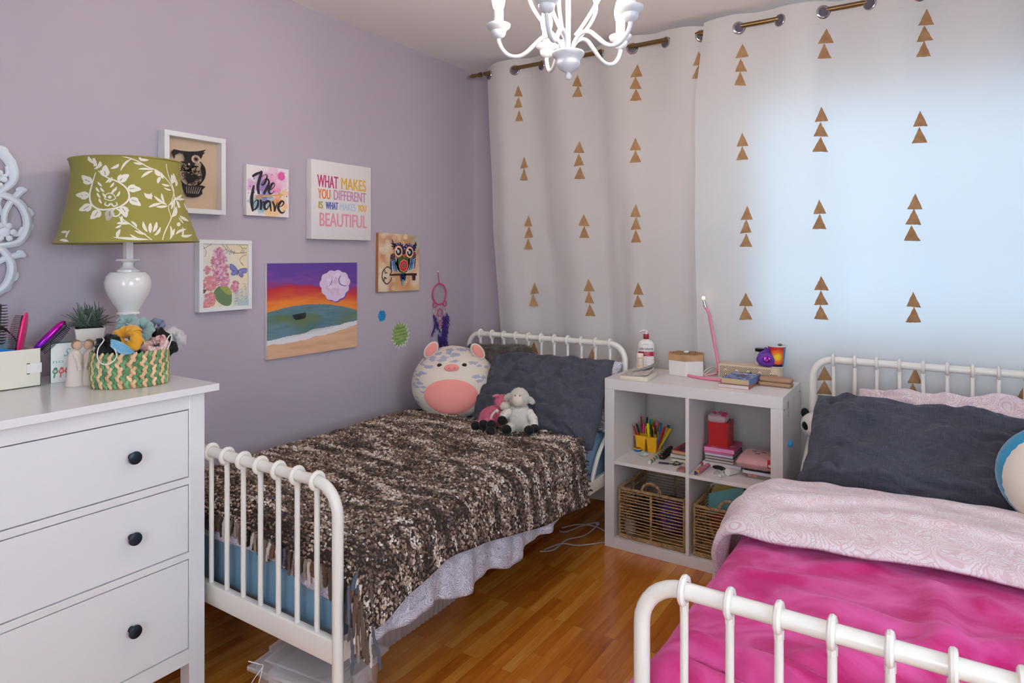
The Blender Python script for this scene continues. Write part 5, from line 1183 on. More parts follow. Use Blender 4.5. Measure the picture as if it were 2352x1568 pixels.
brush('hairbrush', 'bright pink hairbrush standing in the cream tray, bristles to the left', pb0 - (pb1 - pb0).normalized() * .01, pb1, Vector((-.55, -.85, .1)), .055, .013, mat('bright_pink_plastic', (232, 30, 120), .3, coat=.3), BLACKP, mat('pink_tipped_bristle', (90, 40, 60), .5), 5, 20, .021, .07)
qb0 = P(78, 806, x=.17); qb1 = P(150, 737, x=.19)
metp = mat('purple_metallic', (150, 30, 190), .15, .85); nt = metp.node_tree
def grad(m, c1, c2, axis, lo, hi):
    nt = m.node_tree; N = nt.nodes; tc = N.new('ShaderNodeTexCoord'); sp = N.new('ShaderNodeSeparateXYZ'); nt.links.new(tc.outputs['Object'], sp.inputs[0]); mr = N.new('ShaderNodeMapRange'); mr.inputs['From Min'].default_value = lo; mr.inputs['From Max'].default_value = hi; nt.links.new(sp.outputs[axis], mr.inputs['Value'])
    mx = N.new('ShaderNodeMix'); mx.data_type = 'RGBA'; mx.inputs['A'].default_value = lin(c1) + (1,); mx.inputs['B'].default_value = lin(c2) + (1,); nt.links.new(mr.outputs['Result'], mx.inputs['Factor']); nt.links.new(mx.outputs['Result'], N['Principled BSDF'].inputs['Base Color'])
grad(metp, (110, 50, 230), (220, 20, 160), 2, .0, .09)
brush('hairbrush', 'metallic purple and magenta detangling brush leaning out of the cream tray', qb0, qb1, Vector((.5, .75, -1.1)), .062, .024, metp, BLACKP, mat('dark_violet_bristle', (36, 28, 60), .5), 6, 20, .016)
ob0 = P(-12, 800, x=.1); ob1 = P(-6, 690, x=.1)
brush('hairbrush', 'orange wooden hairbrush at the far left in the cream tray', ob0, ob1, Vector((.5, .85, 0)), .055, .014, mat('orange_wood', (190, 90, 30), .4), BLACKP, BLACKP, 5, 14, .016)
b = MB(); c0 = P(18, 790, x=.055); b.box((c0.x - .001, c0.y - .07, TZ + .005), (c0.x + .001, c0.y + .045, c0.z + .018)); tag(b.build('gift_card', mat('pale_teal_card', (170, 190, 198), .7, var=(70, .25, (120, 160, 190)))), 'pale teal patterned card standing behind the pink hairbrush', 'card')
b = MB(); c0 = P(10, 800, x=.17); b.box((c0.x - .002, c0.y - .07, TZ + .01), (c0.x + .002, c0.y + .03, TZ + .112)); b.v = [(x, y, z + (c0.y + .03 - y) * .25 if z > TZ + .05 else z) for x, y, z in b.v]; tag(b.build('blue_folder', mat('bright_blue_card', (10, 120, 200), .5)), 'bright blue card sticking up in the cream tray beside the orange brush', 'card')
b = MB(); c0 = P(30, 770, x=.09)
for k in range(6): b.tube(smoothpath([c0 + Vector((0, -.05, .0 + k * .002)), c0 + Vector((.0, -.03, .02 + k * .002)), c0 + Vector((0, -.005, .004)), c0 + Vector((0, .012, -.02 - k * .002)), c0 + Vector((0, .016, -.05))]), .0011, 5)
tag(b.build('hair_tie', mat('brown_elastic', (60, 48, 44), .7)), 'thin dark elastic hair ties looped behind the pink hairbrush', 'hair tie')
# sign block
F2, R2, U2 = face_frame((.2, .95), R(3)); s0 = P(116, 880.5, z=TZ)
blok = thing('wooden_sign', 'white block sign with a row of painted birds and teal edges behind the figurine', 'sign', s0, math.atan2(R2.y, R2.x))
SW, SHh = .150, .124
b = MB(); b.box((0, 0, 0), (SW, .045, SHh)); b.build('block', mat('teal_edge_paint', (120, 176, 160), .5), blok, bevel=.001)
b = MB(); b.box((.001, -.0012, .001), (SW - .001, 0, SHh - .001)); b.build('face', mat('white_sign_face', (226, 228, 226), .5), blok)
b = MB(); A = Art(b, lambda x, y, l: (x, -.0014 - l, y)); A.text('S', .034, .082, .026, (110, 176, 176), shear=.5, xs=.8); A.text('no one', .006, .062, .012, (136, 190, 190), width=.08, xs=1)
for k, c in enumerate(((84, 150, 110), (222, 110, 90), (206, 60, 100), (120, 120, 190))):
    x = .012 + k * .016; A.disc((x, .036), .0075, c); A.disc((x + .001, .044), .005, c); A.lay(); A.disc((x, .037), .004, (210, 190, 200)); A.stroke([(x - .001, .03), (x - .003, .016)], .004, c)
b.build('lettering', INK, blok, colored=True)
# potted plant on the sign block
potp = s0 + R2 * .104 - F2 * .0225 + Vector((0, 0, SHh))
plant = thing('potted_plant', 'spiky grey-green potted plant in a square white pot on the sign block', 'plant', potp, math.atan2(R2.y, R2.x))
b = MB(); b.add([(-.036, -.028, .0005), (.036, -.028, .0005), (.036, .028, .0005), (-.036, .028, .0005), (-.042, -.033, .042), (.042, -.033, .042), (.042, .033, .042), (-.042, .033, .042)], [(0, 3, 2, 1), (4, 5, 6, 7), (0, 1, 5, 4), (1, 2, 6, 5), (2, 3, 7, 6), (3, 0, 4, 7)]); b.build('pot', mat('white_stone_pot', (214, 206, 200), .6), plant, bevel=.002)
b = MB(); b.box((-.038, -.029, .040), (.038, .029, .0432)); b.build('soil', mat('dark_soil', (50, 42, 36), .95), plant)
b = MB()
for k in range(230):
    a = random.uniform(0, 2 * PI); lean = random.uniform(0, 1) ** .8; L = random.uniform(.03, .062) * (1 + .35 * lean); p0 = Vector((random.uniform(-.025, .025), random.uniform(-.02, .02), .044 + random.uniform(0, .028) * (1 - lean)))
    d = Vector((math.cos(a) * lean * 1.15, math.sin(a) * lean * .8, 1.05 - lean * .95)).normalized(); up = Vector((0, 0, 1)); sd = d.cross(up); sd = sd.normalized() if sd.length > .01 else Vector((1, 0, 0)); pts = [p0, p0 + d * L * .4 + up * .003, p0 + d * L * .8, p0 + d * L - up * .004 * lean]
    ws = [.0016, .0032, .0026, .0003]; c = mix((72, 88, 80), (132, 146, 128), random.random()); nn = d.cross(sd) * .0012
    vs = []
    for q, w2 in zip(pts, ws): vs += [q - sd * w2, q + nn, q + sd * w2, q - nn * .4]
    b.add(vs, [(4 * i + j, 4 * i + (j + 1) % 4, 4 * i + 4 + (j + 1) % 4, 4 * i + 4 + j) for i in range(3) for j in range(4)], lin(c))
o = b.build('foliage', vcmat('grey_green_leaf', .7), plant, colored=True)
# succulent card
g0 = P(214, 874, z=TZ); F3, R3, _ = face_frame(g0, R(0))
sc_ = thing('photo_card', 'box with a teal succulent picture and pale blue band behind the woven basket', 'box', s0 + R2 * (SW + .003), math.atan2(R2.y, R2.x))
b = MB(); b.box((0, .002, 0), (.06, .04, .122)); b.build('carton', mat('white_carton', (206, 218, 222), .6), sc_, bevel=.001)
b = MB(); A = Art(b, lambda x, y, l: (x, .0017 - l, y)); A.poly([(0, 0), (.06, 0), (.06, .062), (0, .062)], (40, 72, 66)); A.poly([(0, .064), (.06, .064), (.06, .078), (0, .070)], (120, 190, 214)); A.lay()
for r_, n_ in ((.030, 11), (.022, 9), (.014, 7), (.007, 5)):
    for k in range(n_): a = 2 * PI * k / n_ + r_ * 40; cx, cy = .028 + r_ * .8 * math.cos(a), .028 + r_ * .8 * math.sin(a); A.poly([(max(0.0005, cx + .010 * math.cos(a + q)), max(.0005, cy + .008 * math.sin(a + q))) for q in np.linspace(0, 2 * PI, 9)[:-1]], random.choice(((70, 116, 108), (96, 146, 132), (56, 96, 92))))
    A.lay()
b.build('succulent_print', INK, sc_, colored=True)
# figurine
fg = P(188, 886, z=TZ) + Vector((-.012, .008, 0)); F4, R4, _ = face_frame(fg, R(0)); fz = math.atan2(R4.y, R4.x)
fig = thing('couple_figurine', 'cream carved figurine of two embracing figures with brown hair', 'figurine', fg, fz)
fgm = mat('carved_cream_resin', (216, 200, 190), .75, bump=(70, .3)); skin = mat('tan_resin', (206, 170, 146), .7); hairm = mat('painted_brown_hair', (140, 112, 84), .7)
for s, nm in ((-1, 'left'), (1, 'right')):
    cx = s * .0195; b = MB(); b.lathe([(.0001, .0003), (.026, .0003), (.0275, .004), (.0245, .02), (.0215, .045), (.0205, .07), (.019, .088), (.0165, .099), (.011, .106), (.0055, .109), (.005, .114)], 26, (cx, 0, 0), sy=.8)
    bd_ = b.build('robed_body', fgm, fig); hz = .1235
    b = MB(); b.ell((cx * .72, 0, hz), (.0130, .0125, .0145), 22, 14); hd_ = b.build('head', skin, bd_)
    b = MB(); b.ell((cx * .72 + s * .002, .0022, hz + .0016), (.0140, .0134, .0152), 22, 14)
    b.v = [(x, max(y, -.004 - .4 * (z - hz) if s > 0 else -.006), z) for x, y, z in b.v]; b.build('hair', hairm, hd_)
    b = MB(); b.tube(smoothpath([(cx * 1.1, -.012, .098), (cx * .75, -.019, .085), (cx * .45, -.021, .062), (cx * .42, -.020, .050)]), [.006, .0066, .0062, .005, .006] * 4 + [.006] * 5, 10); b.build('arm', fgm, bd_)
# woven basket
bc = Vector((.405, 1.062, TZ)); bk = thing('woven_basket', 'oval green and tan woven basket full of scrunchies on the chest', 'basket', bc, R(62))
BA, BB, BH = .104, .084, .106
b = MB(); rows = 10; gcol = ((96, 146, 98), (84, 132, 88), (112, 160, 110)); tcol = ((222, 182, 138), (212, 170, 126), (230, 192, 150)); n = 42
for j in range(rows):
    z = .006 + (j + .5) * (BH - .008) / rows
    for i in range(n):
        a = 2 * PI * (i + (.5 if (j // 2) % 2 else 0)) / n; g = (i + j // 2) % 2; a += .02 * math.sin(i)
        if j % 2: a += 2 * PI * .25 / n
        k = 1 + .015 * math.sin(z * 30); cx, cy = BA * k * math.cos(a), BB * k * math.sin(a); t = Vector((-BA * math.sin(a), BB * math.cos(a), 0)).normalized(); nn = Vector((BB * math.cos(a), BA * math.sin(a), 0)).normalized(); tl_ = 1 if j % 2 else -1
        d = (Vector((0, 0, 1)) * .86 + t * .5 * tl_).normalized(); s_ = nn.cross(d); M3 = Matrix((s_, d, nn)).transposed()
        b.ell((cx, cy, z), (.0060, .0128, .0042), 8, 6, M3, col=np.array(lin(random.choice(gcol if g else tcol))) * random.uniform(.85, 1.1))
b.build('woven_wall', vcmat('dyed_straw', .7), bk, colored=True)
b = MB(); b.grid(lambda i, j: ((BA - .004) * math.cos(2 * PI * i), (BB - .004) * math.sin(2 * PI * i), .003 + j * (BH - .006)), 48, 2, closed=True); b.lathe([(.001, .002), (BB, .002)], 40, sx=BA / BB * .97, sy=.97, cap=False); b.build('inner_lining', mat('tan_straw', (190, 150, 108), .8), bk, solid=.002)
# scrunchies and masks
def scrunchie(label, u, v, z, Rr_, r, rot, m, off=(0, 0, 0), seed=0, name='scrunchie', grp=None, lobes=9, cat='hair accessory'):
    c = P(u, v, z=z) if z else P(u, v, x=.42); c = c + Vector(off)
    b = MB()
    def fn(i, j):
        a = 2 * PI * i; q = 2 * PI * j + 1.5 * math.sin(a * 2 + seed); k = 1 + .10 * math.sin(a * lobes + 3 * nz(i * 6, seed)) + .30 * nz(i * 12 + seed, j * 3, 3); rr = r * k * (1 + .12 * math.sin(q * 3 + a * 5)); W_ = Rr_ * (1 + .14 * nz(i * 3, seed, 8) + .1 * math.cos(2 * a + seed))
        return Vector(((W_ + rr * math.cos(q)) * math.cos(a), (W_ + rr * math.cos(q)) * math.sin(a), rr * math.sin(q) + .006 * math.sin(2 * a + seed)))
    b.grid(fn, 90, 16, closed=False)
    o = b.build(name, m, ang=180); o.location = c; o.rotation_euler = rot; tag(o, label, cat, grp); return o
mus = mat('mustard_velvet', (222, 158, 40), .8, sheen=.6); sage = mat('sage_velvet', (134, 160, 158), .8, sheen=.6); slate = mat('slate_blue_cotton', (110, 120, 144), .85); blk2 = mat('black_knit', (18, 19, 26), .95, sheen=.2)
flor = mat('floral_cotton', (226, 214, 206), .8, var=(90, .5, (190, 90, 90))); wht = mat('white_fluffy', (222, 216, 218), .95, sheen=.5)
zt_ = TZ + BH
scrunchie('mustard yellow velvet scrunchie on top of the woven basket', 284, 776, None, .029, .0185, (R(62), R(-24), R(35)), mus, (.02, 0, 0), 1)
scrunchie('sage green velvet scrunchie topmost in the woven basket, left of the lamp stem', 302, 749, None, .020, .0150, (R(75), R(10), R(30)), sage, (-.02, 0, .002), 2)
scrunchie('larger sage green velvet scrunchie heaped over the mustard one', 330, 760, None, .024, .0165, (R(70), R(10), R(50)), sage, (-.02, 0, 0), 3)
scrunchie('slate blue cotton scrunchie with a pointed end behind the black one', 362, 753, None, .016, .011, (R(80), R(0), R(60)), slate, (-.03, .01, 0), 4)
scrunchie('black knit scrunchie in the middle of the woven basket', 367, 779, None, .020, .0175, (R(80), R(20), R(40)), blk2, (-.015, 0, 0), 5)
scrunchie('floral print scrunchie on the basket rim', 345, 791, None, .026, .013, (R(40), R(0), R(30)), flor, (.03, 0, 0), 6)
scrunchie('black knit hair tie hanging at the left rim of the basket', 250, 792, None, .020, .0165, (R(70), R(-20), R(40)), blk2, (.0, 0, 0), 7)
wf = scrunchie('white fluffy hair band at the right end of the basket', 407, 779, None, .020, .0145, (R(80), R(0), R(60)), wht, (-.02, 0, 0), 8); furry(wf, 3600, .006, .0005, None, .3, .8)
for k in range(3): scrunchie(('dark fabric scrunchie low inside the basket under the mustard one', 'grey fabric scrunchie low inside the basket behind the floral one', 'black scrunchie low inside the basket at its right end')[k], 300 + k * 40, 800, None, .035, .016, (R(10), 0, 0), (blk2, slate, blk2)[k], (-.03, 0, -.01), 10 + k)
mk = thing('face_mask', 'pale blue pleated face mask with white ear loops over the basket edge', 'face mask', bc + Vector((0, 0, BH)))
a_ = P(254, 778, x=.47); c_ = P(309, 808, x=.50)
b = MB(); b.grid(lambda i, j: a_.lerp(c_, i) + Vector((.004 * math.sin(j * 25), 0, (-.014 - .026 * math.sin(PI * min(1, i * .9 + .1)) + .012 * i) * j + .008 * math.sin(PI * i))), 20, 20); b.build('pleated_cloth', mat('surgical_blue', (150, 200, 226), .8), mk, world=True, solid=.0008)
b = MB(); lp = [P(u, v, x=.525) for u, v in ((254, 778), (238, 782), (226, 800), (224, 822), (236, 836), (254, 834), (268, 818), (273, 803))]; lp[0].x = .48; lp[-1].x = .50; b.tube(smoothpath(lp), .0016, 8); b.build('ear_loop', WHITE2, mk, world=True)
b = MB(); b.tube(smoothpath([P(u, v, x=.50) for u, v in ((378, 802), (381, 790), (386, 775), (392, 769), (394, 774), (390, 790), (384, 802))]), .0015, 8); b.build('ear_loop', WHITE2, mk, world=True)

# ================================================================ UNDER THE BED
def bin_(name, label, cat, c, sz, rot, m, rib, lid=None):
    t = thing(name, label, cat, c, rot); W, D, H = sz; b = MB()
    n = 160
    def pt(a, k, z):
        # rounded rectangle
        ca, sa = math.cos(a), math.sin(a); e = 5; r = (abs(ca) ** e + abs(sa) ** e) ** (-1 / e); rr = rib * math.sin(a * 90) if rib else 0
        taper = .92 + .08 * z / H; return Vector(((W / 2 * r * ca + rr * ca) * taper * k, (D / 2 * r * sa + rr * sa) * taper * k, z))
    N2 = 720 if rib else 96
    b.grid(lambda i, j: pt(2 * PI * i, 1, .001 + (H - .001) * j), N2, 3, closed=True)
    b.add([pt(2 * PI * i / 96, .99, .002) for i in range(96)], [tuple(range(96))])
    b.tube([pt(2 * PI * i / 64, 1.01, H) for i in range(64)], .005, 6, closed=True)
    b.build('bin_body', m, t, ang=60)
    return t
ribm = mat('frosted_ribbed_plastic', (190, 176, 172), .45, coat=.2)
t = bin_('storage_bin', 'long frosted ribbed storage bin under the left bed', 'storage bin', (.60, 1.86, 0), (.66, .76, .215), 0, ribm, .0025)
b = MB(); b.rbox((-.335, -.385, .217), (.335, .385, .232), .006); b.build('lid', ribm, t)
clear = mat('clear_plastic', (226, 218, 216), .12, alpha=.30, coat=.4); clear2 = mat('clear_plastic_lid', (224, 220, 222), .15, alpha=.34, coat=.5)
t = bin_('clear_storage_box', 'clear plastic storage box with a latched lid under the foot of the left bed', 'storage box', (.955, 1.335, 0), (.31, .26, .15), R(7), clear, 0)
b = MB()
b.rbox((-.158, -.134, .150), (.158, .134, .166), .006); b.rbox((-.125, -.10, .166), (.125, .10, .176), .005)
b.build('lid', clear2, t)
for s in (-1, 1): b = MB(); b.rbox((s * .161 - .006, -.04, .115), (s * .161 + .006, .04, .172), .003); b.build('latch', clear2, t)
b = MB(); b.rbox((-.12, -.09, .06), (.11, .08, .14), .01); tag(b.build('paper_stack', mat('white_paper', (214, 208, 210), .8)), 'white folded papers inside the clear storage box', 'papers'); bpy.data.objects['paper_stack'].location = (.955, 1.335, 0); bpy.data.objects['paper_stack'].rotation_euler = (0, 0, R(7))
b = MB(); b.rbox((-.10, -.085, .01), (.10, .08, .055), .01); o = b.build('dark_pouch', mat('dark_cloth', (70, 62, 74), .9)); o.location = (.955, 1.335, 0); o.rotation_euler = (0, 0, R(7)); tag(o, 'dark folded pouch at the bottom of the clear storage box', 'pouch')
b = MB(); c0 = P(604, 1530, z=.18)
b.tube(smoothpath([c0 + Vector((-.04, -.02, .012)), c0 + Vector((-.015, -.004, .004)), c0, c0 + Vector((-.012, -.022, -.03)), c0 + Vector((-.03, -.04, -.075))]), .0012, 6); b.tube(smoothpath([c0, c0 + Vector((.01, -.02, -.03)), c0 + Vector((-.004, -.035, -.09))]), .0012, 6); tag(b.build('loose_string', WHITE2), 'thin white string dangling over the clear storage box lid', 'string')
cw = mat('white_cable', (186, 178, 176), .5)
for k, (pts, lab) in enumerate((([(1250, 1262), (1290, 1248), (1330, 1252), (1400, 1247)], 'white cable running straight from under the bed to the shelf'), ([(1240, 1266), (1272, 1262), (1300, 1240), (1345, 1228), (1375, 1200), (1340, 1206), (1300, 1221), (1285, 1219)], 'white cable curling back under the left bed'), ([(1290, 1212), (1330, 1204), (1365, 1208), (1395, 1222)], 'white cable with a small connector by the shelf foot'))):
    b = MB(); q = [P(u, v, z=.006 + .002 * k) for u, v in pts]
    for p in q:
        if p.x > SX0 - .008: p.x = SX0 - .008
    b.tube(smoothpath(q), .003, 8)
    if k == 2: b.ell(P(1372, 1203, z=.016), (.012, .006, .005), 10, 8)
    tag(b.build('power_cable', cw), lab, 'cable', None)
# ================================================================ ON TOP OF THE SHELF
ST = SH
def slab(b, x0, x1, y0, y1, z0, z1, r=.001): b.rbox((x0, y0, z0), (x1, y1, z1), r, 1)
def book(name, label, x0, y0, W, D, z0, h, cover, rot=0, page=PAPER, spine='x0', group=None, ct=.0012, art=None):
    """cover wraps pages; pages show on the front edge"""
    t = thing(name, label, 'book', (x0, y0, z0), rot, group)
    b = MB(); b.box((.001, .002, ct), (W - .001, D - .002, h - ct)); b.build('pages', page, t)
    b = MB(); b.box((0, 0, 0), (W, D, ct)); b.box((0, 0, h - ct), (W, D, h))
    if spine == 'x0': b.box((-.001, 0, 0), (.0008, D, h))
    elif spine == 'x1': b.box((W - .0008, 0, 0), (W + .001, D, h))
    elif spine == 'y1': b.box((0, D - .0008, 0), (W, D + .001, h))
    elif spine == 'y0': b.box((0, -.001, 0), (W, .0008, h))
    b.build('cover', cover, t)
    if art:
        b = MB(); art(Art(b, lambda x, y, l: (x * W, y * D, h + .0003 + l))); b.build('cover_print', INK, t, colored=True)
    return t
bp0 = P(1425, 872, z=ST); nov = thing('open_book', 'thick paperback with its cover curling open at the left of the shelf top', 'book', (bp0.x, bp0.y, ST), R(8))
b = MB(); b.rbox((0, 0, .0005), (.128, .185, .021), .002, 2); b.build('pages', PAPER, nov)
b = MB(); b.grid(lambda i, j: (.002 + .124 * i, .001 + .183 * j, .0215 + .028 * (i ** 1.5) * (j ** 1.5) + .010 * i * i), 14, 14); b.build('lifted_page', mat('grey_print_page', (196, 188, 182), .8, var=(60, .3)), nov, solid=.0005)
b = MB(); b.grid(lambda i, j: (.03 + .115 * i, .10 + .082 * j, .024 + .042 * i ** 1.6 + .012 * j * i), 12, 8); b.build('cover', mat('black_printed_cover', (70, 66, 68), .5, var=(80, .8, (196, 190, 186))), nov, solid=.0006)
# lotion
lp_ = P(1484, 848, y=3.155); lot = thing('lotion_bottle', 'white lotion pump bottle with dark red collar and label on the shelf top', 'bottle', (lp_.x, 3.155, ST), YAW * .6)
lw = mat('white_bottle_plastic', (228, 222, 220), .35); redc = mat('dark_red_plastic', (150, 28, 56), .35)
b = MB(); b.lathe([(.0001, .0005), (.034, .0005), (.040, .004), (.041, .02), (.041, .118), (.0405, .128), (.036, .140), (.026, .150), (.013, .156), (.012, .16)], 40, sy=.62); b.build('bottle_body', lw, lot)
b = MB(); b.lathe([(.0135, .157), (.014, .158), (.014, .178), (.012, .181), (.001, .181)], 24); b.build('collar', redc, lot)
b = MB(); b.lathe([(.0065, .181), (.0065, .194), (.009, .196), (.009, .201), (.001, .202)], 20); b.tube([(0, 0, .1975), (-.012, -.004, .199), (-.030, -.008, .195), (-.034, -.009, .190)], [.005, .0045, .0035, .003], 10); b.build('pump', lw, lot)
b = MB()
def lotmap(x, y, l): a = x / .036; return ((.0412 + l) * math.sin(a), -(.0412 * .62 + .0006 + l) * math.cos(a), y)
A = Art(b, lotmap)
def curvpoly(A, x0, x1, y0, y1, col, n=12):
    A.mb.add([A.f(x0 + (x1 - x0) * i / n, y, A.l * A.step) for y in (y0, y1) for i in range(n + 1)], [(i, i + 1, n + 2 + i, n + 1 + i) for i in range(n)], lin(col))
curvpoly(A, .004, .042, .072, .095, (170, 40, 60)); curvpoly(A, -.042, .004, .072, .095, (150, 30, 60)); A.lay(); A.text('Lubriderm', -.036, .104, .0125, (34, 38, 84), width=.072, bold=.01)
A.text('Advanced', -.006, .088, .0045, (236, 200, 200), width=.02); A.text('Moisture', -.006, .082, .0045, (236, 200, 200), width=.018); A.text('Therapy lotion', -.006, .0755, .0035, (236, 200, 200), width=.024)
for k in range(9): A.stroke([(-.004, .064 - k * .0055), (.006 + .010 * ((k * 7) % 3), .064 - k * .0055)], .0014, (196, 130, 140))
for k in range(3): A.stroke([(-.012, .134 - k * .0025), (.012, .134 - k * .0025)], .0009, (150, 150, 160))
b.build('label_print', INK, lot, colored=True)
# sunscreen tube
tp = P(1470, 851, y=3.10); tb_ = thing('cream_tube', 'small beige squeeze tube with an orange square in front of the lotion bottle', 'tube', (tp.x, 3.10, ST), YAW * .6)
b = MB(); b.lathe([(.0001, .0005), (.0135, .0005), (.014, .003), (.014, .017), (.0155, .018), (.0165, .022), (.0165, .06)], 28); b.grid(lambda i, j: (.0165 * math.cos(2 * PI * i), .0165 * math.sin(2 * PI * i) * (1 - j * .94), .06 + .03 * j), 28, 5, closed=True); b.build('tube_body', mat('beige_tube_plastic', (224, 206, 190), .35), tb_)
b = MB(); A = Art(b, lambda x, y, l: ((.0167 + l) * math.sin(x / .0167), -(.0167 + l) * math.cos(x / .0167) * (1 - max(0, (y - .06) / .03) * .94) - .0004, y))
A.poly([(-.007, .024), (.003, .024), (.003, .034), (-.007, .034)], (236, 140, 30)); A.text('JERGENS', -.013, .064, .006, (120, 84, 70), width=.026)
for k in range(3): A.stroke([(-.011, .055 - k * .005), (.008, .055 - k * .005)], .0022, (200, 130, 110))
b.build('tube_print', INK, tb_, colored=True)
# hexagonal box
hx = thing('hexagonal_box', 'white hexagonal box with a carved wooden lid and stone knob on the shelf top', 'box', (1.470, 3.150, ST), R(16))
def hexa(r, z0, z1): return [(r * math.cos(PI / 3 * k + PI / 2), r * math.sin(PI / 3 * k + PI / 2)) for k in range(6)]
b = MB(); b.prism([(p[0] * 1.0, p[1] * .86) for p in hexa(.092, 0, 0)], .0005, .072); b.build('box_body', mat('white_painted_wood', (226, 220, 216), .5), hx, bevel=.0015)
woodm = mat('light_wood', (190, 150, 108), .6, var=(30, .2)); b = MB(); b.prism([(p[0], p[1] * .86) for p in hexa(.095, 0, 0)], .0722, .102); lid = b.build('lid', woodm, hx, bevel=.0015)
b = MB()
for i in range(-4, 5):
    for j in range(-4, 5):
        x = i * .019 + (j % 2) * .0095; y = j * .0155
        if abs(x) < .078 - abs(y) * .58 and abs(y) < .066:
            for q in range(6): a = q * PI / 3; b.ell((x + .005 * math.cos(a), y + .005 * math.sin(a), .1025), (.0034, .0016, .0012), 6, 4, Matrix.Rotation(a, 3, 'Z'))
b.build('carving', mat('dark_carved_wood', (146, 108, 70), .7), lid)
b = MB(); b.ell((0, 0, .1085), (.013, .010, .0065), 14, 8); b.build('knob', mat('milky_stone', (226, 226, 230), .15, coat=.6), lid)
b = MB(); b.tube([(.013 * math.cos(a) + .006, .010 * math.sin(a) + .004, .1045) for a in np.linspace(0, 2 * PI, 20)], .0018, 6, closed=True); b.build('ring', BRASS, lid)
# pink tube lamp
tl_ = thing('desk_lamp', 'bent pink tube lamp with a bare glowing bulb on the shelf top', 'lamp', (1.63, 3.05, ST)); pkm = mat('pink_lacquered_tube', (226, 130, 156), .35, coat=.3); rt0 = .0065
zz = ST + rt0
p_ = [P(1656, 873, z=zz), P(1620, 869, z=zz), P(1585, 863, z=zz), P(1574, 858, z=zz), P(1582, 855, z=zz), P(1610, 855, y=3.165), P(1640, 855, y=3.185)]
p_[5].z = zz; p_[6].z = zz; up0 = p_[-1]; yy = up0.y
p_ += [P(1650, 845, y=yy - .003), P(1649, 832, y=yy - .004), P(1641, 790, y=yy - .006), P(1632, 740, y=yy - .008), P(1629, 722, y=yy - .008), P(1624, 711, y=yy - .008), P(1620, 705, y=yy - .008)]
b = MB(); b.tube(smoothpath(p_, 6), rt0, 12); b.build('bent_tube', pkm, tl_, world=True)
e1 = P(1620, 705, y=yy - .008); e2 = P(1616.5, 690, y=yy - .008); b = MB(); b.tube([e1, e1.lerp(e2, .3), e1.lerp(e2, .35), e2], [.0075, .0075, .006, .006], 14); b.build('socket', CHROME, tl_, world=True)
b = MB(); b.ell(P(1616, 684, y=yy - .008), .0075, 16, 10); b.build('bulb', mat('small_lit_bulb', (255, 226, 180), .3, emit=9), tl_, world=True)
b = MB(); zc = ST + .008
b.tube(smoothpath([P(1616, 858, z=zc + .004), P(1620, 850, z=zc + .02), P(1636, 842, z=zc + .028), P(1652, 846, z=zc + .025), P(1654, 852, z=zc + .012), P(1640, 857, z=zc + .006), P(1622, 861, z=zc), P(1617, 860, z=zc)]), .0022, 8)
b.tube(smoothpath([P(1618, 859, z=zc + .01), P(1634, 848, z=zc + .02), P(1650, 846, z=zc + .02), P(1657, 856, z=zc), P(1657, 864, z=zc)]), .0022, 8); b.build('cord', mat('white_cord', (222, 210, 204), .6), tl_, world=True)
# drawer box
bx0, bx1, by0, by1, bh = 1.632, 1.902, 3.128, 3.222, .068
pine = mat('pale_birch', (216, 196, 168), .6, bump=(60, .1), var=(9, .1)); db = thing('drawer_box', 'pale wooden box with black diamond-line pattern drawer on the shelf top', 'box', (bx0, by0, ST))
W, D = bx1 - bx0, by1 - by0; b = MB()
for a, c in (((0, 0, 0), (W, D, .006)), ((0, 0, bh - .006), (W, D, bh)), ((0, 0, .006), (.006, D, bh - .006)), ((W - .006, 0, .006), (W, D, bh - .006)), ((.006, D - .004, .006), (W - .006, D, bh - .006))): b.box(a, c)
b.build('case', pine, db, bevel=.0006)
b = MB(); b.box((.0068, .001, .0068), (W - .0068, D - .006, bh - .0068)); dw = b.build('drawer', pine, db)
b = MB(); A = Art(b, lambda x, y, l: (.0075 + x, .0007 - l, .0075 + y)); ww, hh = W - .015, bh - .015; ncell = 5; cwid = ww / ncell; kk = (46, 42, 42)
def clipseg(p, q, x0, x1, y0, y1):
    t0, t1 = 0., 1.; dx, dy = q[0] - p[0], q[1] - p[1]
    for pp, qq in ((-dx, p[0] - x0), (dx, x1 - p[0]), (-dy, p[1] - y0), (dy, y1 - p[1])):
        if abs(pp) < 1e-12:
            if qq < 0: return None
            continue
        r_ = qq / pp
        if pp < 0: t0 = max(t0, r_)
        else: t1 = min(t1, r_)
    return None if t0 >= t1 else ((p[0] + dx * t0, p[1] + dy * t0), (p[0] + dx * t1, p[1] + dy * t1))
for k in range(ncell):
    for sgn, cy in ((1, 0.30 * hh), (1, 1.3 * hh)):
        cx = (k + .5 if cy < hh / 2 else k) * cwid + (0 if cy < hh / 2 else 0)
        for r_ in range(1, 7):
            rr = r_ * .0078
            for a0 in range(4):
                p1 = (cx + rr * (1, 0, -1, 0)[a0], cy + rr * (0, 1, 0, -1)[a0]); p2 = (cx + rr * (0, -1, 0, 1)[a0], cy + rr * (1, 0, -1, 0)[a0])
                lo = max(0, cx - cwid / 2); hi = min(ww, cx + cwid / 2)
                if cy > hh / 2:  # upper family fills corners
                    q = clipseg(p1, p2, lo, hi, hh * .62, hh)
                else: q = clipseg(p1, p2, lo, hi, 0, hh * .62)
                if q: A.stroke([q[0], q[1]], .0022, kk)
b.build('line_pattern', INK, dw, colored=True)
b = MB(); b.lathe([(.003, 0), (.003, .008), (.0085, .011), (.0095, .016), (.006, .020), (.0001, .021)], 16); o = b.build('drawer_knob', BLACKP, dw); o.rotation_euler = (R(90), 0, 0); o.location = (W * .55, .0005, bh * .5)
BT = ST + bh
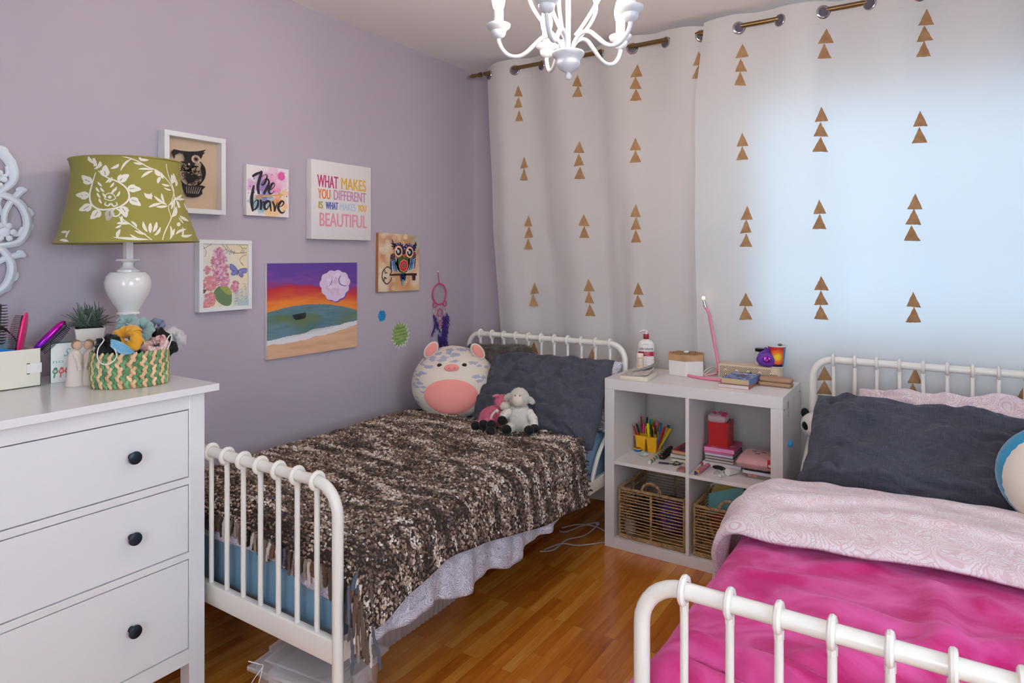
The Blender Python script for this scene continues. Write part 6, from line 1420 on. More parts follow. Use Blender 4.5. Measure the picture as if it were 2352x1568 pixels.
# jar, purse, cup
j = thing('glass_jar', 'small glass jar with a black lid behind the purple purse', 'jar', (P(1745, 832, y=3.185).x, 3.185, BT)); gl = mat('thin_clear_glass', (216, 232, 236), .05, alpha=.30, coat=.5)
b = MB(); b.lathe([(.0001, .0005), (.020, .0005), (.023, .004), (.023, .056), (.020, .064), (.0185, .066)], 28); b.build('jar_glass', gl, j); b = MB(); b.lathe([(.0205, .065), (.021, .066), (.021, .077), (.019, .079), (.0001, .079)], 28); b.build('lid', BLACKP, j); b = MB(); b.lathe([(.0001, .003), (.02, .003), (.02, .02), (.0001, .021)], 20); b.build('contents', mat('pale_sand', (206, 196, 176), .8), j)
pu = thing('coin_purse', 'purple kiss-lock coin purse with a shiny oval badge on the wooden box', 'purse', (P(1762, 836, y=3.150).x, 3.150, BT), YAW * .55); pup = mat('purple_silicone', (98, 50, 150), .45)
b = MB(); b.ell((0, 0, .036), (.047, .017, .036), 32, 18, fn=lambda d: 1 - .14 * max(0, d.z) * abs(d.x) + .0); b.build('pouch', pup, pu)
b = MB(); b.tube([(.036 * math.cos(a), 0, .044 + .030 * math.sin(a)) for a in np.linspace(.05, PI - .05, 24)], .0055, 10); fr2 = b.build('clasp_frame', pup, pu)
for s in (-1, 1): b = MB(); b.ell((s * .0075 + .002, -.003 * s, .082), .0085, 16, 10); b.build('clasp_ball', pup, fr2)
b = MB(); b.ell((-.002, -.0155, .037), (.020, .004, .0155), 24, 10); bdg = b.build('badge', mat('magenta_foil', (150, 40, 180), .12, .9), pu)
b = MB(); b.add([(-.015 + i * .005 + dx, -.0205, .036 + .003 * math.sin(i * 2) + dz) for i in range(6) for dx, dz in ((-.0018, -.003), (.0018, -.003), (.0018, .003), (-.0018, .003))], [(4 * i, 4 * i + 1, 4 * i + 2, 4 * i + 3) for i in range(6)]); b.build('badge_relief', CHROME, bdg)
cu = thing('paper_cup', 'paper cup with a hand-painted red, orange and yellow sun design on the wooden box', 'cup', (P(1784, 834, y=3.180).x, 3.180, BT), YAW * .9)
b = MB(); b.lathe([(.0001, .0005), (.0285, .0005), (.029, .003), (.0385, .095), (.040, .096), (.0405, .099), (.038, .100), (.0375, .095), (.028, .004)], 40, cap=False); b.build('cup_body', mat('white_paper_cup', (216, 220, 222), .6), cu)
b = MB(); o0 = 0; cs = []; vs = []
for jj in range(41):
    for ii in range(61):
        x, y = ii / 60, jj / 40; a = -1.75 + 3.6 * x; r = .0291 + (.0383 - .0291) * y + .0004; vs.append((r * math.sin(a), -r * math.cos(a), .004 + .09 * y))
        d = math.hypot((x - .42) * 1.2, y - .5) + .04 * nz(x * 12, y * 12); c = mix((236, 200, 40), (232, 110, 40), (d - .12) * 8); c = mix(c, (206, 44, 28), (d - .30) * 8); c = mix(c, (30, 24, 40), (.14 - y + .03 * nz(x * 10)) * 30)
        if x > .66 or x < .03: c = (54, 140, 190)
        cs.append(lin(c))
b.add(vs, [(j2 * 61 + i2, j2 * 61 + i2 + 1, (j2 + 1) * 61 + i2 + 1, (j2 + 1) * 61 + i2) for j2 in range(40) for i2 in range(60)]); b.c = cs; b.build('painting', INK, cu, colored=True, ang=180)
b = MB(); b.ell((.018, .01, .10), (.010, .006, .006), 8, 6); b.tube([(.018, .01, .02), (.018, .01, .1)], .003, 6); b.build('gold_clip', BRASS, cu)
book('paperback', 'thin orange-spined book at the bottom of the pair on the shelf top', 1.693, 2.912, .128, .19, ST, .0165, mat('rust_cover', (176, 96, 72), .5), R(1), mat('grey_pages', (206, 196, 196), .8, bump=(500, .3)), 'x1')
def bluecov(A):
    for k in range(60): A.disc((random.uniform(.03, .97), random.uniform(.03, .97)), random.uniform(.02, .08), random.choice(((80, 110, 170), (60, 70, 110), (150, 160, 190), (110, 100, 120), (206, 206, 216))), n=9); A.l += .02
    A.lay(); A.stroke([(.08, .82), (.92, .86)], .06, (220, 224, 234)); A.disc((.5, .5), .2, (96, 84, 90), n=12)
book('paperback', 'worn blue illustrated paperback lying on the thin book on the shelf top', 1.702, 2.93, .118, .172, ST + .0168, .024, mat('blue_cover', (96, 122, 178), .45), R(-3), mat('yellowed_pages', (200, 176, 138), .85, bump=(500, .3)), 'x1', art=bluecov)
gc = thing('glasses_case', 'tan hard glasses case at the right front of the shelf top', 'case', (1.9, 3.075, ST), R(-2)); tanm = mat('tan_leatherette', (170, 132, 106), .6, bump=(200, .2))
b = MB(); b.rbox((-.068, -.030, .0005), (.068, .030, .019), .008, 4); b.build('lower_shell', tanm, gc); b = MB(); b.rbox((-.068, -.030, .0195), (.068, .030, .039), .009, 4); b.build('upper_shell', tanm, gc)
# side stickers and hook
def sidest(u, v, w, h, col, lab, art=None):
    c = P(u, v, x=SX1); b = MB(); b.rbox((0.0002, -w / 2, -h / 2), (.0008, w / 2, h / 2), .0002, 1); t = b.build('sticker', mat('sticker_paper', col, .5)); t.location = (SX1, c.y, c.z); tag(t, lab, 'sticker')
    if art: b = MB(); art(Art(b, lambda x, y, l: (.0010 + l, x * w, y * h))); o = b.build('printed_figure', INK, t, colored=True)
sidest(1810, 930, .024, .04, (206, 196, 204), 'little figure sticker with a red top on the side of the shelf', lambda A: (A.disc((0, .2), .22, (130, 44, 62), .2), A.disc((0, -.1), .2, (90, 60, 70), .25)))
sidest(1811, 951, .03, .036, (214, 210, 214), 'small white sticker with black marks on the side of the shelf', lambda A: (A.stroke([(-.25, .2), (0, .3), (.2, .1), (0, -.1), (.2, -.25)], .08, (40, 40, 60)), A.stroke([(-.2, -.2), (.1, 0)], .07, (60, 40, 60))))
sidest(1823, 921, .03, .045, (216, 212, 214), 'blank white sticker at the upper side of the shelf')
c = P(1812, 1018, x=SX1); hk = MB(); hk.lathe([(.015, 0), (.0155, .003), (.015, .007), (.013, .011), (.009, .0145), (.0001, .016)], 24); o = hk.build('suction_hook', mat('sky_blue_rubber', (40, 160, 220), .3)); o.location = (SX1 + .0002, c.y, c.z); o.rotation_euler = (0, R(90), 0); tag(o, 'bright blue rubber suction cup on the side of the shelf', 'suction cup')

# ================================================================ UPPER LEFT CUBE
SB = SZM + .008
cd = thing('pencil_caddy', 'yellow plastic caddy holding pencils and pens in the upper left cube', 'caddy', (1.303, 3.10, SB)); ylw = mat('yellow_plastic', (238, 176, 28), .4)
h = .075
b = MB()
for sx in (-1, 1):
    for sy in (-1, 1):
        cx, cy = sx * .029, sy * .028
        for (a0, a1) in (((-1, -1), (1, -1)), ((1, -1), (1, 1)), ((1, 1), (-1, 1)), ((-1, 1), (-1, -1))):
            k0, k1 = .019, .0255
            def q(a, z): k = k0 + (k1 - k0) * z / h; return (cx + a[0] * k, cy + a[1] * k, z)
            b.add([q(a0, .001), q(a1, .001), q(a1, h), q(a0, h)], [(0, 1, 2, 3)])
        b.add([(cx + a * k0, cy + c2 * k0, .001) for a, c2 in ((-1, -1), (-1, 1), (1, 1), (1, -1))], [(0, 1, 2, 3)])
b.build('cup_cluster', ylw, cd, solid=.0016, flat=True)
b = MB(); b.tube([(x, y, h) for x, y in ((-.058, -.055), (0, -.055), (.058, -.055), (.058, 0), (.058, .055), (0, .055), (-.058, .055), (-.058, 0))], .0028, 8, closed=True); b.box((-.057, -.003, h - .012), (.057, .003, h)); b.box((-.003, -.055, h - .012), (.003, .055, h)); b.build('rim', ylw, cd)
b = MB(); b.tube(smoothpath([(-.022, 0, h - .004), (-.020, 0, h + .03), (0, 0, h + .042), (.020, 0, h + .03), (.022, 0, h - .004)]), .004, 10); b.build('handle', ylw, cd)
def pen(u, v, dx, dy, col, kind, label, L=.16, r=.0037, y=3.09, name=None):
    """(u, v) is where the top shows; dx, dy lean of the top; the foot stands in the caddy"""
    top = P(u, v, y=y + dy); z0 = SB + .004; foot = Vector((min(max(top.x - dx, 1.258), 1.348), min(max(y, 3.058), 3.142), z0 + .002))
    d = (top - foot).normalized(); t = thing(name or ('pencil' if ' pencil ' in label[:12] else 'pen'), label, 'pencil' if ' pencil ' in label[:12] else 'pen', foot, (0, 0, 0)); n = 6 if kind == 'pencil' else 12; Lf = (top - foot).length
    mm = mat('pen_' + label.split()[0], col, .35); b = MB()
    if kind == 'pencil':
        b.tube([(0, 0, 0), d * (Lf - .016)], r, 6); b.build('shaft', mm, t); b = MB(); b.tube([d * (Lf - .016), d * (Lf - .004)], [r * .98, r * .3], 6); b.build('bare_tip', mat('pencil_wood', (214, 172, 130), .7), t); b = MB(); b.tube([d * (Lf - .004), d * Lf], [r * .3, .0002], 6); b.build('lead', BLACKP, t)
    else:
        b.tube([(0, 0, 0), d * (Lf - .045)], r * .95, 12); b.build('barrel', mm, t); b = MB(); b.tube([d * (Lf - .045), d * (Lf - .003), d * Lf], [r * 1.18, r * 1.1, r * .6], 12); b.build('cap', mm if kind == 'pen' else BLACKP, t)
    return t
pens = [(1454.5, 970, -.03, -.02, (176, 28, 44), 'pencil', 'red pencil leaning furthest left in the yellow caddy'), (1462, 972, -.03, -.01, (170, 30, 46), 'blackcap', 'red pencil with a black end beside the leftmost pencil'), (1472, 949, -.012, .03, (180, 26, 44), 'pencil', 'red pencil standing highest in the yellow caddy'),
 (1487, 958, .004, .03, (20, 20, 22), 'pen', 'black pen at the back middle of the yellow caddy'), (1479, 973, 0, .02, (220, 40, 140), 'pen', 'magenta marker behind the yellow highlighter'), (1494, 963, 0, .04, (0, 140, 160), 'pen', 'teal marker at the back of the caddy'), (1499, 962, .004, .045, (90, 180, 70), 'pen', 'green marker at the back of the caddy'),
 (1503, 959, .01, .02, (176, 30, 46), 'pencil', 'red pencil leaning right near the middle of the caddy'), (1509, 967, .01, .04, (226, 130, 160), 'pen', 'pink marker at the back right of the caddy'), (1513, 969, .02, .04, (180, 110, 60), 'pen', 'brown marker at the back right of the caddy'),
 (1488, 972, -.004, -.015, (236, 226, 40), 'pen', 'fluorescent yellow highlighter at the front of the caddy'), (1495, 974, -.006, -.02, (30, 30, 34), 'pen', 'dark gel pen at the front middle of the caddy'), (1505, 976, .004, -.012, (190, 160, 120), 'blackcap', 'tan pen with a black cap in the caddy'),
 (1519, 971, .012, -.02, (20, 110, 190), 'pen', 'blue ballpoint pen at the front right of the caddy'), (1527, 979, .02, -.015, (190, 26, 50), 'pen', 'red pen at the right front of the caddy'), (1536, 976, .03, .03, (30, 120, 70), 'pen', 'dark green marker at the right back of the caddy'), (1543, 978, .035, .03, (110, 160, 210), 'pen', 'light blue marker leaning furthest right in the caddy'), (1541, 984, .035, .0, (226, 206, 50), 'pen', 'yellow marker leaning right in the caddy'), (1534, 982, .03, .01, (220, 140, 70), 'pen', 'orange marker leaning right in the caddy')]
for k, (u, v, dx, dy, col, kd, lb) in enumerate(pens):
    fat = .0062 if ('marker' in lb or 'highlighter' in lb) else .0038
    pen(u, v, dx, dy, col, kd, lb, r=fat, y=3.085 + (.045 if dy > .02 else -.015 if dy < -.005 else .01))
er = P(1465, 1036, z=SB); e = thing('boat_eraser', 'blue and yellow boat-shaped sharpener beside the painted rock', 'sharpener', er, R(5)); b = MB(); b.lathe([(.0001, .0005), (.015, .0005), (.020, .004), (.0225, .012), (.0001, .012)], 24, sy=.7); b.build('hull', mat('blue_plastic', (30, 100, 160), .4), e); b = MB(); b.lathe([(.0001, .0123), (.024, .0123), (.024, .016), (.0001, .016)], 24, sy=.7); b.build('deck', ylw, e); b = MB(); b.lathe([(.0001, .0162), (.016, .0162), (.016, .0175), (.0001, .0175)], 20, sy=.6); b.build('picture_inset', mat('brown_inset', (110, 56, 40), .5), e)
rk = P(1478, 1047, z=SB); b = MB(); b.ell((0, 0, .011), (.025, .015, .0108), 28, 16, fn=lambda d: 1 + .08 * nz(d.x * 2, d.y * 2, d.z * 2 + 4)); o = b.build('painted_rock', mat('painted_rock_white', (214, 214, 214), .6, var=(40, .2, (130, 150, 140)))); o.location = rk; o.rotation_euler = (0, 0, R(20)); tag(o, 'small white painted rock in front of the yellow caddy', 'rock')
# candy stripe tube
def ctube(p, q, r, name, label, cat, segs, cols, off=.0):
    t = thing(name, label, cat, p); b = MB(); d = q - p
    for k in range(segs): b.tube([d * (k / segs), d * ((k + 1) / segs)], r, 16, cap=(k in (0, segs - 1)), col=lin(cols[k % len(cols)]))
    b.build('striped_tube', vcmat('striped_plastic', .3), t, colored=True); return t
p0 = P(1491, 1062, z=SB + .008); p1 = P(1536, 1027, z=SB + .008); ctube(p0, p1, .0075, 'striped_pen', 'red, white and green striped pen lying in the upper left cube', 'pen', 18, ((214, 210, 206), (50, 130, 60), (214, 210, 206), (190, 30, 36)))
p0 = P(1520, 1050, z=SB + .011); p1 = P(1556, 1022, z=SB + .015); st_ = thing('stapler', 'black stapler beside the striped pen', 'stapler', p0, math.atan2(p1.y - p0.y, p1.x - p0.x)); Ls = .13
b = MB(); b.rbox((0, -.012, -.0105), (Ls, .012, -.004), .003); b.build('base', BLACKP, st_); b = MB(); b.grid(lambda i, j: (Ls * i, .011 * math.cos(2 * PI * j) * (1 - .3 * i * i), .002 + .012 * i + (.010 + .004 * math.sin(PI * i)) * math.sin(2 * PI * j)), 20, 16); b.ell((0, 0, .002), (.010, .011, .010), 14, 10); b.ell((Ls, 0, .014), (.012, .008, .010), 14, 10); b.build('arm', BLACKP, st_)
bx = 1.452; zb = SB
def cov1(A):
    for k in range(26): A.disc((random.uniform(.15, .9), random.uniform(.12, .9)), random.uniform(.05, .13), random.choice(((96, 40, 40), (150, 50, 60), (70, 60, 70), (60, 70, 90))), n=9); A.l += .02
book('paperback', 'cream-paged book at the bottom of the stack beside the stapler', bx + .006, 2.975, .106, .17, zb, .017, mat('cover_dark', (60, 60, 66), .5), 0, PAPER, 'x1')
book('paperback', 'pink and white patterned book in the middle of the stack beside the stapler', bx - .002, 2.98, .110, .17, zb + .0175, .017, mat('cover_pastel', (206, 196, 200), .5, var=(60, .5, (70, 90, 80))), 0, mat('white_pages', (216, 214, 204), .8), 'x1')
book('paperback', 'red illustrated book on top of the stack beside the stapler', bx + .006, 2.985, .104, .17, zb + .035, .016, mat('cover_red', (176, 50, 56), .5), R(-3), mat('tan_pages', (214, 170, 126), .8), 'x1', art=cov1)
b = MB(); q = [P(u, v, z=SB + .006) for u, v in ((1513, 1062), (1526, 1063), (1536, 1064))]; b.tube(q, .0042, 8); b.tube(smoothpath([P(u, v, z=SB + .005 + .004 * (k % 2)) for k, (u, v) in enumerate(((1536, 1064), (1546, 1065), (1552, 1059), (1562, 1064), (1550, 1068), (1545, 1064), (1560, 1067), (1569, 1062)))]), .0018, 7); tag(b.build('usb_cable', BLACKP), 'black cable with a looped tie at the front of the upper left cube', 'cable')
c0 = P(1556, 1083, z=SB); b = MB(); b.rbox((0, 0, .0005), (.038, .05, .012), .002); o = b.build('memo_box', mat('grey_printed_card', (150, 140, 140), .5, var=(90, .5, (170, 60, 50)))); o.location = (1.527, c0.y, SB); tag(o, 'small grey printed case at the divider in the upper left cube', 'case')
b = MB(); b.tube(smoothpath([(1.556, 3.20, .70), (1.551, 3.20, .62), (1.553, 3.20, .56), (1.54, 3.19, .49), (1.52, 3.18, .435), (1.50, 3.175, SB + .004)]), .0012, 6); tag(b.build('lamp_cord', mat('pale_grey_cable', (150, 140, 136), .6)), 'thin grey cord hanging behind the books in the upper left cube', 'cable')

# ================================================================ UPPER RIGHT CUBE
b = MB(); b.rbox((1.598, 2.995, SB + .0005), (1.768, 3.15, SB + .021), .0015, 1); wb = b.build('flat_box', mat('white_card_box', (214, 206, 208), .6)); tag(wb, 'flat white box under the notebook stack in the upper right cube', 'box')
nb_z = SB + .0215
specs = [(.1, (60, 50, 54), (200, 180, 172), 'dark-covered notebook at the bottom of the stack', .0125), (.1, (72, 58, 58), (190, 168, 160), 'brown-edged notebook second from the bottom of the stack', .0125), (.0, (70, 70, 84), (206, 200, 214), 'grey notebook with pale pages in the middle of the stack', .0135), (.0, (214, 30, 96), (210, 140, 170), 'hot pink thin notebook second from the top', .007), (.0, (206, 84, 130), (226, 150, 190), 'pink illustrated journal on top of the stack under the red box', .019)]
def jcov(A):
    for k in range(20): A.disc((random.uniform(.1, .9), random.uniform(.1, .9)), random.uniform(.06, .12), random.choice(((226, 160, 190), (236, 190, 150), (236, 206, 150), (200, 80, 130))), n=9); A.l += .02
z = nb_z
for k, (o_, cc, pc_, lb, hh_) in enumerate(specs):
    book('notebook', lb + ' in the right cube', 1.603 + (.003 if k in (0, 1) else 0), 3.005 - (.004 if k > 2 else 0), .128 if k < 4 else .134, .16, z, hh_, mat('notebook_cover', cc, .5), R(-1 + k * .7), mat('notebook_pages', pc_, .8), 'x0' if k > 2 else 'y1', 'notebooks stacked under the red box', art=jcov if k == 4 else None); z += hh_ + .0004
rz = z
rb = thing('red_gift_box', 'glittery red square gift box standing on the notebook stack', 'box', (1.615, 3.022, rz)); rdm = mat('red_glitter_card', (196, 6, 22), .3, coat=.4, bump=(400, .8, .003))
b = MB(); b.box((.001, .001, 0), (.089, .099, .085)); b.build('box_body', rdm, rb, bevel=.0008); b = MB(); b.box((0, 0, .0852), (.090, .100, .113)); b.build('lid', rdm, rb, bevel=.0008)
b = MB(); b.box((.0902, .04, .075), (.0915, .048, .116)); b.box((.03, .04, .1132), (.0915, .048, .1142)); b.build('ribbon', mat('dark_red_satin', (150, 8, 20), .3), rb)
fz = thing('fluffy_wallet', 'small pale pink fluffy animal-face wallet on the red box', 'wallet', (1.618, 3.012, rz + .1145)); fpk = mat('pale_pink_fluff', (222, 186, 192), .95, sheen=.4); hpk = mat('hot_pink_fluff', (226, 50, 110), .9, sheen=.4)
b = MB(); b.rbox((0, 0, 0), (.076, .062, .026), .009, 4); o = b.build('wallet_body', fpk, fz, ang=180); furry(o, 5000, .005, .0005, None, .2, .8)
for x, y in ((.014, .05), (.066, .015), (.04, .06), (.06, .055)): b = MB(); b.ell((x, y, .028), (.010, .009, .006), 12, 8); o = b.build('pink_tuft', hpk, fz); furry(o, 500, .005, .0006, None, .1, .8)
b = MB()
for x in (.026, .048): b.tube([(x - .006, .03, .0315), (x, .027, .0325), (x + .006, .03, .0315)], .001, 5)
b.build('stitched_eyes', blk, fz)
b = MB(); b.tube([(1.704 + .008 * math.cos(a), 3.06 + .008 * math.sin(a), rz + .1158) for a in np.linspace(0, 2 * PI, 18, endpoint=False)], .0012, 6, closed=True); b.rbox((1.685, 3.075, rz + .1144), (1.703, 3.085, rz + .124), .001, 1); tag(b.build('key_ring', CHROME), 'small metal key ring on the back corner of the red box', 'key ring')
z2 = SB
b = MB(); b.rbox((1.806, 2.945, z2 + .0005), (1.922, 3.10, z2 + .021), .001, 1); cs_ = b.build('cassette_case', mat('smoky_clear_plastic', (150, 140, 144), .2, coat=.5)); tag(cs_, 'smoky plastic case with a pink square at the bottom right of the upper right cube', 'case')
b = MB(); b.box((1.830, 2.9438, z2 + .004), (1.848, 2.9446, z2 + .018)); b.box((1.809, 2.9438, z2 + .004), (1.827, 2.9446, z2 + .018)); o = b.build('coloured_inset', mat('salmon_inset', (226, 140, 130), .5), cs_)
book('spiral_pad', 'white spiral pad lying on the smoky plastic case', 1.794, 2.925, .128, .17, z2 + .0215, .014, mat('pad_cover', (190, 190, 204), .5), 0, mat('pad_paper', (220, 216, 220), .7), 'x0')
b = MB(); b.rbox((1.80, 2.92, z2 + .036), (1.922, 3.09, z2 + .041), .001, 1); tag(b.build('dark_notebook', mat('black_beaded_cover', (40, 34, 40), .6, bump=(300, .8))), 'thin black notebook under the pink fluffy pouch', 'book')
b = MB(); W_, D_, H_ = .150, .175, .05
def pouch(i, j):
    u = 2 * i - 1; v = 2 * j - 1; return None
def pch(side):
    def fn(i, j):
        u = 2 * i - 1; v = 2 * j - 1; e = max(0, 1 - u ** 4) * max(0, 1 - v ** 4); x = u * W_ / 2; y = v * D_ / 2
        y += .008 * (abs(u) > .45) * (v > .9)
        return (x, y, side * H_ / 2 * e ** .35)
    return fn
b.grid(pch(1), 24, 24); b.grid(pch(-1), 24, 24, flip=True); cp = thing('fluffy_pouch', 'pale pink fluffy cat-face pouch in the upper right cube', 'pouch', (1.845, 3.0, z2 + .0665)); o = b.build('pouch_body', mat('baby_pink_fluff', (236, 184, 186), .95, sheen=.5), cp, ang=180); furry(o, 14000, .007, .0005, None, .3, .8)
b = MB()
for x in (-.022, .018): b.tube([(x - .008, .012, .0305), (x, .007, .0315), (x + .008, .012, .0305)], .0013, 5)
b.tube([(-.012, -.022, .031), (-.004, -.026, .0315), (-.002, -.016, .0315), (.0, -.026, .0315), (.008, -.022, .031)], .0012, 5); b.build('stitched_face', blk, cp)
for s in (-1, 1): b = MB(); b.ell((s * .035, .088, .004), (.026, .014, .012), 14, 10); o = b.build('ear', mat('baby_pink_ear', (232, 176, 176), .95, sheen=.4), cp)
b = MB(); b.rbox((1.899, 2.905, SB + .062), (1.9245, 2.912, SB + .098), .001, 1); rt2 = b.build('red_tag', mat('red_card', (200, 50, 30), .5)); tag(rt2, 'small red tag with a white round mark at the right of the fluffy pouch', 'tag'); b = MB(); b.lathe([(.0055, 0), (.0055, .0006), (.0001, .0006)], 14); o = b.build('white_mark', WHITE2, rt2); o.rotation_euler = (R(90), 0, 0); o.location = (1.908, 2.9048, SB + .074)
p0 = P(1600, 1085, z=SB + .011); p1 = P(1627, 1068, z=SB + .011); pt_ = thing('pencil_case', 'pink cylindrical pencil roll with blue ends at the divider', 'pencil case', p0); d = p1 - p0
b = MB(); b.tube([(0, 0, 0), d], .0105, 16); b.build('roll', mat('dusty_pink_fabric', (186, 110, 130), .8), pt_); b = MB(); b.tube([-d.normalized() * .002, d.normalized() * .003], .0112, 16); b.build('yellow_band', ylw, pt_)
b = MB()
for k in range(3): a = k * 2.1; o_ = Vector((.005 * math.cos(a), 0, .005 * math.sin(a))); b.tube([o_, o_ - d.normalized() * .012], .004, 8)
b.build('blue_ends', mat('deep_blue_plastic', (40, 60, 140), .4), pt_)
p0 = P(1600, 1074, z=SB + .006); p1 = P(1619, 1058, z=SB + .012); ld = thing('lollipop_pen', 'white stick pen with a rosy end beside the pink pencil roll', 'pen', p0); d = p1 - p0; b = MB(); b.tube([(0, 0, 0), d * .55], .0025, 8); b.build('stick', WHITE2, ld); b = MB(); b.tube([d * .5, d * .75, d], [.005, .007, .005], 10); b.build('topper', mat('rose_red', (176, 70, 80), .6), ld)
c0 = P(1651, 1077, z=SB + .008); b = MB(); b.ell((0, 0, .003), (.030, .016, .009), 24, 12, col=lin((176, 70, 44))); b.v = b.v; b.c = [lin((40, 80, 140)) if (v[0] + v[1] * .5 < -.008) else lin((186, 72, 40)) for v in b.v]; o = b.build('sleep_mask', vcmat('blue_orange_foil', .35)); o.location = c0 + Vector((0, 0, .003)); o.rotation_euler = (0, 0, R(-8)); tag(o, 'blue and rust coloured oval trinket tangled in the earphones', 'trinket')
c0 = P(1671, 1084, z=SB + .0165); d = (P(1700, 1083, z=SB + .006) - c0); cn = thing('cosmetic_tube', 'white capped tube lying by the earphones', 'tube', c0); b = MB(); b.tube([(0, 0, 0), d * .2], .015, 20); b.build('cap', lw, cn); b = MB(); b.tube([d * .21, d * .6, d], [.014, .010, .004], 18); b.build('tube_body', lw, cn)
b = MB(); eb = [(1619, 1090), (1622, 1080), (1636, 1068), (1646, 1062), (1650, 1075), (1660, 1086), (1664, 1094), (1654, 1084), (1648, 1066), (1644, 1058), (1650, 1070), (1658, 1062), (1663, 1074), (1656, 1088), (1640, 1092), (1637, 1084), (1648, 1078), (1662, 1090), (1657, 1098), (1648, 1100)]
b.tube(smoothpath([P(u, v, z=SB + .004 + .012 * abs(math.sin(k * .9))) for k, (u, v) in enumerate(eb)], 5), .0011, 6)
for u, v in ((1653, 1093), (1661, 1090)): b.ell(P(u, v, z=SB + .007), .006, 12, 8)
b.tube([P(1657, 1098, z=SB + .004), P(1643, 1100, z=SB + .004)], .0025, 8); tag(b.build('earphones', WHITE2), 'tangled white wired earphones at the front of the upper right cube', 'earphones')

# ================================================================ BASKETS
ropem = mat('seagrass_rope', (178, 142, 98), .8, bump=(260, .8, .003), var=(40, .35))
def rope(b, pts, r, pitch=.02, n=7, strands=2):
    pts = [Vector(p) for p in pts]; P2 = []
    L = 0
    for i in range(len(pts) - 1):
        seg = pts[i + 1] - pts[i]; k = max(1, int(seg.length / .004))
        for j in range(k): P2.append(pts[i] + seg * j / k)
    P2.append(pts[-1])
    for s in range(strands):
        out = []; L = 0
        for i, p in enumerate(P2):
            t = (P2[min(i + 1, len(P2) - 1)] - P2[max(i - 1, 0)]).normalized(); a = t.orthogonal().normalized() if abs(t.z) > .9 else Vector((0, 0, 1)).cross(t).normalized(); c = t.cross(a)
            ph = 2 * PI * (L / pitch) + s * 2 * PI / strands; out.append(p + (a * math.cos(ph) + c * math.sin(ph)) * r * .5)
            if i < len(P2) - 1: L += (P2[i + 1] - p).length
        b.tube(out, r * .62, n)
def wicker(x0, x1, y0, y1, z0, z1, label):
    t = thing('wicker_basket', label, 'basket', ((x0 + x1) / 2, (y0 + y1) / 2, z0)); L = lambda b, nm: b.build(nm, ropem, t, world=True)
    nrow = 15
    for nm, f in (('front_panel', lambda s, z: (x0 + (x1 - x0) * s, y0, z)), ('back_panel', lambda s, z: (x0 + (x1 - x0) * s, y1, z)), ('side_panel', lambda s, z: (x0, y0 + (y1 - y0) * s, z)), ('side_panel', lambda s, z: (x1, y0 + (y1 - y0) * s, z))):
        b = MB()
        for k in range(nrow):
            z = z0 + .016 + (z1 - z0 - .03) * k / (nrow - 1); ph = random.uniform(0, 6); am = random.uniform(.0005, .002)
            pts = [Vector(f(s, z + am * math.sin(s * 5 + ph))) for s in np.linspace(0, 1, 60)]
            b.tube(pts, [.0027 * (1 + .22 * math.sin(i * 2.2 + k)) for i in range(60)], 6)
        if nm != 'back_panel' or 1: rope(b, [f(.5, z0 + .006), f(.5, z1)], .0062, .018)
        L(b, nm)
    b = MB()
    for x, y in ((x0, y0), (x1, y0), (x0, y1), (x1, y1)): rope(b, [(x, y, z0 + .006), (x, y, z1)], .0055, .016)
    L(b, 'corner_post')
    for z, nm in ((z1, 'rim'), (z0 + .007, 'base_rim')): b = MB(); rope(b, [(x0, y0, z), (x1, y0, z), (x1, y1, z), (x0, y1, z), (x0, y0, z)], .0068, .020); L(b, nm)
    b = MB(); b.box((x0 + .004, y0 + .004, z0 + .003), (x1 - .004, y1 - .004, z0 + .007)); L(b, 'base')
    for yy in (y0, y1): b = MB(); xm = (x0 + x1) / 2; rope(b, [(xm + .046 * math.cos(a), yy, z1 - .002 + .046 * math.sin(a) * 1.05) for a in np.linspace(0, PI, 26)], .0065, .018); L(b, 'handle')
wicker(1.247, 1.556, 2.862, 3.19, .0485, .278, 'seagrass rope basket in the lower left cube')
wicker(1.602, 1.908, 2.862, 3.19, .0485, .268, 'seagrass rope basket with books and papers in the lower right cube')
def lump(name, label, cat, c, r, m, seed=0, rot=None):
    b = MB(); b.ell((0, 0, 0), r, 30, 18, rot, fn=lambda d: 1 + .18 * nz(d.x * 2.2 + seed, d.y * 2.2, d.z * 2.2) + .06 * nz(d.x * 7, d.y * 7, d.z * 7 + seed)); o = b.build(name, m, ang=180); o.location = c; tag(o, label, cat); return o
clothm = mat('blue_teal_print_cloth', (46, 60, 120), .85, var=(26, .5, (110, 60, 120)))
lump('folded_cloth', 'blue and purple patterned cloth inside the lower left basket', 'cloth', (1.46, 2.99, .15), (.075, .10, .085), clothm, 3)
lump('folded_cloth', 'dark bundled cloth at the left inside the lower left basket', 'cloth', (1.325, 3.0, .135), (.06, .10, .07), mat('dark_grey_cloth', (58, 54, 60), .9), 8)
b = MB(); b.lathe([(.0001, 0), (.028, 0), (.028, .06), (.022, .07), (.0001, .07)], 24); o = b.build('plastic_jar', mat('smoky_plastic', (150, 140, 130), .2, coat=.4)); o.location = (1.283, 2.905, .0565); tag(o, 'small clear jar pressed against the front of the lower left basket', 'jar')
def leanbook(name, label, c, W, H, T, rx, ry, m, m2):
    t = thing(name, label, 'book', c, (R(rx), R(ry), 0)); b = MB(); b.box((-W / 2 + .002, -T / 2 + .001, .001), (W / 2 - .002, T / 2 - .001, H - .002)); b.build('pages', PAPER, t); b = MB(); b.box((-W / 2, -T / 2, 0), (W / 2, -T / 2 + .0012, H)); b.box((-W / 2, T / 2 - .0012, 0), (W / 2, T / 2, H)); b.box((-W / 2, -T / 2, 0), (-W / 2 + .001, T / 2, H)); b.build('cover', m, t); return t
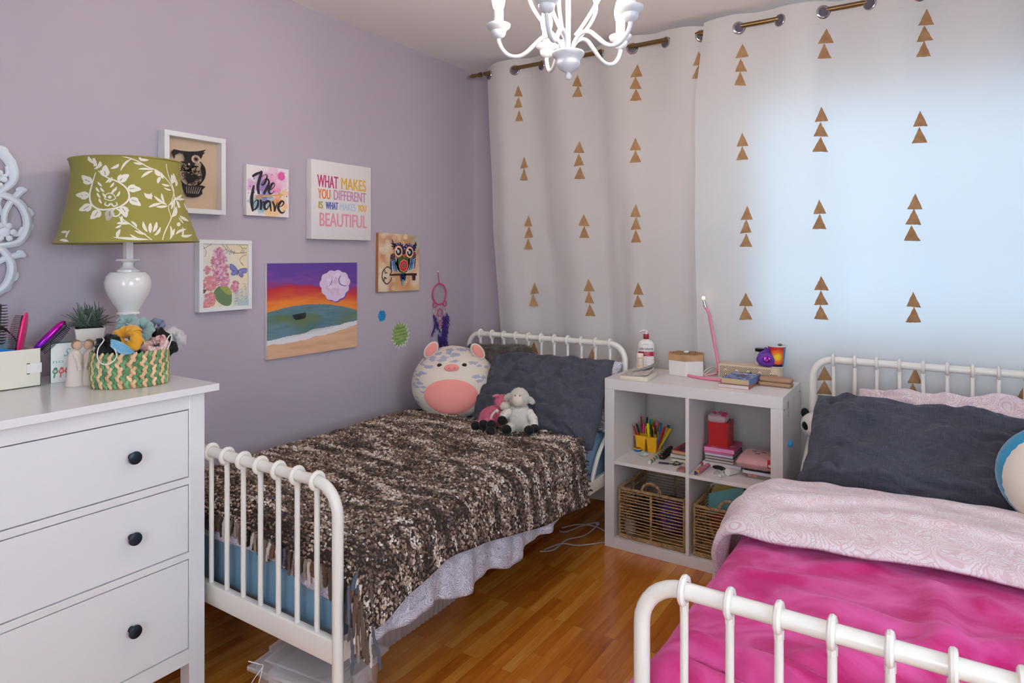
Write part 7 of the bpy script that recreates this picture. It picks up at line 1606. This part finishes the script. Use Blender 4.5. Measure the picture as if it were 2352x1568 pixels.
tri = mat('teal_red_cover', (130, 176, 180), .5); grad(tri, (150, 50, 40), (130, 190, 190), 2, .15, .17)
leanbook('picture_book', 'teal and red picture book leaning in the lower right basket', (1.755, 3.02, .062), .19, .245, .014, -14, -22, tri, None)
leanbook('picture_book', 'yellow covered book leaning behind the teal one in the lower right basket', (1.725, 3.062, .062), .19, .25, .012, -14, -24, mat('mustard_cover', (206, 176, 90), .5), None)
leanbook('picture_book', 'white edged thin book leaning at the left of the lower right basket', (1.705, 3.1, .062), .19, .25, .010, -14, -26, mat('white_cover', (214, 206, 200), .5), None)
b = MB(); b.lathe([(.0001, 0), (.06, 0), (.062, .003), (.06, .007), (.0001, .007)], 40); o = b.build('round_fan', mat('amber_disc', (150, 94, 40), .5)); o.location = (1.865, 3.10, .245); o.rotation_euler = (R(80), 0, R(10)); tag(o, 'amber round disc standing at the back of the lower right basket', 'disc')
lump('printed_cloth', 'black and white printed cloth in the lower right basket', 'cloth', (1.86, 2.99, .215), (.042, .055, .028), mat('zebra_cloth', (46, 42, 46), .85, var=(50, .5, (190, 180, 176))), 5)
lump('orange_toy', 'bright orange rubber toy at the front of the lower right basket', 'toy', (1.855, 2.912, .225), (.035, .032, .022), mat('orange_rubber', (216, 74, 40), .4), 6)
lump('bundled_fabric', 'dark fabric at the bottom of the lower right basket', 'cloth', (1.80, 2.98, .115), (.085, .09, .055), mat('brown_cloth', (60, 46, 42), .9), 12)

# ================================================================ GROUPS OF LIKE THINGS
def grp(test, g):
    for o in bpy.data.objects:
        if o.parent is None and o.get('category') and test(o.name.split('.')[0], o['label']): o['group'] = g
grp(lambda n, l: 'caddy' in l and n in ('pen', 'pencil'), 'pens and pencils in the yellow caddy')
grp(lambda n, l: l.endswith('marker beside') or (n == 'pen' and ('marker' in l or 'pen' in l or 'highlighter' in l) and 'stick' not in l), 'pens and pencils in the yellow caddy')
grp(lambda n, l: n == 'pencil', 'pens and pencils in the yellow caddy')
grp(lambda n, l: n == 'scrunchie', 'scrunchies heaped in the woven basket')
grp(lambda n, l: n == 'hairbrush', 'hairbrushes in the cream tray')
grp(lambda n, l: n == 'metal_bed', 'twin metal beds'); grp(lambda n, l: n == 'mattress', 'mattresses on the metal beds')
grp(lambda n, l: n == 'pillow', 'pillows on the beds'); grp(lambda n, l: n == 'curtain', 'pair of window curtains')
grp(lambda n, l: n == 'wicker_basket', 'rope baskets in the lower cubes'); grp(lambda n, l: n == 'power_cable', 'white cables on the floor')
grp(lambda n, l: n == 'starburst_note', 'spiky notes on the wall'); grp(lambda n, l: n == 'picture_book', 'picture books in the right basket')
grp(lambda n, l: n == 'paperback' and 'stapler' in l, 'books stacked beside the stapler'); grp(lambda n, l: n == 'paperback' and 'shelf top' in l, 'pair of paperbacks on the shelf top')
grp(lambda n, l: n == 'sticker', 'stickers on the shelf side'); grp(lambda n, l: n == 'folded_cloth', 'cloths in the left basket')
grp(lambda n, l: n == 'duvet', 'paisley duvets')
